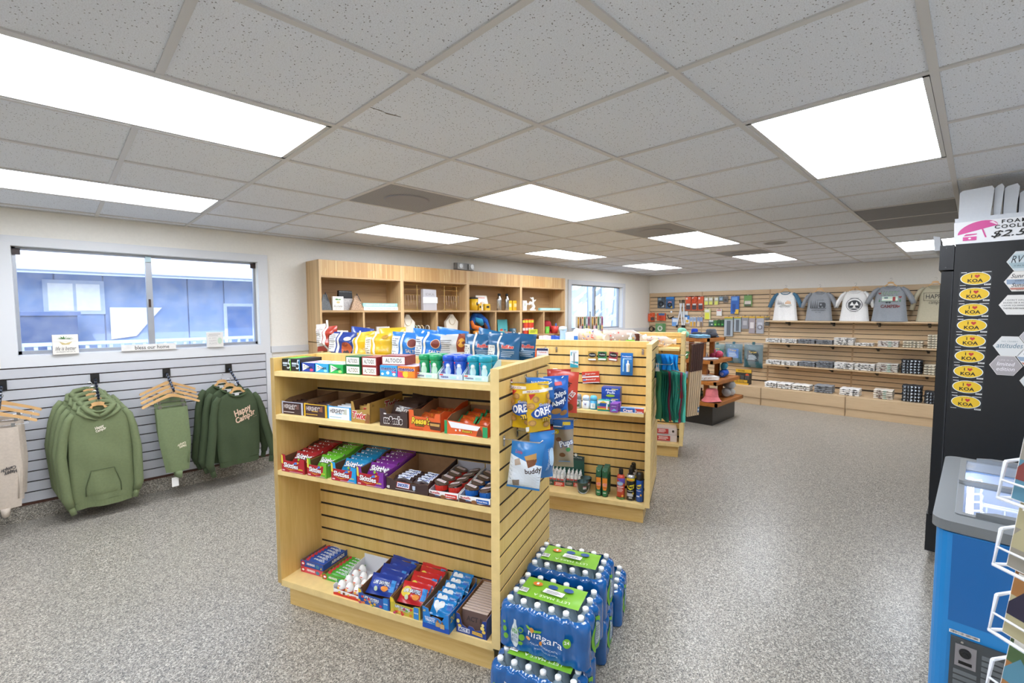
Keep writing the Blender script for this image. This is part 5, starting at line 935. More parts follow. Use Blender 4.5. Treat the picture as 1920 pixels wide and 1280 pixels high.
def bucket(u, v, lab, hd=True):
    t = thing('candle_bucket', lab, 'candle', put(g2, u, v, .158), g2.a + .3, 'metal candle buckets'); b = MB(); 
    b.lathe([(.032, 0), (.034, .003), (.046, .088), (.048, .09), (.046, .092), (.043, .088), (.036, .02)], 20).build('pail', mat('42595a', .3, metal=.5), t, smooth=True); MB().lathe([(.035, .06), (.042, .062)], 16).build('wax', mat('5f7f7c', .3), t)
    if hd: MB().tube([(.048 * math.cos(a), -.052 - .01 * math.sin(a), .075 - .06 * math.sin(a)) for a in [PI * i / 12 for i in range(13)]], .0022, 6).build('handle', mat('b9bec2', .3, metal=.8), t)
    Art().rect(.0, .04, .028, .065, 'd6d8d8').rect(.0, .058, .028, .064, 'b8383a').build(t, lambda x, zz, e: (x, -math.sqrt(max(0, (.034 + (zz - .003) * .141 + .0015) ** 2 - x * x)) - e, zz), 'label', cut=.01)
bucket(-.47, .035, 'teal metal candle bucket with wire handle hanging in front'); bucket(-.462, .13, 'teal metal candle bucket behind the first one', False)
def off(u, v, lab):
    t = thing('repellent_can', lab, 'spray can', put(g2, u, v, .158), g2.a, 'green repellent cans'); MB().lathe([(.022, 0), (.0255, .004), (.026, .15), (.0245, .165)], 16, sy=.8).build('can', mat('1d4a32', .35, coat=.2), t, smooth=True)
    MB().prism([(-.02, .163), (.024, .163), (.024, .19), (.012, .222), (-.004, .226), (-.018, .205)], -.02, .02, ax='x').build('cap', mat('235a3c', .4), t); MB().lathe([(.011, 0), (.009, .004)], 12, sx=1.2).build('button', mat('e6e9e6', .4), t, (0, -.011, .206), (.95, 0, 0))
    f = lambda x, zz, e: ((.0263 + e) * math.sin(x / .026), -.8 * (.0263 + e) * math.cos(x / .026) - .0006, zz)
    Art().ell(0, .1, .02, .052, 'e68a2a', 20).rect(-.02, .1, .02, .15, 'e68a2a').text('OFF!', 0, .098, .034, .022, 'e2482c', bold=.04, line='f4efe6').rect(-.015, .07, .015, .076, 'b3552a').ell(0, .03, .018, .024, '2f7a4c').rect(-.01, .03, .01, .036, 'dfe6da').build(t, f, cut=.01)
for i in range(2):
    for j in range(3 if i else 2): off(-.337 + i * .05, .028 + j * .052 - .006 * i, 'green and orange repellent can, %s of the %s file' % (['front', 'second', 'last'][j], ['bucket side', 'spray side'][i]))
def aero(u, v, h, r, body, cap, art, lab, cp='trigger', sh=None):
    t = thing('aerosol_can', lab + IM, 'spray can', put(g2, u, v, .158), g2.a, 'aerosol sprays'); MB().lathe([(r * .9, 0), (r, .004), (r, h * .72), (r * .8, h * .8), (r * .5, h * .82)], 18).build('can', mat(body, .3, coat=.3), t, smooth=True)
    if sh: MB().lathe([(r * 1.01, h * .705), (r * 1.0, h * .73), (r * .82, h * .8)], 18).build('shoulder', mat(sh, .3, metal=.3), t, smooth=True)
    if cp == 'trigger':
        q = MB().lathe([(r * .55, h * .82), (r * .55, h * .97), (r * .4, h)], 12).build('nozzle', mat(cap, .4), t); MB().box(-.008, -r * 1.0, h * .9, .008, -r * .3, h * .99).build('spout', mat(cap, .4), q)
    else: MB().lathe([(r * .97, h * .74), (r * .97, h * .93), (r * .8, h), (r * .3, h * 1.005)], 18).build('cap', mat(cap, .3, coat=.3), t, smooth=True)
    art.build(t, lambda x, zz, e: ((r + .0005 + e) * math.sin(x / r), -(r + .0005 + e) * math.cos(x / r), zz), cut=.01)
aero(-.166, .03, .235, .031, 'c8482f', '1a1a1c', Art().poly([(-.03, .16), (.04, .12), (.04, .165), (0, .168)], '6a55b4').ell(-.004, .125, .026, .017, '8fa9c4', 20).text('Repel', -.004, .125, .036, .012, 'eef2f6').rect(-.026, .095, .024, .102, 'e8d4cc').fine(-.024, .06, .024, .09, 4, 'eec9bc').ell(.016, .03, .008, .008, 'e9a83a').rect(-.035, .0, .035, .018, '5d7a3f'), 'orange red insect spray can with black nozzle')
for k in range(3): aero(-.09 + .002 * k, .03 + .066 * k, .25, .031, '1c1d1f', '141416', Art().rect(-.04, .155, .04, .175, 'e9cf2a').rect(-.02, .158, .02, .166, 'd8702a').poly([(-.026, .115), (.03, .13), (.03, .1), (0, .085), (-.024, .1)], 'e8d52c').text('Raid', .002, .11, .04, .024, '23231f', bold=.04, shear=.1).rect(-.022, .075, .022, .079, 'c9c9c4').rect(-.026, .035, .02, .06, 'b9babc').ell(.02, .06, .007, .009, 'c9a83a').rect(-.01, .022, .012, .028, 'e6e6e2'), ['black and yellow insect spray can, frontmost', 'black and yellow insect spray can, second in line', 'black and yellow insect spray can, third in line'][k], sh='c9cbcd')
aero(-.022, .026, .226, .0285, '1a55b4', '141416', Art().poly([(-.03, .125), (.012, .14), (.012, .11), (-.01, .1), (-.03, .11)], 'e8d52c').text('Raid', -.008, .12, .036, .022, '1c2a5a', bold=.04).rect(-.026, .085, .01, .089, 'dfe4ee').ell(.01, .055, .007, .008, 'e0a83a').rect(-.022, .04, .0, .05, 'c9d6ea'), 'blue insect spray can with black cap', 'cap')
# rear top of the middle gondola
Z5 = 1.3115
def on2(u, v, z=Z5): return put(g2, u, v, z)
for k in range(5): carton('hygiene_pack', ['pale pink', 'pale pink', 'pale pink', 'bright blue', 'bright blue'][k] + ' small pack ' + ['at the bookcase end', 'second along', 'third along', 'fourth along', 'beside the spray jug'][k] + ' of the middle gondola top', 'pack', g2, -.96 + k * .038, .4, Z5, .036, .05, .085 + .004 * (k % 2), ['e3d3e0', 'e6d9e4', 'ddd0e2', '2456c4', '2456c4'][k], Art().rect(.004, .02, .032, .06, ['f0e6ee', 'f0e6ee', 'e9e2f0', '4f7fe0', '4f7fe0'][k]), 'small packs on the middle gondola top')
t = thing('cleaner_bottle', 'pale blue contoured cleaner bottle on the middle gondola top', 'bottle', on2(-.745, .43), g2.a); MB().lathe([(.034, 0), (.036, .01), (.034, .06), (.026, .1), (.03, .13), (.034, .14)], 16).build('body', mat('a9c9ea', .3, coat=.3), t, smooth=True); MB().lathe([(.036, .14), (.038, .15), (.03, .168), (.012, .172)], 16).build('cap', mat('b9d6f0', .3), t, smooth=True)
t = thing('wipes_tub', 'white wipes tub with blue corner on the middle gondola top', 'tub', on2(-.655, .43), g2.a); MB().box(-.055, -.04, 0, .055, .04, .1).build('body', mat('e4ecf2', .35), t); MB().box(-.057, -.042, .1, .057, .042, .118).build('lid', mat('eef4f8', .35), t); Art().rect(.02, .02, .055, .09, '2f6fc4').rect(-.04, .04, .01, .07, 'c9d9ea').build(t, lambda x, zz, e: (x, -.04 - e, zz))
def loaf(fr, u, v, z, L, lab, rot, c='c99a68', seed=1, h=.11):
    t = thing('bread_loaf', lab, 'bread', put(fr, u, v, z), fr.a + rot, 'bagged bread loaves'); r = random.Random(seed)
    P = [(-.05, 0), (.05, 0), (.056, .05), (.05, h * .8), (.025, h), (-.025, h), (-.05, h * .8), (-.056, .05)]
    MB().prism(P, -L / 2, L / 2, ax='x').build('loaf', mat(c, .8, var=.15, scale=20), t)
    b = MB(); n = 12
    def bag(a, q):
        s = a * (L + .12) - L / 2 - .02; k = 1.08 if s < L / 2 + .02 else max(.25, 1.08 - (s - L / 2 - .02) * 9); th = 2 * PI * q
        return (s, k * .058 * math.cos(th) * (1 + .05 * math.sin(7 * th + s * 40)), h / 2 + k * (h / 2 + .004) * math.sin(th) * (1 + .04 * math.sin(5 * th + s * 55)))
    b.grid(bag, 12, 16); b.build('plastic_bag', mat('f2ece8', .15, alpha=.4, coat=.5), t, smooth=True)
    A = Art(); 
    for k in range(22): A.ell(r.uniform(-L / 2, L / 2 + .05), r.uniform(.015, h * .95), .007, .006, r.choice(['c8342c', '2a4fa0', 'f4f0ee', 'e8b23a']))
    A.build(t, lambda x, zz, e: (x, -.058 * math.sqrt(max(.02, 1 - ((zz - h / 2) / (h / 2 + .004)) ** 2)) * 1.07 - e * 2, zz), 'dot_print')
    MB().lathe([(.02, 0), (.028, .02), (.034, .04)], 10).build('bag_tail', mat('efe6e0', .3, alpha=.6), t, (L / 2 + .09, 0, h / 2), (0, PI / 2, 0))
    t.location.z += .012
    return t
loaf(g2, -.54, .46, Z5, .2, 'bagged bread loaf with red and blue dots beside the mustard', -.5, seed=3, h=.13); loaf(g2, -.27, .48, Z5, .22, 'bagged dark bread loaf between mustard and soap', .3, 'a9764a', seed=4, h=.125)
for k in range(2): t = thing('mustard_bottle', ['yellow mustard bottle in front', 'yellow mustard bottle behind the first'][k] + ' on the middle gondola top', 'bottle', on2(-.415 + .02 * k, .4 + .06 * k), g2.a, 'mustard bottles'); MB().lathe([(.03, 0), (.033, .01), (.033, .075), (.028, .09), (.03, .1), (.027, .112)], 14, sy=.8).build('body', mat('e6bd2c', .3), t, smooth=True); Art().ell(0, .05, .018, .024, 'e9dfc0').build(t, lambda x, zz, e: (x, -.8 * math.sqrt(.033 ** 2 - x * x) - .001 - e, zz), 'label', cut=.012)
t = thing('soap_pump', 'white pump soap bottle with lime base on the middle gondola top', 'bottle', on2(-.155, .41), g2.a); MB().box(-.035, -.02, 0, .035, .02, .062).build('body', mat('7fce3a', .3), t); MB().lathe([(.012, .062), (.016, .066), (.016, .082), (.006, .085), (.006, .11)], 10).build('pump', mat('eef2ee', .35), t); MB().box(-.03, -.01, .108, .012, .01, .122).build('spout', mat('eef2ee', .35), t)
t = thing('sauce_jar', 'dark brown sauce jar with lid behind the soap pump', 'jar', on2(-.12, .5), g2.a); MB().lathe([(.03, 0), (.032, .01), (.032, .09)], 14).build('jar', mat('4a2418', .25), t, smooth=True); MB().lathe([(.03, .09), (.03, .112)], 14).build('lid', mat('5a2c1c', .4), t)
# blue cloth and green bags on the end of the middle gondola
ea2 = g2.a + PI / 2
peg(g2, tuple(g2(.059, .3, 1.27)), ea2, .24, 'long white peg holding the blue and green bags'); peg(g2, tuple(g2(.059, .12, 1.21)), ea2, .14, 'short peg holding the green bags under the blue ones')
for k in range(5):
    u = .075 + k * .028; b = MB(); r = random.Random(k)
    b.grid(lambda a, q: (.012 * math.sin(a * 9 + k) * (1 - q) + .004 * math.sin(q * 11 + k), (a - .5) * (.12 + .06 * (1 - q)), -.19 * (1 - q)), 12, 10); b.grid(lambda a, q: (.012 * math.sin(a * 9 + k) * (1 - q) + .004 * math.sin(q * 11 + k) + .008, (a - .5) * (.12 + .06 * (1 - q)), -.19 * (1 - q)), 12, 10, flip=True)
    tag(b.build('folded_bag', mat('2aa0e6', .4, var=.12, scale=30), None, tuple(g2(u, .27, 1.275)), g2.a + .5 + .03 * k, True), 'thin bright blue bag hanging on the long peg, %s from the panel' % ['first', 'second', 'third', 'fourth', 'fifth and last'][k], 'bag', 'bright blue bags')
for k in range(11):
    u = .094 + k * .0145; hh = .38 - .012 * (k % 3); wd = .17; cc = ['3f9f8a', '359480', '4fb09a', '2a8272', 'a03f5c'][k % 5 if k % 4 != 2 else 3] if k < 10 else '55b8a2'
    b = MB()
    for dx, fl2 in ((0, False), (.006, True)): b.grid(lambda a, q: (dx * .6 + .005 * math.sin(q * 9 + k * .4) + .004 * math.sin(a * 6 + q * 5 + k * .4), (a - .5) * wd, -hh * (1 - q) + .008 * math.sin(a * 6 + k) * (1 - q)), 8, 12, flip=fl2)
    t = tag(b.build('tote_bag', mat(cc, .6, var=.08, scale=20), None, tuple(g2(u, .14, 1.16)), g2.a + .3 + .02 * k, True), 'flat teal tote bag hanging edge-on, %s counting from the panel' % ['first', 'second', 'third', 'fourth', 'fifth', 'sixth', 'seventh', 'eighth', 'ninth', 'tenth', 'last with printed face, eleventh'][k], 'tote bag', 'teal tote bags')
t = thing('tote_bag', 'teal tote bag with printed crab face, outermost on the peg', 'tote bag', tuple(g2(.25, .09, .78)), g2.a + .15); MB().box(-.045, 0, 0, .045, .004, .37).build('bag', mat('4fb8a0', .6, var=.05), t); Art().text('LIVIN', -.005, .27, .1, .016, 'c8563a', rot=PI / 2).ell(.01, .21, .018, .03, 'c8442f').ell(.015, .3, .01, .02, '2a62b0').text('PERDIDO', .015, .12, .1, .014, 'b0603c', rot=PI / 2).build(t)
MB_ = thing('binder_clip', 'chrome bulldog clip gripping the teal tote bags', 'clip', tuple(g2(.09, .06, 1.165)), g2.a); MB().prism([(-.018, 0), (.018, 0), (.01, .03), (-.01, .03)], -.012, .012).build('jaw', M_CHROME, MB_); MB().tube([(-.008, 0, .03), (-.006, 0, .06), (.006, 0, .06), (.008, 0, .03)], .003, 6).build('handle', M_CHROME, MB_)
# ================================================================= rear gondola
g3 = G3
loaf(g3, -.27, .1, 1.2115, .21, 'long white bagged bread loaf on the rear gondola shelf', .05, 'd4ab7c', 7, .105); loaf(g3, -.62, .12, 1.2115, .22, 'bagged bread loaf on the rear gondola, half behind the soap', .1, 'cda070', 8, .105)
t = thing('bait_tub', 'clear lidded tub with red and white label on the rear gondola deck', 'tub', put(g3, -.12, .05, .158), g3.a + .1)
MB().box(-.11, -.02, 0, .11, .14, .075).build('lower_tub', mat('d9c9c2', .3), t); MB().box(-.11, -.02, .078, .11, .14, .15).build('upper_tub', mat('d9c9c2', .3), t); MB().box(-.115, -.03, .0, .115, .15, .16).build('lid', mat('f0f0f0', .1, alpha=.25), t); Art().rect(-.1, .01, .04, .065, 'b5342f').rect(-.1, .09, .02, .145, 'b5342f').fine(-.09, .02, .03, .06, 3, 'efdcd6').fine(-.09, .1, .0, .14, 3, 'efdcd6').ell(.07, .12, .012, .014, '3a2a22').build(t, lambda x, zz, e: (x, -.032 - e, zz))
t = thing('plastic_cup', 'small teal cup on the rear gondola deck', 'cup', put(g3, -.29, .06, .158), 0); MB().lathe([(.03, 0), (.042, .1), (.04, .1), (.03, .01)], 14).build('cup', mat('4f8a8e', .4), t, smooth=True); MB().lathe([(.0425, .09), (.0435, .1)], 14).build('rim', mat('6fa8aa', .4), t)
peg(g3, tuple(g3(.059, .15, 1.265)), g3.a + PI / 2, .23, 'white peg holding the long roasting sticks', 'peg hooks on the rear gondola')
for k in range(6):
    u = .09 + k * .021
    t = thing('roasting_stick_pack', 'long pack of wooden roasting sticks on the peg, %s' % ['first from the panel', 'second from the panel', 'third from the panel', 'fourth from the panel', 'fifth from the panel', 'outermost with barcode'][k], 'stick pack', tuple(g3(u, .1 + .01 * k, .45 + .004 * k)), (0, .05, g3.a + .2), 'roasting stick packs')
    MB().box(-.009, -.05, 0, .009, .05, .5).build('sticks', mat('cdb492', .6, var=.15, scale=40, stretch=(1, 6, .1)), t); MB().box(-.01, -.052, .5, .01, .052, .8).build('header_card', mat('4a2c22', .5, var=.15), t)
    if k == 5: Art().rect(-.008, .03, .009, .09, '5a7aa0').rect(-.006, .05, .007, .07, 'dfe6ee').build(t, lambda x, zz, e: (x, -.0505 - e, zz))
# ================================================================= tiered table goods
TX, TY = 6.06, 1.64
def cloth_stack(x, y, z, w, d, n, h, cols, lab, cat, rot=0, grp=None, art=None, name='folded_shirt', lb=None):
    for k in range(n):
        t = slab(name, w, d, h, cols[k % len(cols)], (lb[k] if lb else lab + (', ' + ['lowest', 'second', 'third', 'fourth', 'fifth', 'sixth', 'seventh', 'eighth'][k] + ' of its stack' if n > 1 else '')), cat, (x + rnd.uniform(-.004, .004), y + rnd.uniform(-.004, .004), z + k * (h + .0006) + .0012), rot + rnd.uniform(-.03, .03), grp, art if (art and k == n - 1) else None)
def slab(name, w, d, h, col, lab, cat, loc, rot, grp=None, art=None, front=None):
    """softly folded cloth: rounded fold at the front"""
    t = thing(name, lab, cat, loc, rot, grp); b = MB(); n = 8
    P = [(-d / 2 + h * .5 - h * .5 * math.sin(a), h / 2 - h / 2 * math.cos(a)) for a in [PI * i / 6 for i in range(7)]]
    prof = P + [(d / 2 - .006, h), (d / 2, h * .7), (d / 2, h * .2), (d / 2 - .006, 0)]
    m = len(prof)
    for i in range(n + 1):
        x = (i / n - .5) * w; s = 1 - .25 * (abs(2 * i / n - 1) ** 6); dx = .004 * math.sin(i * 2.3 + loc[1] * 9)
        b.V += [(x, y + dx, (zz - h / 2) * s + h / 2 + (.0 if zz < h * .4 else .003 * math.sin(i * 1.7 + loc[0] * 31))) for y, zz in prof]
    for i in range(n):
        for j in range(m): b.F.append([i * m + j, (i + 1) * m + j, (i + 1) * m + (j + 1) % m, i * m + (j + 1) % m]); b.I.append(0)
    b.F += [list(range(m)), [n * m + j for j in range(m - 1, -1, -1)]]; b.I += [0, 0]
    b.build('cloth', mat(col, .85, var=.06, scale=30), t)
    if front: front.build(t, lambda x, zz, e: (x, -d / 2 - .0012 - e + h * .5 * (1 - math.sqrt(max(0, 1 - ((zz - h / 2) / (h / 2 + .001)) ** 2))), zz), 'fold_print')
    if art: art.build(t, lambda x, y, e: (x, y, h + .004 + e), 'top_print')
    return t
def roll(x, y, z, L, r, col, lab, rot, cat='rolled towel', grp=None, c2=None):
    t = thing('rolled_towel', lab, cat, (x, y, z + r * 1.05 + .001), rot, grp); b = MB().tube([(-L / 2, 0, 0), (-L / 2 + .01, 0, 0), (0, 0, .002), (L / 2 - .01, 0, 0), (L / 2, 0, 0)], [r * .8, r, r * 1.03, r, r * .8], 14); b.build('roll', mat(col, .9, var=.12, scale=25), t, smooth=True)
    for s in (-1, 1): MB().tube([(s * (L / 2 + .001), a * .001 * math.cos(a * 1.0) * r * 40, a * .001 * math.sin(a) * r * 40) for a in [i * .8 for i in range(1, 18)]], .002, 4).build('spiral_edge', mat(c2 or col, .9), t)
TB = lambda x, y: (TX + x, TY + y)
def cap_(x, y, z, col, lab, rot=0, brim=.11, h=.1, flare=.035, name='bucket_hat', cat='hat', sc=(1, 1, 1), tilt=(0, 0)):
    t = thing(name, lab, cat, (x, y, z + .0012), (tilt[0], tilt[1], rot)); t.scale = sc; b = MB(); n = 20; pr = [(brim, .0), (brim * .9, .012), (brim * .66, flare), (brim * .64, flare + .006), (brim * .6, h * .85), (brim * .5, h), (.02, h * 1.03)]
    b.V = [((r_ * (1 + .04 * math.sin(5 * 2 * PI * j / n + i))) * math.cos(2 * PI * j / n), r_ * math.sin(2 * PI * j / n), zz + (.008 * math.sin(2 * 2 * PI * j / n) if i < 2 else 0)) for i, (r_, zz) in enumerate(pr) for j in range(n)]
    b.F = [[i * n + j, i * n + (j + 1) % n, (i + 1) * n + (j + 1) % n, (i + 1) * n + j] for i in range(len(pr) - 1) for j in range(n)] + [[6 * n + j for j in range(n)]]; b.I = [0] * len(b.F)
    b.build('crown_and_brim', mat(col, .9, var=.08, scale=40), t, smooth=True); MB().lathe([(brim * .655, flare + .004), (brim * .65, flare + .02)], n).build('band', mat(col, .8), t)
# top tier z 1.225
cloth_stack(TX - .16, TY - .1, 1.225, .2, .3, 2, .022, ['6f9fc0', '7fb0d0'], 'pale blue folded towel at the near corner of the top tier', 'towel', -.8, 'towels on the top tier', name='folded_towel'); roll(TX - .16, TY + .15, 1.225, .22, .045, '86c9ae', 'mint green rolled towel on the top tier', .9); roll(TX - .1, TY + .2, 1.27, .2, .045, '8fd2b6', 'mint green rolled towel lying on another towel', .7); cap_(TX + .12, TY + .1, 1.225, '1c3fae', 'royal blue cap on the top tier', 0, .08, .12, .02, 'baseball_cap', 'cap')
cap_(TX + .16, TY - .14, 1.225, '54565c', 'charcoal tie-dye bucket hat on the top tier corner', .4, .12, .12, .05); cap_(TX - .02, TY + .0, 1.225, '3b3e46', 'dark grey tie-dye shirt bundle on the top tier', .2, .12, .075, .04, 'shirt_bundle', 'shirt'); roll(TX + .05, TY - .21, 1.225, .2, .032, '2c2f38', 'black rolled towel on the front of the top tier', -.1); roll(TX + .16, TY - .05, 1.232, .1, .03, '63666e', 'slim charcoal roll against the tie-dye hat', 1.2)
# second tier .915
roll(TX + .2, TY - .24, .915, .2, .04, 'a0304c', 'crimson rolled towel on the second tier', .25, grp='rolls on the second tier'); roll(TX + .3, TY - .22, .915, .18, .045, 'cc5a78', 'rose pink rolled towel on the second tier', .5, grp='rolls on the second tier'); roll(TX + .25, TY - .14, .958, .2, .04, 'd2527a', 'bright pink rolled towel lying across two rolls', .35, grp='rolls on the second tier'); roll(TX + .12, TY - .2, .915, .16, .036, '8d2c44', 'dark wine rolled towel on the second tier', .1, grp='rolls on the second tier')
cloth_stack(TX - .2, TY - .24, .915, .2, .22, 1, .028, ['c9c9cf'], 'grey and white striped cloth folded on the second tier corner', 'cloth', -.4, name='folded_cloth', art=Art().rect(-.08, -.1, -.05, .1, '4a4a5a').rect(.0, -.1, .03, .1, '4a4a5a')); cap_(TX - .26, TY + .05, .915, '4f7a4a', 'multicolour tie-dye bundle on the second tier', .2, .09, .1, .04, 'shirt_bundle', 'shirt'); cap_(TX - .27, TY - .04, .915, 'c8582c', 'orange tie-dye bundle on the second tier', .2, .07, .075, .03, 'shirt_bundle', 'shirt'); roll(TX - .02, TY - .12, .915, .18, .04, 'd8d2ce', 'off-white rolled towel on the second tier', .2)
# third tier .63
for k in range(4): slab('folded_shirt', .24, .26, .014, 'e6e4e2', 'white folded shirt on the third tier, %s of the pile' % ['lowest', 'second', 'third', 'top one with blue print'][k], 'shirt', (TX - .26, TY - .26, .6312 + k * .0145), -.75 + .05 * k, 'white shirts on the third tier', Art().poly([(-.09, -.1), (.02, -.11), (.06, .0), (-.02, .09), (-.08, .03)], 'd9cfc2').ell(-.04, -.03, .03, .02, 'b5885a').ell(.02, .02, .025, .03, '5f7f9f').text('CAMP', .0, -.06, .08, .02, '3f5a6a') if k == 3 else None)
roll(TX + .2, TY - .33, .63, .24, .05, '1f4fa8', 'royal blue printed rolled towel on the third tier', .15, c2='e8ecf4'); roll(TX + .32, TY - .28, .63, .2, .05, '5f9fb4', 'pale teal rolled towel on the third tier', .1); roll(TX + .26, TY - .31, .735, .24, .05, '3f8fa8', 'teal rolled towel lying on the blue rolls', .3); roll(TX - .02, TY - .12, .63, .3, .055, '6a2a2c', 'maroon rolled towel behind the white shirts', .2); roll(TX - .36, TY + .05, .63, .2, .05, '8f8fae', 'lavender rolled towel on the third tier', 1.3); roll(TX - .4, TY - .12, .63, .15, .04, '5fa0b8', 'aqua rolled towel beside the white shirts', 1.2)
# bottom tier .335
cap_(TX - .365, TY - .38, .347, 'd6777c', 'salmon pink bucket hat on the bottom tier', .3, .135, .17, .06); 
for k, (x, y, z, r_) in enumerate(((.22, -.36, .335, .055), (.36, -.36, .335, .055), (.3, -.37, .448, .055))): roll(TX + x, TY + y, z, .2, r_, ['b9bcbc', 'c9c9c6', 'b5b8ba'][k], ['grey rolled towel on the bottom tier', 'pale rolled towel at the bottom tier corner', 'grey rolled towel lying on the other two'][k], .5 + .2 * k, grp='grey rolled towels')
cloth_stack(TX - .2, TY - .02, .335, .4, .24, 3, .04, ['3f5a52', '5a6f62', '6a5a58'], 'dark green folded sweatshirt on the bottom tier', 'sweatshirt', .2, 'dark sweatshirts on the bottom tier', name='folded_sweatshirt')
# ================================================================= hangers and garments
def hanger(loc, yaw, lab, grp, w=.2, clips=False, drop=.12):
    t = thing('wooden_hanger', lab, 'hanger', loc, yaw, grp)
    P = [(0, -.045), (.018, -.045), (.04, -.055), (w * .35, -.07), (w * .7, -.1 * drop / .12), (w, -drop * 1.08), (w + .004, -drop * 1.08 - .01), (w - .004, -drop * 1.08 - .019), (w * .66, -.118 * drop / .12), (w * .35, -.092), (.03, -.078), (0, -.072)]
    Q = P + [(-x, z) for x, z in P[-2:0:-1]]
    MB().prism(Q, -.006, .006).build('wood_body', M_HANG, t)
    MB().tube([(0, 0, -.055), (0, 0, -.03), (.012, 0, -.018), (.016, 0, -.004), (.008, 0, .008), (-.006, 0, .008), (-.014, 0, -.002)], .002, 6).build('wire_hook', M_CHROME, t)
    if clips:
        MB().tube([(-w * .8, 0, -.11), (-w * .8, 0, -.152), (w * .8, 0, -.152), (w * .8, 0, -.11)], .0022, 6).build('clip_bar', M_CHROME, t)
        for s in (-1, 1): MB().box(s * .085 - .01, -.012, -.185, s * .085 + .01, .012, -.14).build('clip', mat('9a9a98', .3, metal=.9), t)
    return t
def interp(T, s):
    for (a, x), (b, y) in zip(T, T[1:]):
        if s <= b: return x + (y - x) * (s - a) / max(1e-6, b - a)
    return T[-1][1]
def garment(t, col, zb, zt, W, TH, seed=0, rib=True, sleeves=None, scol=None, cuff=True, neck=.07, fold=.01, neckcol=None, rough=.9):
    r = random.Random(seed); ph = [r.uniform(0, 6) for _ in range(4)]; h = zt - zb
    m = mat(col, rough, var=.05, scale=60, bump=.05)
    def y_(x, z, sg):
        s = (z - zb) / h; hw = interp(W, s); a = min(1, abs(x) / hw); k = max(0, 1 - a ** 3) ** .5
        f = fold * (1 - s) ** .7 * (math.sin(x * 26 + ph[0]) + .6 * math.sin(x * 47 + ph[1] + z * 6)) * k + .3 * fold * math.sin(z * 22 + x * 14 + ph[2]) * k
        return sg * interp(TH, s) * k + f
    b = MB()
    for sg in (-1, 1):
        def fn(a, q, sg=sg):
            q2 = q; z = zb + h * q2; x = (2 * a - 1) * interp(W, q2)
            dip = (.045 * math.exp(-(x / neck) ** 2 * 2.2) if sg < 0 else .012 * math.exp(-(x / neck) ** 2 * 2)) * max(0, (q2 - .9) / .1)
            return (x, y_(x, z, sg), z - dip)
        b.grid(fn, 22, 22, 0, sg > 0)
    b.build('torso', m, t, smooth=True)
    front = lambda x, z, e: (x, y_(x, min(zt, max(zb, z)), -1) - e - .002, z)
    if rib:
        b = MB(); b.grid(lambda a, q: ((2 * a - 1) * interp(W, 0) * (.985 - .03 * (1 - q)), y_((2 * a - 1) * interp(W, 0) * .97, zb + .001, -1) * .95, zb - .05 * (1 - q) + .004 * math.sin(a * 9 + ph[0])), 22, 3)
        b.grid(lambda a, q: ((2 * a - 1) * interp(W, 0) * (.985 - .03 * (1 - q)), y_((2 * a - 1) * interp(W, 0) * .97, zb + .001, 1) * .95, zb - .05 * (1 - q) + .004 * math.sin(a * 9 + ph[0])), 22, 3, flip=True)
        b.build('hem_band', mat(col, .95, var=.1, scale=120, stretch=(3, 3, .2)), t, smooth=True)
    sm = mat(scol, rough, var=.05, scale=60, bump=.05) if scol else m
    for s in (sleeves or ()):
        pts, rad = s; p = MB().tube(pts, rad, 14).build('sleeve', sm, t, smooth=True)
        if cuff:
            e = Vector(pts[-1]); d = (e - Vector(pts[-2])).normalized(); rr_ = rad[-1]; k = (rr_[0] * .8, rr_[1] * .8) if isinstance(rr_, tuple) else rr_ * .8
            MB().tube([e - d * .006, e + d * .02, e + d * .06], [k, k, (k[0] * .92, k[1] * .92)], 12).build('cuff', mat(scol or col, .95, var=.1, scale=120), p, smooth=True)
    MB().tube([(neck * math.cos(a), .016 * math.sin(a) - (.012 if math.sin(a) < 0 else 0), zt - .004 - (.042 * max(0, -math.sin(a))) - .0 * abs(math.cos(a))) for a in [2 * PI * i / 24 for i in range(24)]], .007, 6, closed=True).build('neck_rib', mat(neckcol or col, .95), t, smooth=True)
    return front
def happy(A, x, z, s, c, rot=.35):
    ca, sa = math.cos(rot), math.sin(rot)
    A.text('Happy', x - s * .05 * ca - .14 * s * -sa * 1, z - s * .05 * sa + .14 * s * ca, s * .66, s * .34, c, rot=rot, bold=.03, shear=.25)
    A.text('Camp3r', x + s * .05 * ca + .16 * s * -sa * -1, z + s * .05 * sa - .16 * s * ca, s * .78, s * .3, c, rot=rot, bold=.03, shear=.25); return A
WH = [(0, .18), (.08, .192), (.3, .19), (.6, .186), (.82, .18), (.9, .165), (.96, .12), (1, .075)]; TH_ = [(0, .03), (.4, .034), (.8, .026), (.95, .018), (1, .012)]
def sl(s, sp=.2, l=.66, bulge=.02, r0=.05):
    return ([(s * .15, .004, -.125), (s * .178, .006, -.17), (s * (.19 + bulge * .5), .006, -.28), (s * (.195 + bulge), .0, -.45), (s * (sp + .004), -.01, -l), (s * (sp - .012), -.016, -l - .06)], [(.022, r0 * .4), (.03, r0 * .5), (.034, r0 * .55), (.038, r0 * .62), (.036, r0 * .62), (.026, r0 * .5)])
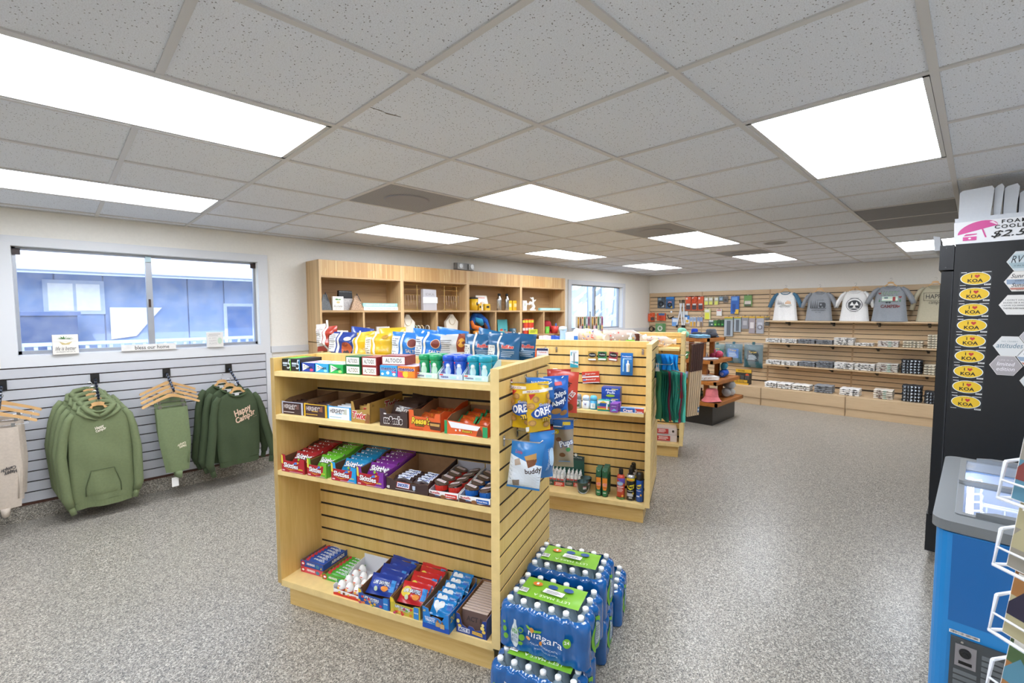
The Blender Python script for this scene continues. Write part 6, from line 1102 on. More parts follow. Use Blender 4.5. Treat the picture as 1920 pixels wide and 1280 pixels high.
def hoodie(loc, yaw, lab, seed, det=True):
    t = thing('hoodie', lab, 'hoodie', loc, yaw, 'light green hoodies on one arm'); c = '6f7a56'
    f = garment(t, c, -.82, -.075, WH, TH_, seed, True, [sl(-1, .205, .78, .035), sl(1, .215, .74, .025)])
    hm = mat(c, .9, var=.05, scale=60, bump=.05)
    for k in (-1, 1):      # the two hood edges meet in a V below the neck
        MB().tube([(k * -.012, -.036, -.165), (k * .03, -.034, -.142), (k * .065, -.022, -.11), (k * .088, .004, -.082), (k * .07, .034, -.062), (0, .046, -.05)], [(.006, .01), (.016, .014), (.022, .018), (.024, .02), (.022, .018), (.02, .018)], 10).build('hood_edge', hm, t, smooth=True)
        MB().tube([(k * .02, -.034, -.185), (k * .075, -.03, -.155), (k * .118, -.006, -.118), (k * .11, .03, -.09), (k * .05, .056, -.08)], [(.004, .006), (.014, .012), (.02, .018), (.02, .018), (.016, .014)], 10).build('hood_fold', hm, t, smooth=True)
    MB().grid(lambda a, q: ((2 * a - 1) * .1 * math.sin(PI * min(1, q * .8 + .2)), .055 - .03 * (2 * a - 1) ** 2 - .03 * q, -.06 - .14 * (1 - q)), 12, 8).build('hood_back', mat(c, .9, var=.05, scale=60), t, smooth=True)
    # kangaroo pocket
    def pf(a, q, o=.0):
        x0 = .105 - .035 * max(0, (q - .35) / .65); x = (2 * a - 1) * x0; z = -.775 + .2 * q; p = f(x, z, .004 + o); e = abs(2 * a - 1); return (p[0], p[1] + (.005 if e > .99 or q > .99 or q < .01 else 0), p[2])
    MB().grid(pf, 16, 10).build('pocket', mat(c, .92, var=.06, scale=60, bump=.05), t, smooth=True)
    for k in (-1, 1): MB().tube([f(k * .105, -.775, .004), f(k * .105, -.71, .004), f(k * .09, -.65, .005), f(k * .07, -.577, .005)], .0028, 5).build('pocket_seam', mat('515c3e', .95), t, smooth=True)
    MB().tube([f(x * .01, -.576, .005) for x in range(-7, 8)], .0022, 5).build('pocket_seam', mat('515c3e', .95), t, smooth=True)
    if det: happy(Art(), -.005, -.255, .085, 'efe6d4').build(t, lambda x, z, e: f(x, z, e + .001), cut=.012)
    return t
AR = lambda d, z0=1.07: z0 - .36 * d          # height of a face-out arm at distance d from its plate
for k in range(4):
    d = .305 - k * .075; y = WY - .022 - d; dx = [.012, -.008, -.028, -.046][k]
    nm = ['frontmost with small script print', 'second in the row', 'third in the row', 'rearmost against the slatwall'][k]
    hoodie((-.69 + dx, y, AR(d) + .006), [.0, .05, .08, .1][k], 'light green hoodie with pocket, ' + nm, k, k == 0)
    hanger((-.69 + dx * .6, y, AR(d) + .004), [.0, .05, .08, .1][k], 'wooden hanger inside the light green hoodie, ' + nm.split(' with')[0], 'hangers on the hoodie arm', .1)
# dark green sweatshirts
def sweat(loc, yaw, lab, seed, det):
    t = thing('sweatshirt', lab, 'sweatshirt', loc, yaw, 'dark green sweatshirts on one arm'); c = '3d4a30'
    W2_ = [(0, .175), (.2, .185), (.6, .185), (.84, .175), (.92, .15), (.97, .11), (1, .08)]
    f = garment(t, c, -.72, -.085, W2_, TH_, seed + 10, True, [sl(-1, .25, .72, .02, .055), sl(1, .3, .7, .05, .055)], neck=.078, neckcol='3a4a2e')
    MB().tube([(.07 * math.cos(a), .012, -.088 - .016 * math.sin(a)) for a in [PI * i / 10 for i in range(11)]], .006, 5).build('white_neck_tape', mat('d9d9d6', .9), t); MB().box(-.018, .006, -.125, .018, .009, -.1).build('neck_label', mat('dcdcda', .8), t)
    if det:
        A = happy(Art(), .03, -.3, .24, 'd8b9a0', .38); A.text('EST. 1976', .14, -.34, .03, .006, 'b99c86', rot=.2); A.build(t, lambda x, z, e: f(x, z, e + .001), cut=.014)
    return t
for k in range(3):
    d = .29 - k * .085; y = WY - .022 - d
    nm = ['frontmost with cream script', 'second in the row', 'rearmost against the slatwall'][k]
    sweat((.265 + .012 * (2 - k) - .03 * k, y, AR(d, 1.066) + .004), .12 + .05 * k, 'dark green sweatshirt, ' + nm, k, k == 0)
    hanger((.265 + .012 * (2 - k) - .03 * k, y, AR(d, 1.066) + .004), .12 + .05 * k, 'wooden hanger inside the dark green sweatshirt, ' + nm.split(' with')[0], 'hangers on the sweatshirt arm', .115)
def sweatpants(loc, yaw, lab, col, seed, w=.225, h=.56, art=None, grp=None, tagc=False):
    t = thing('sweatpants', lab, 'sweatpants', loc, yaw, grp); zb = -.165 - h; m = mat(col, .92, var=.06, scale=60, bump=.05); r = random.Random(seed); p0 = r.uniform(0, 6)
    def half(q): return w / 2 * (1 if q > .45 else .74 + .26 * q / .45)
    def y_(x, q, sg): a = min(1, abs(x - .012 * (1 - q)) / half(q)); return sg * (.024 + .008 * math.sin(PI * q)) * max(0, 1 - a ** 4) ** .5 + .005 * math.sin(x * 30 + p0 + q * 5) * (1 - q)
    b = MB()
    for sg in (-1, 1): b.grid(lambda a, q: ((2 * a - 1) * half(q) + .02 * (1 - q), y_((2 * a - 1) * half(q), q, sg), zb + h * q), 14, 18, 0, sg > 0)
    b.build('leg_cloth', m, t, smooth=True)
    MB().tube([(.02, 0, zb + .004), (.02, 0, zb - .02), (.02, 0, zb - .045)], [(.088, .026), (.084, .024), (.08, .022)], 16).build('cuff', mat(col, .95, var=.12, scale=130), t, smooth=True)
    MB().tube([(w / 2 - .012, -.02, zb + h * .55), (w / 2 - .01, -.026, zb + h * .3), (w / 2 - .02, -.028, zb + .06)], .004, 5).build('side_seam', mat(col, .95), t, smooth=True)
    if art: art.build(t, lambda x, z, e: (x + .01, y_(x, (z - zb) / h, -1) - .003 - e, z), cut=.012)
    if tagc: MB().box(-.03, -.01, zb - .13, .02, -.008, zb - .05).build('price_tag', mat('ecebe8', .6), t)
    return t
for k in range(4):
    d = .3 - k * .075; y = WY - .022 - d; x = -.212 + .004 * k; A = None
    nm = ['frontmost with cream script', 'second in the row', 'third in the row', 'rearmost'][k]
    if k == 0: A = happy(Art(), .045, -.5, .085, 'e6dcc0', PI + .3)
    sweatpants((x, y, AR(d, 1.073) + .004), .12 - .0 * k, 'light green folded sweatpants, ' + nm, '727f5b', k, art=A, grp='light green sweatpants on one arm', tagc=k == 0)
    hanger((x, y, AR(d, 1.073) + .004), .12, 'wooden clip hanger holding light green sweatpants, ' + nm.split(' with')[0], 'clip hangers on the sweatpants arm', .205, True)
for k in range(3):
    d = .31 - k * .075; y = WY - .022 - d; x = -1.225 + .012 * k; A = None
    nm = ['frontmost with black script', 'second in the row', 'rearmost'][k]
    if k == 0: A = happy(Art(), .045, -.47, .1, '2a2a30', PI + .25)
    sweatpants((x, y, AR(d, 1.076) + .004), .05, 'beige folded sweatpants cut by the picture edge, ' + nm, 'bdb0a2', k + 5, .215, .58, A, 'beige sweatpants on one arm')
    hanger((x, y, AR(d, 1.076) + .004), .05, 'wooden clip hanger holding beige sweatpants, ' + nm.split(' with')[0], 'clip hangers on the beige sweatpants arm', .205, True)
t = thing('plush_keyring_card', 'black blue and orange hang card on the dark sweatshirt cuff', 'packet', (.665, 3.40, .5), .3); MB().box(-.04, -.004, 0, .04, 0, .24).build('card', mat('1d222c', .4), t); Art().poly([(-.036, .17), (.036, .17), (.036, .235), (-.036, .235)], '6fa3d8').rect(-.026, .07, .026, .165, 'd98a2c').text('COSCOA', 0, .118, .085, .03, '2a1d12', rot=PI / 2, bold=.03).ell(-.015, .03, .014, .018, '7fc0ea').ell(.02, .03, .014, .02, 'cfe0f0').build(t, lambda x, z, e: (x, -.004 - e, z))
t = thing('plaid_pouch', 'red and black plaid blanket bundle hanging behind the near gondola', 'blanket', (.73, 3.44, .5), .1); pb, _f = pouch_mesh(.2, .42, .1, n=12); pb.build('cloth', mat('8e2136', .8, var=.5, scale=16), t, smooth=True); Art().rect(-.09, .3, .09, .34, '2a1418').rect(-.09, .18, .09, .21, '3a161e').rect(-.05, .02, -.02, .4, '3a161e').rect(.03, .02, .06, .4, '3a161e').build(t, _f, cut=.02)
# signs on the window sill
t = thing('palm_sign', 'small white wooden sign with palm trees on the window sill', 'sign', (-.84, WY - .045, 1.288), .05); MB().box(-.075, 0, 0, .075, .025, .155).build('board', mat('e6e2da', .7), t); MB().box(-.0755, .002, 0, -.075, .023, .155).build('edge', mat('8a6a4a', .8), t)
A = Art().text('life is better', 0, .045, .12, .03, '2f2d2c', shear=.3).text('ON PERDIDO KEY BAY, FL', 0, .018, .11, .009, '55504c').poly([(-.035, .1), (.0, .085), (.04, .1), (.02, .075), (-.02, .075)], 'cdbb86')
for a in range(8): A.poly([(.0, .12), (.05 * math.cos(a * .42 + .1), .12 + .028 * math.sin(a * .42 + .1) * (1 if a < 4 else 1)), (.03 * math.cos(a * .42 + .3), .118 + .012 * math.sin(a * .42))], '3f7a35')
for zz in (.05, .1): A.rect(-.075, zz, .075, zz + .0012, 'c2bdb4')
A.build(t)
t = thing('home_sign', 'long narrow white sign with black serif lettering on the window sill', 'sign', (-.3, WY - .04, 1.288), 0); MB().box(-.2, 0, 0, .18, .02, .052).build('board', mat('dddad6', .7, var=.05, scale=30), t); Art().text('bless our home', .01, .026, .24, .032, '3f3d3c', bold=.008).build(t)
t = thing('pale_block_sign', 'small pale square sign with faint lettering on the window sill', 'sign', (.19, WY - .045, 1.288), -.05); MB().box(-.07, 0, 0, .065, .025, .142).build('board', mat('dcd9d4', .7), t); Art().fine(-.06, .1, .05, .13, 2, 'b3aead').text('IS MY', -.02, .085, .06, .014, 'b8b2b0').text('HAPPY', -.02, .06, .06, .016, 'b8b2b0').text('PLACE', -.02, .035, .06, .016, 'b8b2b0').ell(.035, .06, .018, .03, 'b9cdb8').build(t)
# ================================================================= bookcase goods
YS = 3.53; ZA, ZB_ = 1.6392, 1.2692
def pyramid(x, z, w, h, cols, lab, name='pyramid_pouch'):
    t = thing(name, lab, 'pouch', (x, YS + .05, z), 0, 'patterned pouches'); MB().add([(-w / 2, -.05, 0), (w / 2, -.05, 0), (w / 2 - .02, .06, 0), (-w / 2 + .02, .06, 0), (w * .1 - .02, .0, h), (w * .1 + .02, .0, h)], [(0, 1, 5, 4), (1, 2, 5), (2, 3, 4, 5), (3, 0, 4), (3, 2, 1, 0)]).build('body', mat(cols[0], .5, var=.6, scale=90), t); MB().tube([(w * .1, 0, h), (w * .05, -.02, h + .02), (w * .3, -.03, h * .6)], .004, 5).build('zip_pull', M_BLACK, t); return t
pyramid(1.165, ZA, .13, .17, ['3d403f'], 'dark speckled triangular pouch at the shelf end'); t = pyramid(1.52, ZA, .16, .165, ['9c7a58'], 'leopard print triangular pouch')
t = thing('cosmetic_bag', 'black topped silver zip bag behind the palm sign', 'bag', (1.415, YS + .1, ZA), 0); MB().prism([(-.08, 0), (.1, 0), (.085, .13), (-.075, .13)], -.02, .02).build('silver_body', mat('b3b0ae', .4, var=.3, scale=120), t); MB().prism([(-.075, .131), (.085, .131), (.08, .215), (-.07, .218)], -.021, .021).build('black_top', mat('1b1a1c', .5), t); MB().box(-.07, -.024, .2, .08, .024, .206).build('zipper', M_CHROME, t)
t = thing('palm_block', 'small cream block sign with palm trees on the display shelf', 'sign', (1.298, YS + .0, ZA), 0); MB().box(-.06, 0, 0, .06, .03, .148).build('board', mat('e9e5dc', .7), t); A = Art().text('life is better', 0, .045, .1, .026, '4a4642', shear=.3).text('ON THE BAY', 0, .018, .07, .009, '6a6660').ell(0, .085, .02, .012, 'cdbb86'); [A.poly([(0, .11), (.04 * math.cos(a * .42), .115 + .02 * math.sin(a * .42)), (.025 * math.cos(a * .42 + .2), .11)], '4f8a45') for a in range(8)]; A.build(t)
for k, (x, z, w, c, tx, tc, lab) in enumerate(((1.82, ZA, .45, 'eeebe4', 'life is an island beautiful', '9a8f84', 'white plank sign under the aqua one'), (1.805, ZA + .041, .438, '9fd0cd', 'PERDIDO ISLAND IS MY HAPPY PLACE', 'e6f4f2', 'aqua plank sign lying on the white one'), (4.83, ZA, .5, '9fd0cd', 'PERDIDO IS MY HAPPY PLACE', 'e6f4f2', 'aqua plank sign lying alone beside the mermaid'))):
    t = thing('plank_sign', lab, 'sign', (x, YS, z), 0, 'plank signs'); MB().box(-w / 2, 0, 0, w / 2, .04, .039).build('plank', mat(c, .6), t); Art().text(tx, 0, .02, w * .85, .018, tc, bold=.01).build(t)
def jstand(x, lab, h=.32):
    t = thing('jewellery_stand', lab, 'jewellery stand', (x, YS + .06, ZA), 0, 'gold jewellery stands'); gd = mat('c9a86a', .3, metal=.7)
    for sx in (-.1, .1): MB().tube([(sx, 0, 0), (sx, 0, h)], .005, 6).build('post', gd, t)
    for z, w in ((h - .004, .16), (h - .06, .14), (h * .6, .15), (.12, .11), (.012, .12)): MB().tube([(-w, 0, z), (w, 0, z)], .004, 6).build('bar', gd, t)
    MB().box(-.12, -.05, 0, .12, .05, .004).build('base', gd, t)
    for k in range(7): MB().tube([(-.12 + k * .04, -.012, h * .6), (-.12 + k * .04 + .004, -.014, h * .6 - .1 - .02 * (k % 3))], .002, 4).build('necklace', mat('d9c9b0' if k % 2 else 'c9b2a6', .4, metal=.4), t)
jstand(2.24, 'gold jewellery stand at the unit edge'); jstand(2.86, 'gold jewellery stand beyond the grey gift bag')
t = thing('gift_bag', 'silver grey gift bag with white band between jewellery stands', 'bag', (2.49, YS, ZA), 0); MB().prism([(-.1, 0), (.105, 0), (.095, .26), (-.1, .265)], 0, .05).build('bag', mat('b9b7bb', .4), t); MB().prism([(-.104, .09), (.112, .09), (.112, .165), (-.104, .165)], -.006, -.001).build('white_band', mat('eeeef0', .6), t); Art().text('IDKA', .0, .2, .13, .03, '8f8c8c').text('jewelry collective', .01, .12, .13, .01, '9a9a9c').build(t, lambda x, z, e: (x, (-.006 if z < .17 else 0) - e, z))
def neckbust(x, lab, s=1):
    t = thing('necklace_bust', lab, 'necklace bust', (x, YS + .05, ZB_), 0, 'necklace busts'); cr = mat('e9e2d4', .7); P = [(-.075, 0), (.075, 0), (.1, .22), (.05, .27), (.03, .3), (-.03, .3), (-.05, .27), (-.1, .22)]
    MB().prism(P, -.02, .03).build('bust', cr, t); MB().lathe([(.034, .27), (.03, .31), (.02, .318)], 14).build('neck_top', cr, t); MB().tube([(.05 * math.cos(a), -.024, .25 - .07 * math.sin(a)) for a in [PI * i / 10 for i in range(11)]], .003, 5).build('necklace', mat('c9b48a', .3, metal=.6), t)
neckbust(2.185, 'cream necklace bust at the unit edge'); neckbust(2.86, 'cream necklace bust in the middle of its cubby')
for k in range(5): tag(MB().tube([(.0, .035 * math.cos(a), .036 + .035 * math.sin(a)) for a in [2 * PI * i / 18 for i in range(18)]], .007, 7, closed=True).build('bangle', mat(['8fae9a', 'e2d9c8', 'd9b98a', '3a3534', 'cfc6b8'][k], .4), None, (2.3 + .045 * k, YS + .05, ZB_ + .007 + .1), (0, 0, .15), True), ['sage', 'cream', 'tan', 'black', 'beige'][k] + ' bangle standing on the display roll', 'bangle', 'bangles')
tag(MB().tube([(2.27, YS + .05, ZB_ + .055), (2.52, YS + .05, ZB_ + .055)], .05, 16).build('display_roll', mat('d9d4cc', .8), None), 'cream padded roll carrying the bangles', 'display roll')
for k, (x, w, h) in enumerate(((1.63, .07, .17), (1.83, .165, .178))): t = thing('block_sign', ['narrow pale block sign in a cubby', 'wide pale block sign with tiny grid in a cubby'][k], 'sign', (x, YS, ZB_), 0, 'pale block signs'); MB().box(-w / 2, 0, 0, w / 2, .025, h).build('board', mat('d6d0c8', .7), t); Art().fine(-w * .4, h * .5, w * .4, h * .95, 6, 'b5ada5', k).build(t)
t = thing('cushion', 'pale cream quilted cushion low in the first cubby', 'cushion', (1.19, YS + .06, ZB_), 0); pb, _f = pouch_mesh(.16, .17, .09, n=10); pb.build('pad', mat('d9d6c2', .9, var=.06, scale=40), t, smooth=True)
t = thing('travel_mug', 'yellow tumbler with black lid', 'tumbler', (3.235, YS + .04, ZA), 0); MB().lathe([(.055, 0), (.06, .005), (.068, .155)], 20).build('body', mat('e0b21e', .35), t, smooth=True); MB().lathe([(.07, .155), (.07, .172), (.06, .178)], 20).build('lid', mat('1c1c1e', .4), t); Art().ell(.02, .09, .02, .025, '2a2418').build(t, lambda x, z, e: ((.0635 + e) * math.sin(x / .063), -(.066 + e) * math.cos(x / .063), z), cut=.01)
for k, (x, y, w, h) in enumerate(((3.33, 0, .046, .09), (3.452, -.02, .09, .09), (3.945, .03, .075, .145), (4.04, .01, .112, .146))):
    t = thing('yellow_box', ['slim yellow and black box beside the tumbler', 'small yellow box in front of the leaning picture book', 'tall yellow box partly hidden by a steel bottle', 'tall yellow box with pale square logo'][k], 'box', (x, YS + y, ZA), 0, 'yellow gift boxes'); MB().box(-w / 2, 0, 0, w / 2, .05, h).build('box', mat('e2b62a', .45), t); (Art().rect(-w * .3, h * .35, w * .3, h * .7, '2a2418' if k < 2 else 'e9d9a0')).build(t)
t = thing('picture_book', 'white picture book leaning on the shelf back', 'book', (3.48, YS + .1, ZA), (-.25, 0, 0)); MB().box(-.105, 0, 0, .105, .008, .22).build('cover', mat('efece6', .5), t); MB().box(-.1, .008, .004, .1, .02, .216).build('pages', mat('f4f1ea', .8), t); Art().rect(-.08, .18, .06, .19, 'd8583a').ell(0, .09, .05, .04, 'd9c9b0').ell(.02, .07, .03, .025, '8fae7a').ell(-.03, .1, .02, .02, 'd8a05a').build(t)
for k, x in enumerate((3.716, 3.872)):
    t = thing('steel_bottle', ['steel water bottle with black cap, next to the picture book', 'steel water bottle with black cap, next to the yellow boxes'][k], 'water bottle', (x, YS + .03, ZA), 0, 'steel water bottles'); MB().lathe([(.034, 0), (.036, .008), (.034, .1), (.037, .15), (.034, .175), (.018, .2), (.017, .215)], 18).build('body', mat('c0c0c0', .22, metal=1), t, smooth=True); MB().lathe([(.02, .215), (.021, .235), (.014, .245)], 14).build('cap', M_BLACK, t); MB().tube([(.012, 0, .24), (.03, 0, .235), (.034, 0, .21)], .003, 5).build('carabiner', mat('555555', .3, metal=.8), t)
t = thing('candle_box', 'slim white box with green sprig at the mermaid end', 'box', (4.23, YS, ZA), 0); MB().box(-.042, 0, 0, .04, .05, .148).build('box', mat('eeeeea', .5), t); Art().ell(0, .09, .012, .03, '9fb08a').build(t)
t = thing('mermaid_ornament', 'white carved mermaid tail ornament', 'ornament', (4.43, YS + .05, ZA), 0); wm = mat('efede6', .7)
MB().tube([(-.02, 0, .01), (.03, 0, .02), (.05, 0, .06), (.02, 0, .1), (-.03, 0, .12), (-.06, 0, .09), (-.08, 0, .1)], [.02, .026, .028, .026, .024, .016, .008], 10).build('tail_curl', wm, t, smooth=True); MB().tube([(.02, 0, .1), (.04, 0, .15), (.02, 0, .18), (-.03, 0, .2)], [.022, .02, .018, .006], 10).build('torso', wm, t, smooth=True); MB().lathe([(.004, -.018), (.016, -.006), (.016, .008), (.004, .018)], 10).build('head', wm, t, (.03, 0, .19)); MB().tube([(.02, 0, .16), (.08, 0, .15), (.1, 0, .17)], [.01, .008, .006], 7).build('arm', wm, t); MB().prism([(-.08, .1), (-.12, .13), (-.1, .09), (-.125, .07)], -.008, .008).build('fin', wm, t); MB().box(-.06, -.03, 0, .07, .03, .012).build('base', wm, t)
# lower cubbies of the third and fourth units
t = thing('plush_bundle', 'blue and orange plush octopus beach wrap slumped in a cubby', 'plush toy', (3.3, YS + .05, ZB_ + .046), 0)
for k, (pts, rr_, c) in enumerate((([(-.1, 0, .06), (-.08, 0, .16), (-.02, .02, .25), (.06, .02, .24), (.15, 0, .17), (.2, 0, .06), (.2, 0, .0)], [.03, .05, .05, .055, .05, .05, .04], '1f56a8'), ([(-.06, -.05, .2), (.02, -.06, .17), (.05, -.06, .12)], [.03, .045, .03], '2f8fb4'), ([(-.12, -.03, .18), (-.1, -.05, .1), (.0, -.06, .07), (.08, -.05, .03), (.2, -.04, .01)], [.02, .032, .034, .034, .025], 'd9722c'), ([(-.1, -.05, .02), (.0, -.07, .02), (.1, -.07, .02)], [.02, .028, .02], 'e39a3a'), ([(.1, -.05, .14), (.13, -.06, .08), (.12, -.06, .03)], [.018, .024, .018], '5a3324'))): MB().tube(pts, rr_, 10).build(['body', 'head', 'arm', 'arm', 'arm'][k], mat(c, .9, var=.15, scale=30), t, smooth=True)
t = thing('mug', 'dark teal mug with white pattern and pale handle', 'mug', (3.985, YS + .02, ZB_), 0); MB().lathe([(.045, 0), (.048, .006), (.05, .1), (.047, .1), (.044, .01)], 18).build('cup', mat('3d5f70', .35), t, smooth=True); MB().tube([(.048, 0, .085), (.08, 0, .08), (.085, 0, .05), (.07, 0, .025), (.047, 0, .02)], .007, 7).build('handle', mat('d9d6cf', .4), t, smooth=True); Art().rect(-.03, .03, -.01, .05, 'c9d3d6').rect(.005, .05, .02, .07, 'c9d3d6').rect(-.02, .07, .0, .08, 'c9d3d6').build(t, lambda x, z, e: ((.0505 + e) * math.sin(x / .05), -(.0505 + e) * math.cos(x / .05), z), cut=.01)
t = thing('teal_card', 'turquoise picture card with red crab and bird', 'card', (3.845, YS + .08, ZB_), (-.08, 0, 0)); MB().box(-.1, 0, 0, .1, .006, .235).build('card', mat('4fa9ae', .5), t); Art().ell(-.03, .08, .03, .018, 'c8442f').ell(.04, .07, .022, .02, '2f4f8a').rect(-.08, .06, .08, .066, 'e8d9b0').build(t)
t = thing('shell_dish', 'small striped shell dish before the turquoise card', 'dish', (3.85, YS - .02, ZB_ + .0), 0); MB().lathe([(.03, 0), (.05, .02), (.055, .05), (.045, .055), (.02, .02)], 14).build('bowl', mat('dfe3dc', .4, var=.2, scale=30), t, smooth=True); MB().lathe([(.056, .045), (.056, .055)], 14).build('rim', mat('cf8a7a', .4), t)
for k in range(8): tag(MB().box(0, 0, 0, .03, .02, .235).build('incense_box', mat(['7a2f2a', 'c8352c', 'd8582c', 'd8452c', 'c8352c', 'd8582c', 'd8452c', 'c8352c'][k], .5), None, (4.21 + k * .032, YS + .03 + .004 * (k % 2), ZB_), 0), 'slim red incense box with yellow tip, %s in the row' % ['first, darker', 'second', 'third', 'fourth', 'fifth', 'sixth', 'seventh', 'last'][k], 'box', 'incense boxes'); Art().rect(.002, .18, .028, .22, 'd6d23a').rect(.002, .06, .028, .1, 'ead9d2').build(D.objects['incense_box' if k == 0 else 'incense_box.%03d' % k])
t = thing('price_card', 'yellow green price card before the incense boxes', 'card', (4.42, YS + .0, ZB_), 0); MB().box(-.1, 0, 0, .1, .004, .075).build('card', mat('c9d23a', .5), t); Art().fine(-.08, .02, .08, .06, 2, '6f742a').build(t)
t = thing('green_card', 'small lime green card at the last cubby edge', 'card', (4.765, YS, ZB_), .1); MB().box(-.045, 0, 0, .045, .02, .11).build('card', mat('6fd04a', .5), t); MB().box(-.04, -.003, .02, .03, -.001, .08).build('label', mat('8fe06a', .5), t)
t = thing('red_pail', 'red beach pail with blue handle in the last cubby', 'pail', (4.89, YS - .04, ZB_), 0); MB().lathe([(.05, 0), (.065, .115), (.06, .115), (.05, .01)], 18).build('pail', mat('d03a32', .4), t, smooth=True); MB().tube([(0, -.02, .1), (0, -.02, .16), (.015, -.02, .16), (.015, -.02, .1)], .006, 6).build('handle', mat('3a7ac8', .4), t)
t = thing('sun_hat', 'dark red sun hat behind the red pail', 'hat', (4.86, YS + .115, ZB_), 0); MB().lathe([(.125, 0), (.13, .01), (.09, .03), (.09, .12), (.07, .19), (.02, .205)], 18).build('crown', mat('a3242c', .8), t, smooth=True); MB().lathe([(.093, .03), (.093, .05)], 18).build('band', mat('7d1a22', .8), t)
# emergency light above the bookcase
t = thing('emergency_light', 'grey twin-head emergency light above the display shelves', 'emergency light', (3.25, WY - .002, 2.255), 0); MB().box(-.165, -.05, -.045, .165, 0, .045).build('housing', mat('9f9d99', .4), t)
for x in (-.1, .1):
    p = MB().box(x - .05, -.075, -.04, x + .05, -.051, .035).build('lamp_head', mat('b9b7b2', .3), t); MB().lathe([(.028, 0), (.03, .01)], 14).build('lens', mat('d9d9d4', .15), p, (x, -.075, 0), (PI / 2, 0, 0))
# brochure spinner before the far window
t = thing('postcard_rack', 'colourful postcard rack standing before the small far window', 'rack', (5.6, 3.3, 0), .2); MB().tube([(0, 0, 0), (0, 0, 1.62)], .012, 8).build('pole', M_CHROME, t); MB().lathe([(.18, 0), (.18, .02)], 20).build('base', M_BLACK, t)
MB().box(-.38, .0, 1.1, .38, .02, 1.54).build('card_frame', mat('c9c9c6', .4), t)
PR = Fr(5.6, 3.3, math.degrees(.0)); t.rotation_euler.z = 0
for k in range(12):
    o = tag(MB().box(0, 0, 0, .052, .006, .25).build('postcard', mat('e6e2da', .5), None, tuple(PR(-.37 + k * .058 + (.05 if k > 5 else 0), -.012, 1.28)), 0), 'narrow postcard strip on the rack before the far window, %s along' % NTH[k], 'postcard', 'postcards')
    Art().rect(.003, .003, .049, .247, ['a87a3a', '8a6a3a', 'b5602c', '5f8a4a', '7a8a9a', 'b04a7a'][k % 6]).rect(.006, .03, .046, .1, ['5f4a2a', 'd9b25a', '3f5a3a', 'c9d9a0', '3f4f6a', 'e9b9c9'][(k * 5) % 6]).rect(.006, .13, .046, .22, ['d9a83a', '5a3f2a', 'e0c08a', '3a5a3a', 'c9d3dc', '6a2a4a'][(k * 7) % 6]).build(o)
# ================================================================= far wall: shirts on hangers
def tee(y, lab, col, scol, art, seed, zt=1.965, x=8.33, scale=1, long=False, yaw=0):
    loc = (x, y, zt + .09); t = thing('tee_shirt', lab, 'shirt', loc, FW.a + yaw, 'shirts on hangers along the far wall'); hb = zt + .09 - 1.452
    Wt = [(0, .2), (.12, .19), (.5, .17), (.8, .165), (.9, .15), (.96, .11), (1, .075)]; s_ = scale
    e = (.25, -.36) if not long else (.25, -.45)
    slv = [([(s * .12, 0, -.115), (s * .165, 0, -.16), (s * .215, -.006, -.26), (s * e[0], -.01, e[1])], [(.04, .02), (.06, .03), (.06, .032), (.055, .03)]) for s in (-1, 1)]
    f = garment(t, col, -hb, -.088, Wt, [(0, .07), (.2, .05), (.8, .03), (1, .012)], seed, False, slv, scol, False, .075, .008, scol)
    if art: art.build(t, lambda xx, z, q: f(xx, z, q + .001), cut=.03)
    t.scale = (scale, 1, 1)
    hanger((x, y, zt + .112), FW.a + yaw, 'wooden hanger of the ' + lab, 'hangers along the far wall', .1)
def scene(A, z, c, kind):
    if kind == 'trees':
        for k in range(4): A.poly([(-.11 + k * .025, z + .02), (-.095 + k * .025, z + .02), (-.102 + k * .025, z + .11 - .015 * k)], c)
        A.poly([(-.08, z - .005), (-.02, z + .03), (.03, z + .005), (.1, z + .02), (.11, z), (.04, z - .01)], 'b9b9b0').poly([(.0, z + .03), (.1, z + .03), (.085, z + .075), (.04, z + .085), (.01, z + .06)], 'd8a878').rect(.0, z + .05, .09, z + .054, 'f0ede6').rect(.005, z + .064, .085, z + .068, 'f0ede6').text('Happy Camper', .0, z - .02, .18, .03, '3a3a3a', shear=.25)
    return A
tee(1.055, 'white raglan tee with blue sleeves and sunset print', 'e6e4e0', '47708a', scene(Art(), -.33, '2f3a36', 'trees').rect(-.125, -.19, -.1, -.175, 'd9e4ea'), 1, 1.955)
A = Art()
for k in range(4): A.poly([(-.12 + k * .03, -.36), (-.1 + k * .03, -.36), (-.11 + k * .03, -.22 - .02 * (k % 2))], '2c2f33')
A.poly([(.0, -.34), (.1, -.34), (.1, -.29), (.08, -.27), (.01, -.27)], '3a3d42').rect(.02, -.32, .045, -.29, '8f9498').ell(.03, -.345, .014, .014, '2c2f33').ell(.08, -.345, .014, .014, '2c2f33').rect(-.12, -.37, .11, -.362, '2c2f33').text('ADVENTURE AWAITS', .0, -.4, .2, .022, '2c2f33').text('EST. 1976', 0, -.435, .08, .012, '3f4246').text('HAPPY CAMPER', .02, -.23, .1, .014, '3f4246')
tee(.545, 'heather grey tee with dark camping print, left of the white tee', '8f9296', '8f9296', A, 2, 1.94)
A = Art().ell(0, -.32, .108, .108, '23272c', 30).ell(0, -.32, .1, .1, 'e9e8e5', 30).ell(0, -.325, .085, .08, '23272c', 26).poly([(-.06, -.33), (-.03, -.27), (0, -.33)], 'e9e8e5').poly([(0, -.33), (.03, -.27), (.06, -.33)], 'e9e8e5').poly([(-.02, -.37), (.0, -.3), (.02, -.37)], 'd9d6d0').rect(-.05, -.38, .05, -.372, 'e9e8e5').text('HOME IS WHERE', 0, -.215, .12, .014, '23272c').text('YOU PARK IT', 0, -.43, .12, .014, '23272c')
tee(.055, 'plain white tee with round black campfire print', 'e4e3e0', 'e4e3e0', A, 3, 1.945)
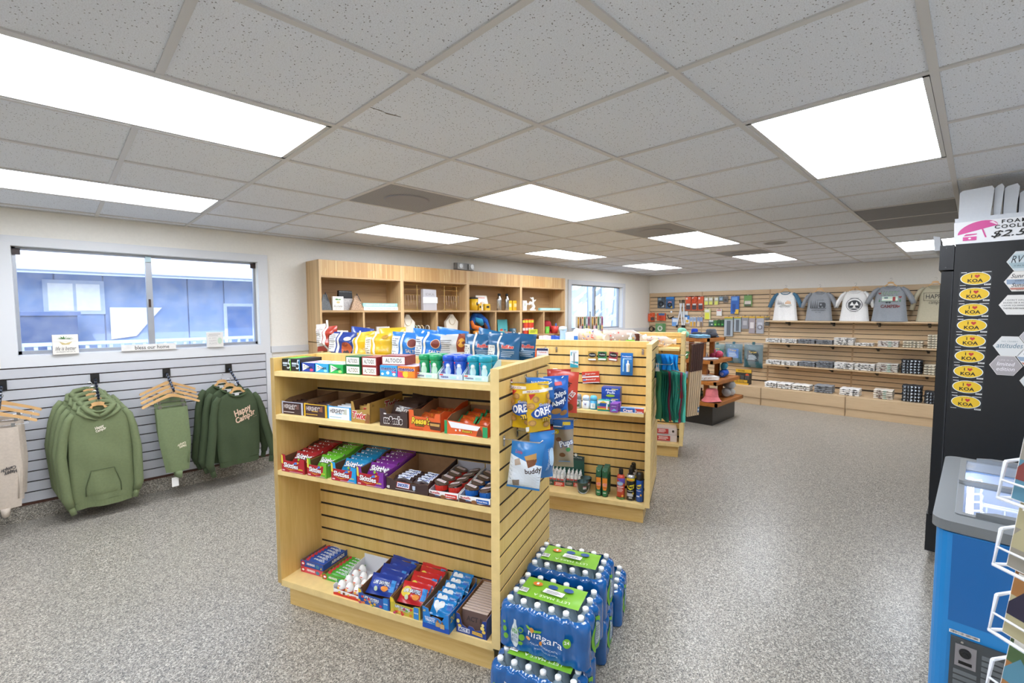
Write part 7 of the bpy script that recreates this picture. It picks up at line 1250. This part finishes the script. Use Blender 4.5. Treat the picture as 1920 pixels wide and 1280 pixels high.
A = Art().text('HAPPY', 0, -.2, .19, .06, '8fa08f', bold=.02, line='4f5a52', lw=.03).rect(-.085, -.32, .085, -.25, 'b9cfbd').rect(-.085, -.3, .085, -.285, 'e6e2d6').rect(-.09, -.335, .09, -.32, '5f6a66').rect(.03, -.32, .06, -.255, '9a3a3a').rect(-.06, -.28, -.02, -.26, '4a5a66').ell(-.03, -.34, .014, .014, '333a3c').ell(.0, -.34, .014, .014, '333a3c').text('CAMPER', 0, -.4, .19, .05, '6a3434', bold=.03).heart(-.11, -.2, .018, '8a3a3a').heart(.11, -.26, .018, '8a3a3a').heart(.1, -.4, .014, '8a3a3a').poly([(-.12, -.33), (-.1, -.33), (-.11, -.28)], '4f7a5a').poly([(.1, -.33), (.12, -.33), (.11, -.28)], '4f7a5a')
tee(-.395, 'large heather grey tee with mint camper van print', '8d9196', '8d9196', A, 4, 1.995, 8.27, scale=1.12)
A = Art().rect(-.12, -.31, .14, -.305, '26241f').rect(-.12, -.2, .14, -.195, '26241f').rect(-.122, -.31, -.117, -.195, '26241f').text('HAPPY', .01, -.25, .21, .065, '26241f', bold=.005).text('camper', .02, -.35, .16, .05, '26241f', shear=.3)
tee(-.9, 'sand coloured sweatshirt with boxed lettering beside the fridge', 'b0a890', 'b0a890', A, 5, 1.985, long=True)
# folded shirts in stacks
def fprint(kind, w, h, seed):
    A = Art(); r = random.Random(seed)
    if kind == 'H':
        for k, ch in enumerate('HAPPY'): A.text(ch, -w * .36 + k * w * .18, h / 2, w * .1, h * .8, 'dfe9f4', bold=.03)
    elif kind == 'h':
        for k, ch in enumerate('HAPPY'): A.text(ch, -w * .36 + k * w * .18, h / 2, w * .1, h * .8, '24221f', bold=.03)
    else:
        c = {'k': '26282a', 'g': '3a3c40', 'b': '5a3a34', 's': '2a2a2a'}[kind]
        for k in range(7): x = r.uniform(-w * .36, w * .36); A.poly([(x, r.uniform(.1, .3) * h), (x + w * r.uniform(.04, .12), r.uniform(.1, .4) * h), (x + w * r.uniform(.02, .1), r.uniform(.6, .9) * h), (x - w * .02, r.uniform(.5, .9) * h)], c)
        if kind == 'b': A.ell(w * .1, h / 2, w * .1, h * .3, '9fc0ae')
    return A
ORD = ['lowest', 'second', 'third', 'fourth', 'fifth', 'sixth']
def fstack(ya, yb, z, n, h, col, kind, lab, x, seed=0, dep=.24):
    w = ya - yb - .012; yc = (ya + yb) / 2
    for k in range(n): slab('folded_shirt', w - .004 * (k % 2), dep, h, col, lab + (', ' + ORD[k] if n > 1 else ''), 'shirt', (x + rnd.uniform(-.004, .004), yc, z + .0015 + k * (h + .0045)), FW.a + rnd.uniform(-.02, .02), 'folded shirts along the far wall', None, fprint(kind, w, h, seed * 7 + k))
XS_ = 8.37
R1 = 'on the middle shelf'
for a in ((1.34, 1.09, 3, .02, 'e4e2de', 'k', 'white folded shirt in the first stack at the open end'), (1.08, .835, 3, .02, 'e2e0dc', 'k', 'white folded shirt in the second stack'), (.825, .57, 3, .022, '8b8e92', 'g', 'grey folded shirt in the stack beside the white ones'), (.56, .32, 3, .02, '85888c', 'g', 'grey folded shirt in the second grey stack'), (.31, .035, 5, .02, 'e6e3de', 'k', 'white folded shirt with black print in the tall middle stack'), (.025, -.215, 2, .02, 'e0ddd8', 'k', 'white folded shirt with black print in the low stack'), (-.265, -.525, 4, .019, 'dcd6ce', 'b', 'cream folded shirt with tan print'), (-.565, -.805, 3, .03, 'd2c8b2', 'h', 'sand folded shirt with black letters in the low stack'), (-.845, -1.1, 6, .03, 'd2c8b2', 'h', 'sand folded shirt with black letters in the tall stack')): fstack(a[0], a[1], 1.055, a[2], a[3], a[4], a[5], a[6] + ' ' + R1, XS_, int(abs(a[0] * 100)))
R2 = 'on the lower shelf'
for a in ((1.325, 1.085, 3, .02, 'e4e2de', 'k', 'white folded shirt in the end stack'), (1.075, .815, 3, .02, 'e2e0dc', 'k', 'white folded shirt in the next stack'), (.805, .555, 3, .024, '8b8e92', 'g', 'grey folded shirt in the flatter grey stack'), (.545, .3, 4, .022, '808388', 'g', 'grey folded shirt in the taller grey stack'), (.292, .024, 4, .022, 'e6e3de', 'k', 'white and black folded shirt in the first black print stack'), (.016, -.25, 4, .022, 'e2dfd9', 'k', 'white and black folded shirt in the second black print stack'), (-.262, -.535, 5, .022, 'cfc9bf', 'b', 'cream grey folded shirt with camper print'), (-.558, -.81, 5, .038, '1f2126', 'H', 'black folded shirt with white letters'), (-.822, -1.09, 4, .034, 'd2c8b2', 'h', 'sand folded shirt with black letters')): fstack(a[0], a[1], .662, a[2], a[3], a[4], a[5], a[6] + ' ' + R2, XS_, int(abs(a[0] * 130)))
R3 = 'on the plinth'
for a in ((1.2, 1.012, 3, .028, 'e8e6e2', 's', 'white folded shirt at the plinth end'), (1.005, .792, 3, .028, 'e8e6e2', 's', 'white folded shirt second along'), (.786, .52, 3, .028, 'e6e2da', 's', 'white folded shirt third along'), (.47, .215, 4, .026, '8b8e92', 'g', 'grey folded shirt'), (.126, -.135, 4, .023, 'e6e3de', 'k', 'white folded shirt with black print'), (-.295, -.53, 5, .023, 'd9d0c2', 'b', 'cream folded shirt with brown print'), (-.62, -.85, 5, .043, '1f2126', 'H', 'black folded shirt with white letters, tall stack'), (-.864, -1.1, 4, .038, '1f2126', 'H', 'black folded shirt with white letters, by the fridge')): fstack(a[0], a[1], .302, a[2], a[3], a[4], a[5], a[6] + ' ' + R3, 7.92, int(abs(a[0] * 170)))
# ================================================================= far wall: hanging camping goods
XH = 8.5
def fcard(y0, y1, z0, z1, col, art, lab, cat='packet', th=.02, alpha=1, name='hanging_packet', extra=None):
    w, h = y0 - y1, z1 - z0; t = thing(name, lab + ' on the far slatwall', cat, (XH, (y0 + y1) / 2, z0), FW.a, 'camping goods on the far slatwall')
    MB().box(-w / 2, -th, 0, w / 2, 0, h).build('pack', mat(col, .4, alpha=alpha), t); MB().box(-.006, -.03, h, .006, .0, h + .014).build('hook_clip', M_CHROME, t)
    if art: art(w, h).build(t, lambda x, z, e: (x, -th - e * 2, z))
    if extra: extra(t, w, h, th)
    return t
def ring(col, r=.05, zc=.1, rr_=.014): return lambda t, w, h, th: MB().tube([(r * math.cos(a), -th - rr_, zc + r * math.sin(a)) for a in [2 * PI * i / 20 for i in range(20)]], rr_, 8, closed=True).build('coil', mat(col, .4), t, smooth=True)
rc = lambda *L: (lambda w, h: [A := Art(), [A.rect(a * w, b * h, c * w, d * h, col) for a, b, c, d, col in L]][0])
fcard(3.58, 3.41, 1.69, 1.92, '4a5661', rc((-.4, .75, .0, .95, '8fa5b4'), (.05, .1, .4, .3, 'c9ced2')), 'dark grey hose fitting pack', extra=ring('26282c', .045, .09)); fcard(3.39, 3.2, 1.68, 1.93, '3a5f8a', rc((-.45, .8, .45, .98, '2a7fd0'), (-.2, .5, .2, .6, 'd89aa0'), (.1, .05, .3, .2, 'd8b93a')), 'blue hose fitting pack with yellow corner', extra=ring('1d2026', .04, .08))
for k in range(3):
    y = 2.95 - k * .13
    fcard(y, y - .115, 1.64, 1.92, 'd9582a', rc((-.4, .05, .4, .45, '4a3a3c'), (-.3, .38, .3, .5, 'c9c6c4'), (-.4, .8, -.1, .95, 'f0d9cc')), ['orange extension cord card, first', 'orange extension cord card, middle', 'orange extension cord card, last'][k], extra=ring('d8502a', .04, .2, .012) if k == 1 else None)
fcard(3.8, 3.65, 1.4, 1.59, 'd9582a', rc((-.1, .1, .5, .5, '4a3f40'), (-.5, .9, .0, 1, 'd0cfd0')), 'orange hose reel pack in the corner', extra=ring('e0704a', .04, .14, .012)); fcard(3.59, 3.39, 1.42, 1.58, 'd4522a', rc((-.3, .7, .4, 1, '4a6a9a'),), 'orange and blue strap pack', extra=ring('c8482a', .04, .06, .016))
fcard(3.62, 3.39, 1.17, 1.36, '6f9a6a', rc((.2, .0, .5, 1, '5a8a55'),), 'green sewer hose pack', extra=ring('d9ddd6', .045, .08, .014)); t = thing('cable_coil', 'small black cable coil hanging low in the far corner', 'cable', (8.47, 3.71, 1.235), FW.a); MB().tube([(.05 * math.cos(a), 0, .05 * math.sin(a)) for a in [2 * PI * i / 20 for i in range(20)]], .013, 8, closed=True).build('coil', M_BLACK, t, smooth=True); MB().tube([(.04, -.02, .0), (.07, -.02, .03), (.09, -.02, .0), (.07, -.02, -.03)], .012, 7, closed=True).build('plug', M_BLACK, t, smooth=True)
t = thing('roof_vent_latch', 'black bent bracket hanging beside the white rods', 'bracket', (8.47, 3.27, 1.49), FW.a); MB().tube([(-.07, 0, .06), (-.05, 0, .0), (-.02, 0, -.02), (.07, 0, .02)], .013, 7).build('bracket', M_BLACK, t); MB().lathe([(.022, 0), (.022, .004)], 14).build('price_dot', mat('e6ecf2', .4), t, (.02, -.005, .12), (PI / 2, 0, 0))
for k, (y0, y1) in enumerate(((3.12, 3.02), (3.0, 3.06), (2.96, 2.98))): t = thing('awning_rod', 'long white rod with black tip hanging on the far slatwall, %s of three' % ['first', 'second', 'third'][k], 'rod', (8.46, y0, 1.33), FW.a, 'white rods'); MB().tube([(0, 0, .0), (y0 - y1, 0, .46)], .014, 8).build('rod', mat('dfe2e6', .4), t); MB().tube([(y0 - y1, 0, .46), ((y0 - y1) * 1.15, 0, .53)], .01, 8).build('black_tip', M_BLACK, t); MB().tube([(0, 0, -.05), (0, 0, .0)], .02, 8).build('black_foot', M_BLACK, t)
fcard(3.24, 3.11, 1.31, 1.48, '6f9fd8', rc((-.4, .5, .4, .9, 'dfe6ee'),), 'pale blue and white card tucked by the rods'); fcard(2.95, 2.86, 1.37, 1.53, 'e6ecf2', rc((.0, .5, .5, 1, '3f80c8'), (-.3, .1, .3, .45, 'e0b23a')), 'white card with yellow disc picture'); fcard(3.03, 2.9, 1.5, 1.62, 'd9dcd8', rc((-.1, -.0, .5, .4, '3f6fa0'),), 'white tilted header card')
for k in range(2): fcard(2.85 - k * .07, 2.79 - k * .07, 1.31, 1.5, 'c9cfdc', rc((-.4, .0, .4, .5, ['d9a83a', 'c9963a'][k]), (-.4, .6, .4, .9, '8fa5c4')), ['amber light bulb pack', 'darker amber light bulb pack'][k])
for k in range(2): fcard(2.7 - k * .06, 2.645 - k * .06, 1.31, 1.5, 'b9b4bc', rc((-.4, .0, .4, .5, ['e0c49a', '8a7050'][k]), (-.4, .6, .4, .95, '7f98c0')), ['tan light fixture pack', 'brown light fixture pack'][k])
for k, (y0, y1) in enumerate(((2.56, 2.48), (2.47, 2.39), (2.36, 2.28))): fcard(y0, y1, 1.75, 1.9, 'c9cba0', rc((-.4, .0, .4, .45, 'dfdf6a'), (-.4, .6, .4, .9, 'e9e8e0')), ['pale yellow bulb pack, first of the top three', 'pale yellow bulb pack, second of the top three', 'pale yellow bulb pack, third of the top three'][k], alpha=.9)
fcard(2.27, 2.19, 1.82, 1.91, '6f8a94', rc((-.3, .2, .3, .7, '9fb9d8'),), 'small blue grey fitting pack'); fcard(2.18, 2.1, 1.79, 1.91, '6a6560', rc((-.3, .2, .3, .6, '3f3a38'),), 'small brown grey fitting pack'); fcard(2.55, 2.43, 1.46, 1.67, 'd6d89a', rc((-.4, .0, .3, .6, 'e2e04a'), (-.4, .7, .3, .9, 'ecebe4')), 'yellow bulb pack hanging lower'); fcard(2.31, 2.21, 1.53, 1.66, 'e4e2de', rc((-.4, .7, .4, .95, 'd8968a'),), 'white and pink fuse pack')
fcard(2.04, 1.89, 1.57, 1.91, '2a62b4', rc((-.4, .75, .3, .95, '6fa3e0'), (.0, .0, .5, .25, 'e0b93a'), (-.3, .1, .1, .55, '1d4a90')), 'tall blue glove pack'); fcard(1.8, 1.66, 1.71, 1.92, '6f9a55', rc((-.4, .2, .4, .5, 'd9cfc6'), (-.4, .0, .4, .2, '4a5a40')), 'green seed-like packet with picture')
fcard(2.46, 2.36, 1.32, 1.44, '3f5a58', rc((-.4, .75, .4, 1, 'd3dcd8'), (.0, .2, .3, .4, 'd8dcd8')), 'dark connector pack with white header'); fcard(2.36, 2.3, 1.32, 1.44, '3f7a3a', rc((-.2, .2, .3, .4, '9fd84a'),), 'narrow lime connector pack'); fcard(2.29, 2.23, 1.32, 1.45, '24502a', rc((-.3, .2, .3, .4, '4fae4a'),), 'dark green connector pack, first of two'); fcard(2.22, 2.16, 1.32, 1.45, '1f4a28', rc((-.3, .2, .3, .4, '4fae4a'),), 'dark green connector pack, second of two')
def lightpole(y0, y1, z0, z1, c, lab): fcard(y0, y1, z0, z1, c, rc((-.5, .93, .5, 1, 'e0b22a'), (-.5, .86, .5, .93, '7f9a6a'), (-.2, .05, .25, .8, '5f646a')), lab, th=.03)
lightpole(2.15, 1.99, 1.13, 1.51, 'a9b2b9', 'long grey mesh pack with yellow header'); lightpole(1.97, 1.84, 1.22, 1.51, 'a3aeb6', 'shorter grey mesh pack with yellow header')
for k, (y0, y1, z0) in enumerate(((1.83, 1.71, 1.28), (1.7, 1.59, 1.2), (1.57, 1.44, 1.2), (1.42, 1.35, 1.35))): fcard(y0, y1, z0, 1.52, ['8f8d92', 'a3999c', 'a9aab0', '6f6e68'][k], rc((-.5, .9, .5, 1, 'd9aa2a'), (-.3, .3, .3, .65, ['b5b3b6', 'd9d3d0', 'c2c4ca', '4a4a48'][k])), ['clear cord pack with yellow header, shortest', 'clear pack with pale disc inside', 'clear pack of grey rope', 'small dark pack beside the raglan shirt'][k], extra=ring('8a8a92', .035, .12, .008) if k == 2 else None)
def tarp(y0, y1, z0, z1, col, lc, lab, tx):
    w, h = y0 - y1, z1 - z0; t = thing('tarp_pack', lab + ' on the far slatwall', 'tarp', (8.42, (y0 + y1) / 2, z0), FW.a, 'tarps on the far slatwall'); b, f = pouch_mesh(w, h * .9, .1, n=12, seed=int(y0 * 10), crimp=.0, pinch=.02); b.build('folded_tarp', mat(col, .5, var=.08, scale=25), t, smooth=True)
    Art().rect(-w * .32, h * .25, w * .32, h * .68, lc).text(tx, 0, h * .6, w * .42, h * .1, 'e0c26a', bold=.02).fine(-w * .25, h * .3, w * .25, h * .5, 4, 'b9c9d0').build(t, f, cut=.04); MB().box(-.02, -.02, h * .88, .02, .02, h).build('strap', mat(col, .6), t); b2, _ = pouch_mesh(w * 1.06, h * .97, .11, n=8, crimp=0); b2.build('clear_bag', mat('eef2f2', .1, alpha=.18), t, smooth=True)
tarp(2.39, 2.11, .7, 1.0, '3f6a62', '4a7a70', 'green tarp pack half behind the tiered table', 'Tarp'); tarp(2.1, 1.78, .62, 1.03, '2f6474', '5f86c4', 'blue teal tarp pack with blue label', 'Tarp'); tarp(1.75, 1.42, .56, 1.04, '2c5a60', '333d40', 'dark teal tarp pack with black label', 'Tarps')
t = thing('glove_box', 'black and yellow display box of gloves on the plinth', 'display box', (7.84, 1.74, .302), FW.a); MB().box(0, 0, 0, .27, .16, .09).build('tray', mat('2a2824', .5), t); MB().box(0, .14, .09, .27, .16, .26).build('back_board', mat('37342c', .5), t); Art().rect(0, .0, .27, .03, 'd9a82a').rect(.02, .04, .25, .085, 'd3a52c').text('GLOVES', .13, .062, .14, .026, '2a2418', bold=.02).build(t); Art().rect(0, .2, .27, .26, 'd9a82a').text('WORK', .1, .23, .12, .03, '2a2418', bold=.02).ell(.2, .16, .03, .025, 'd8582c').build(t, lambda x, z, e: (x, .14 - e, z), 'header_print')
for k in range(3): tag(MB().box(0, 0, 0, .07, .1, .06).build('glove_pair', mat('4a4640', .8, var=.2), None, tuple(Vector((7.875, 1.715 - k * .085, .3935)) ), FW.a), 'folded dark work gloves in the yellow box, %s' % ['first', 'second', 'third'][k], 'gloves', 'gloves in the box')
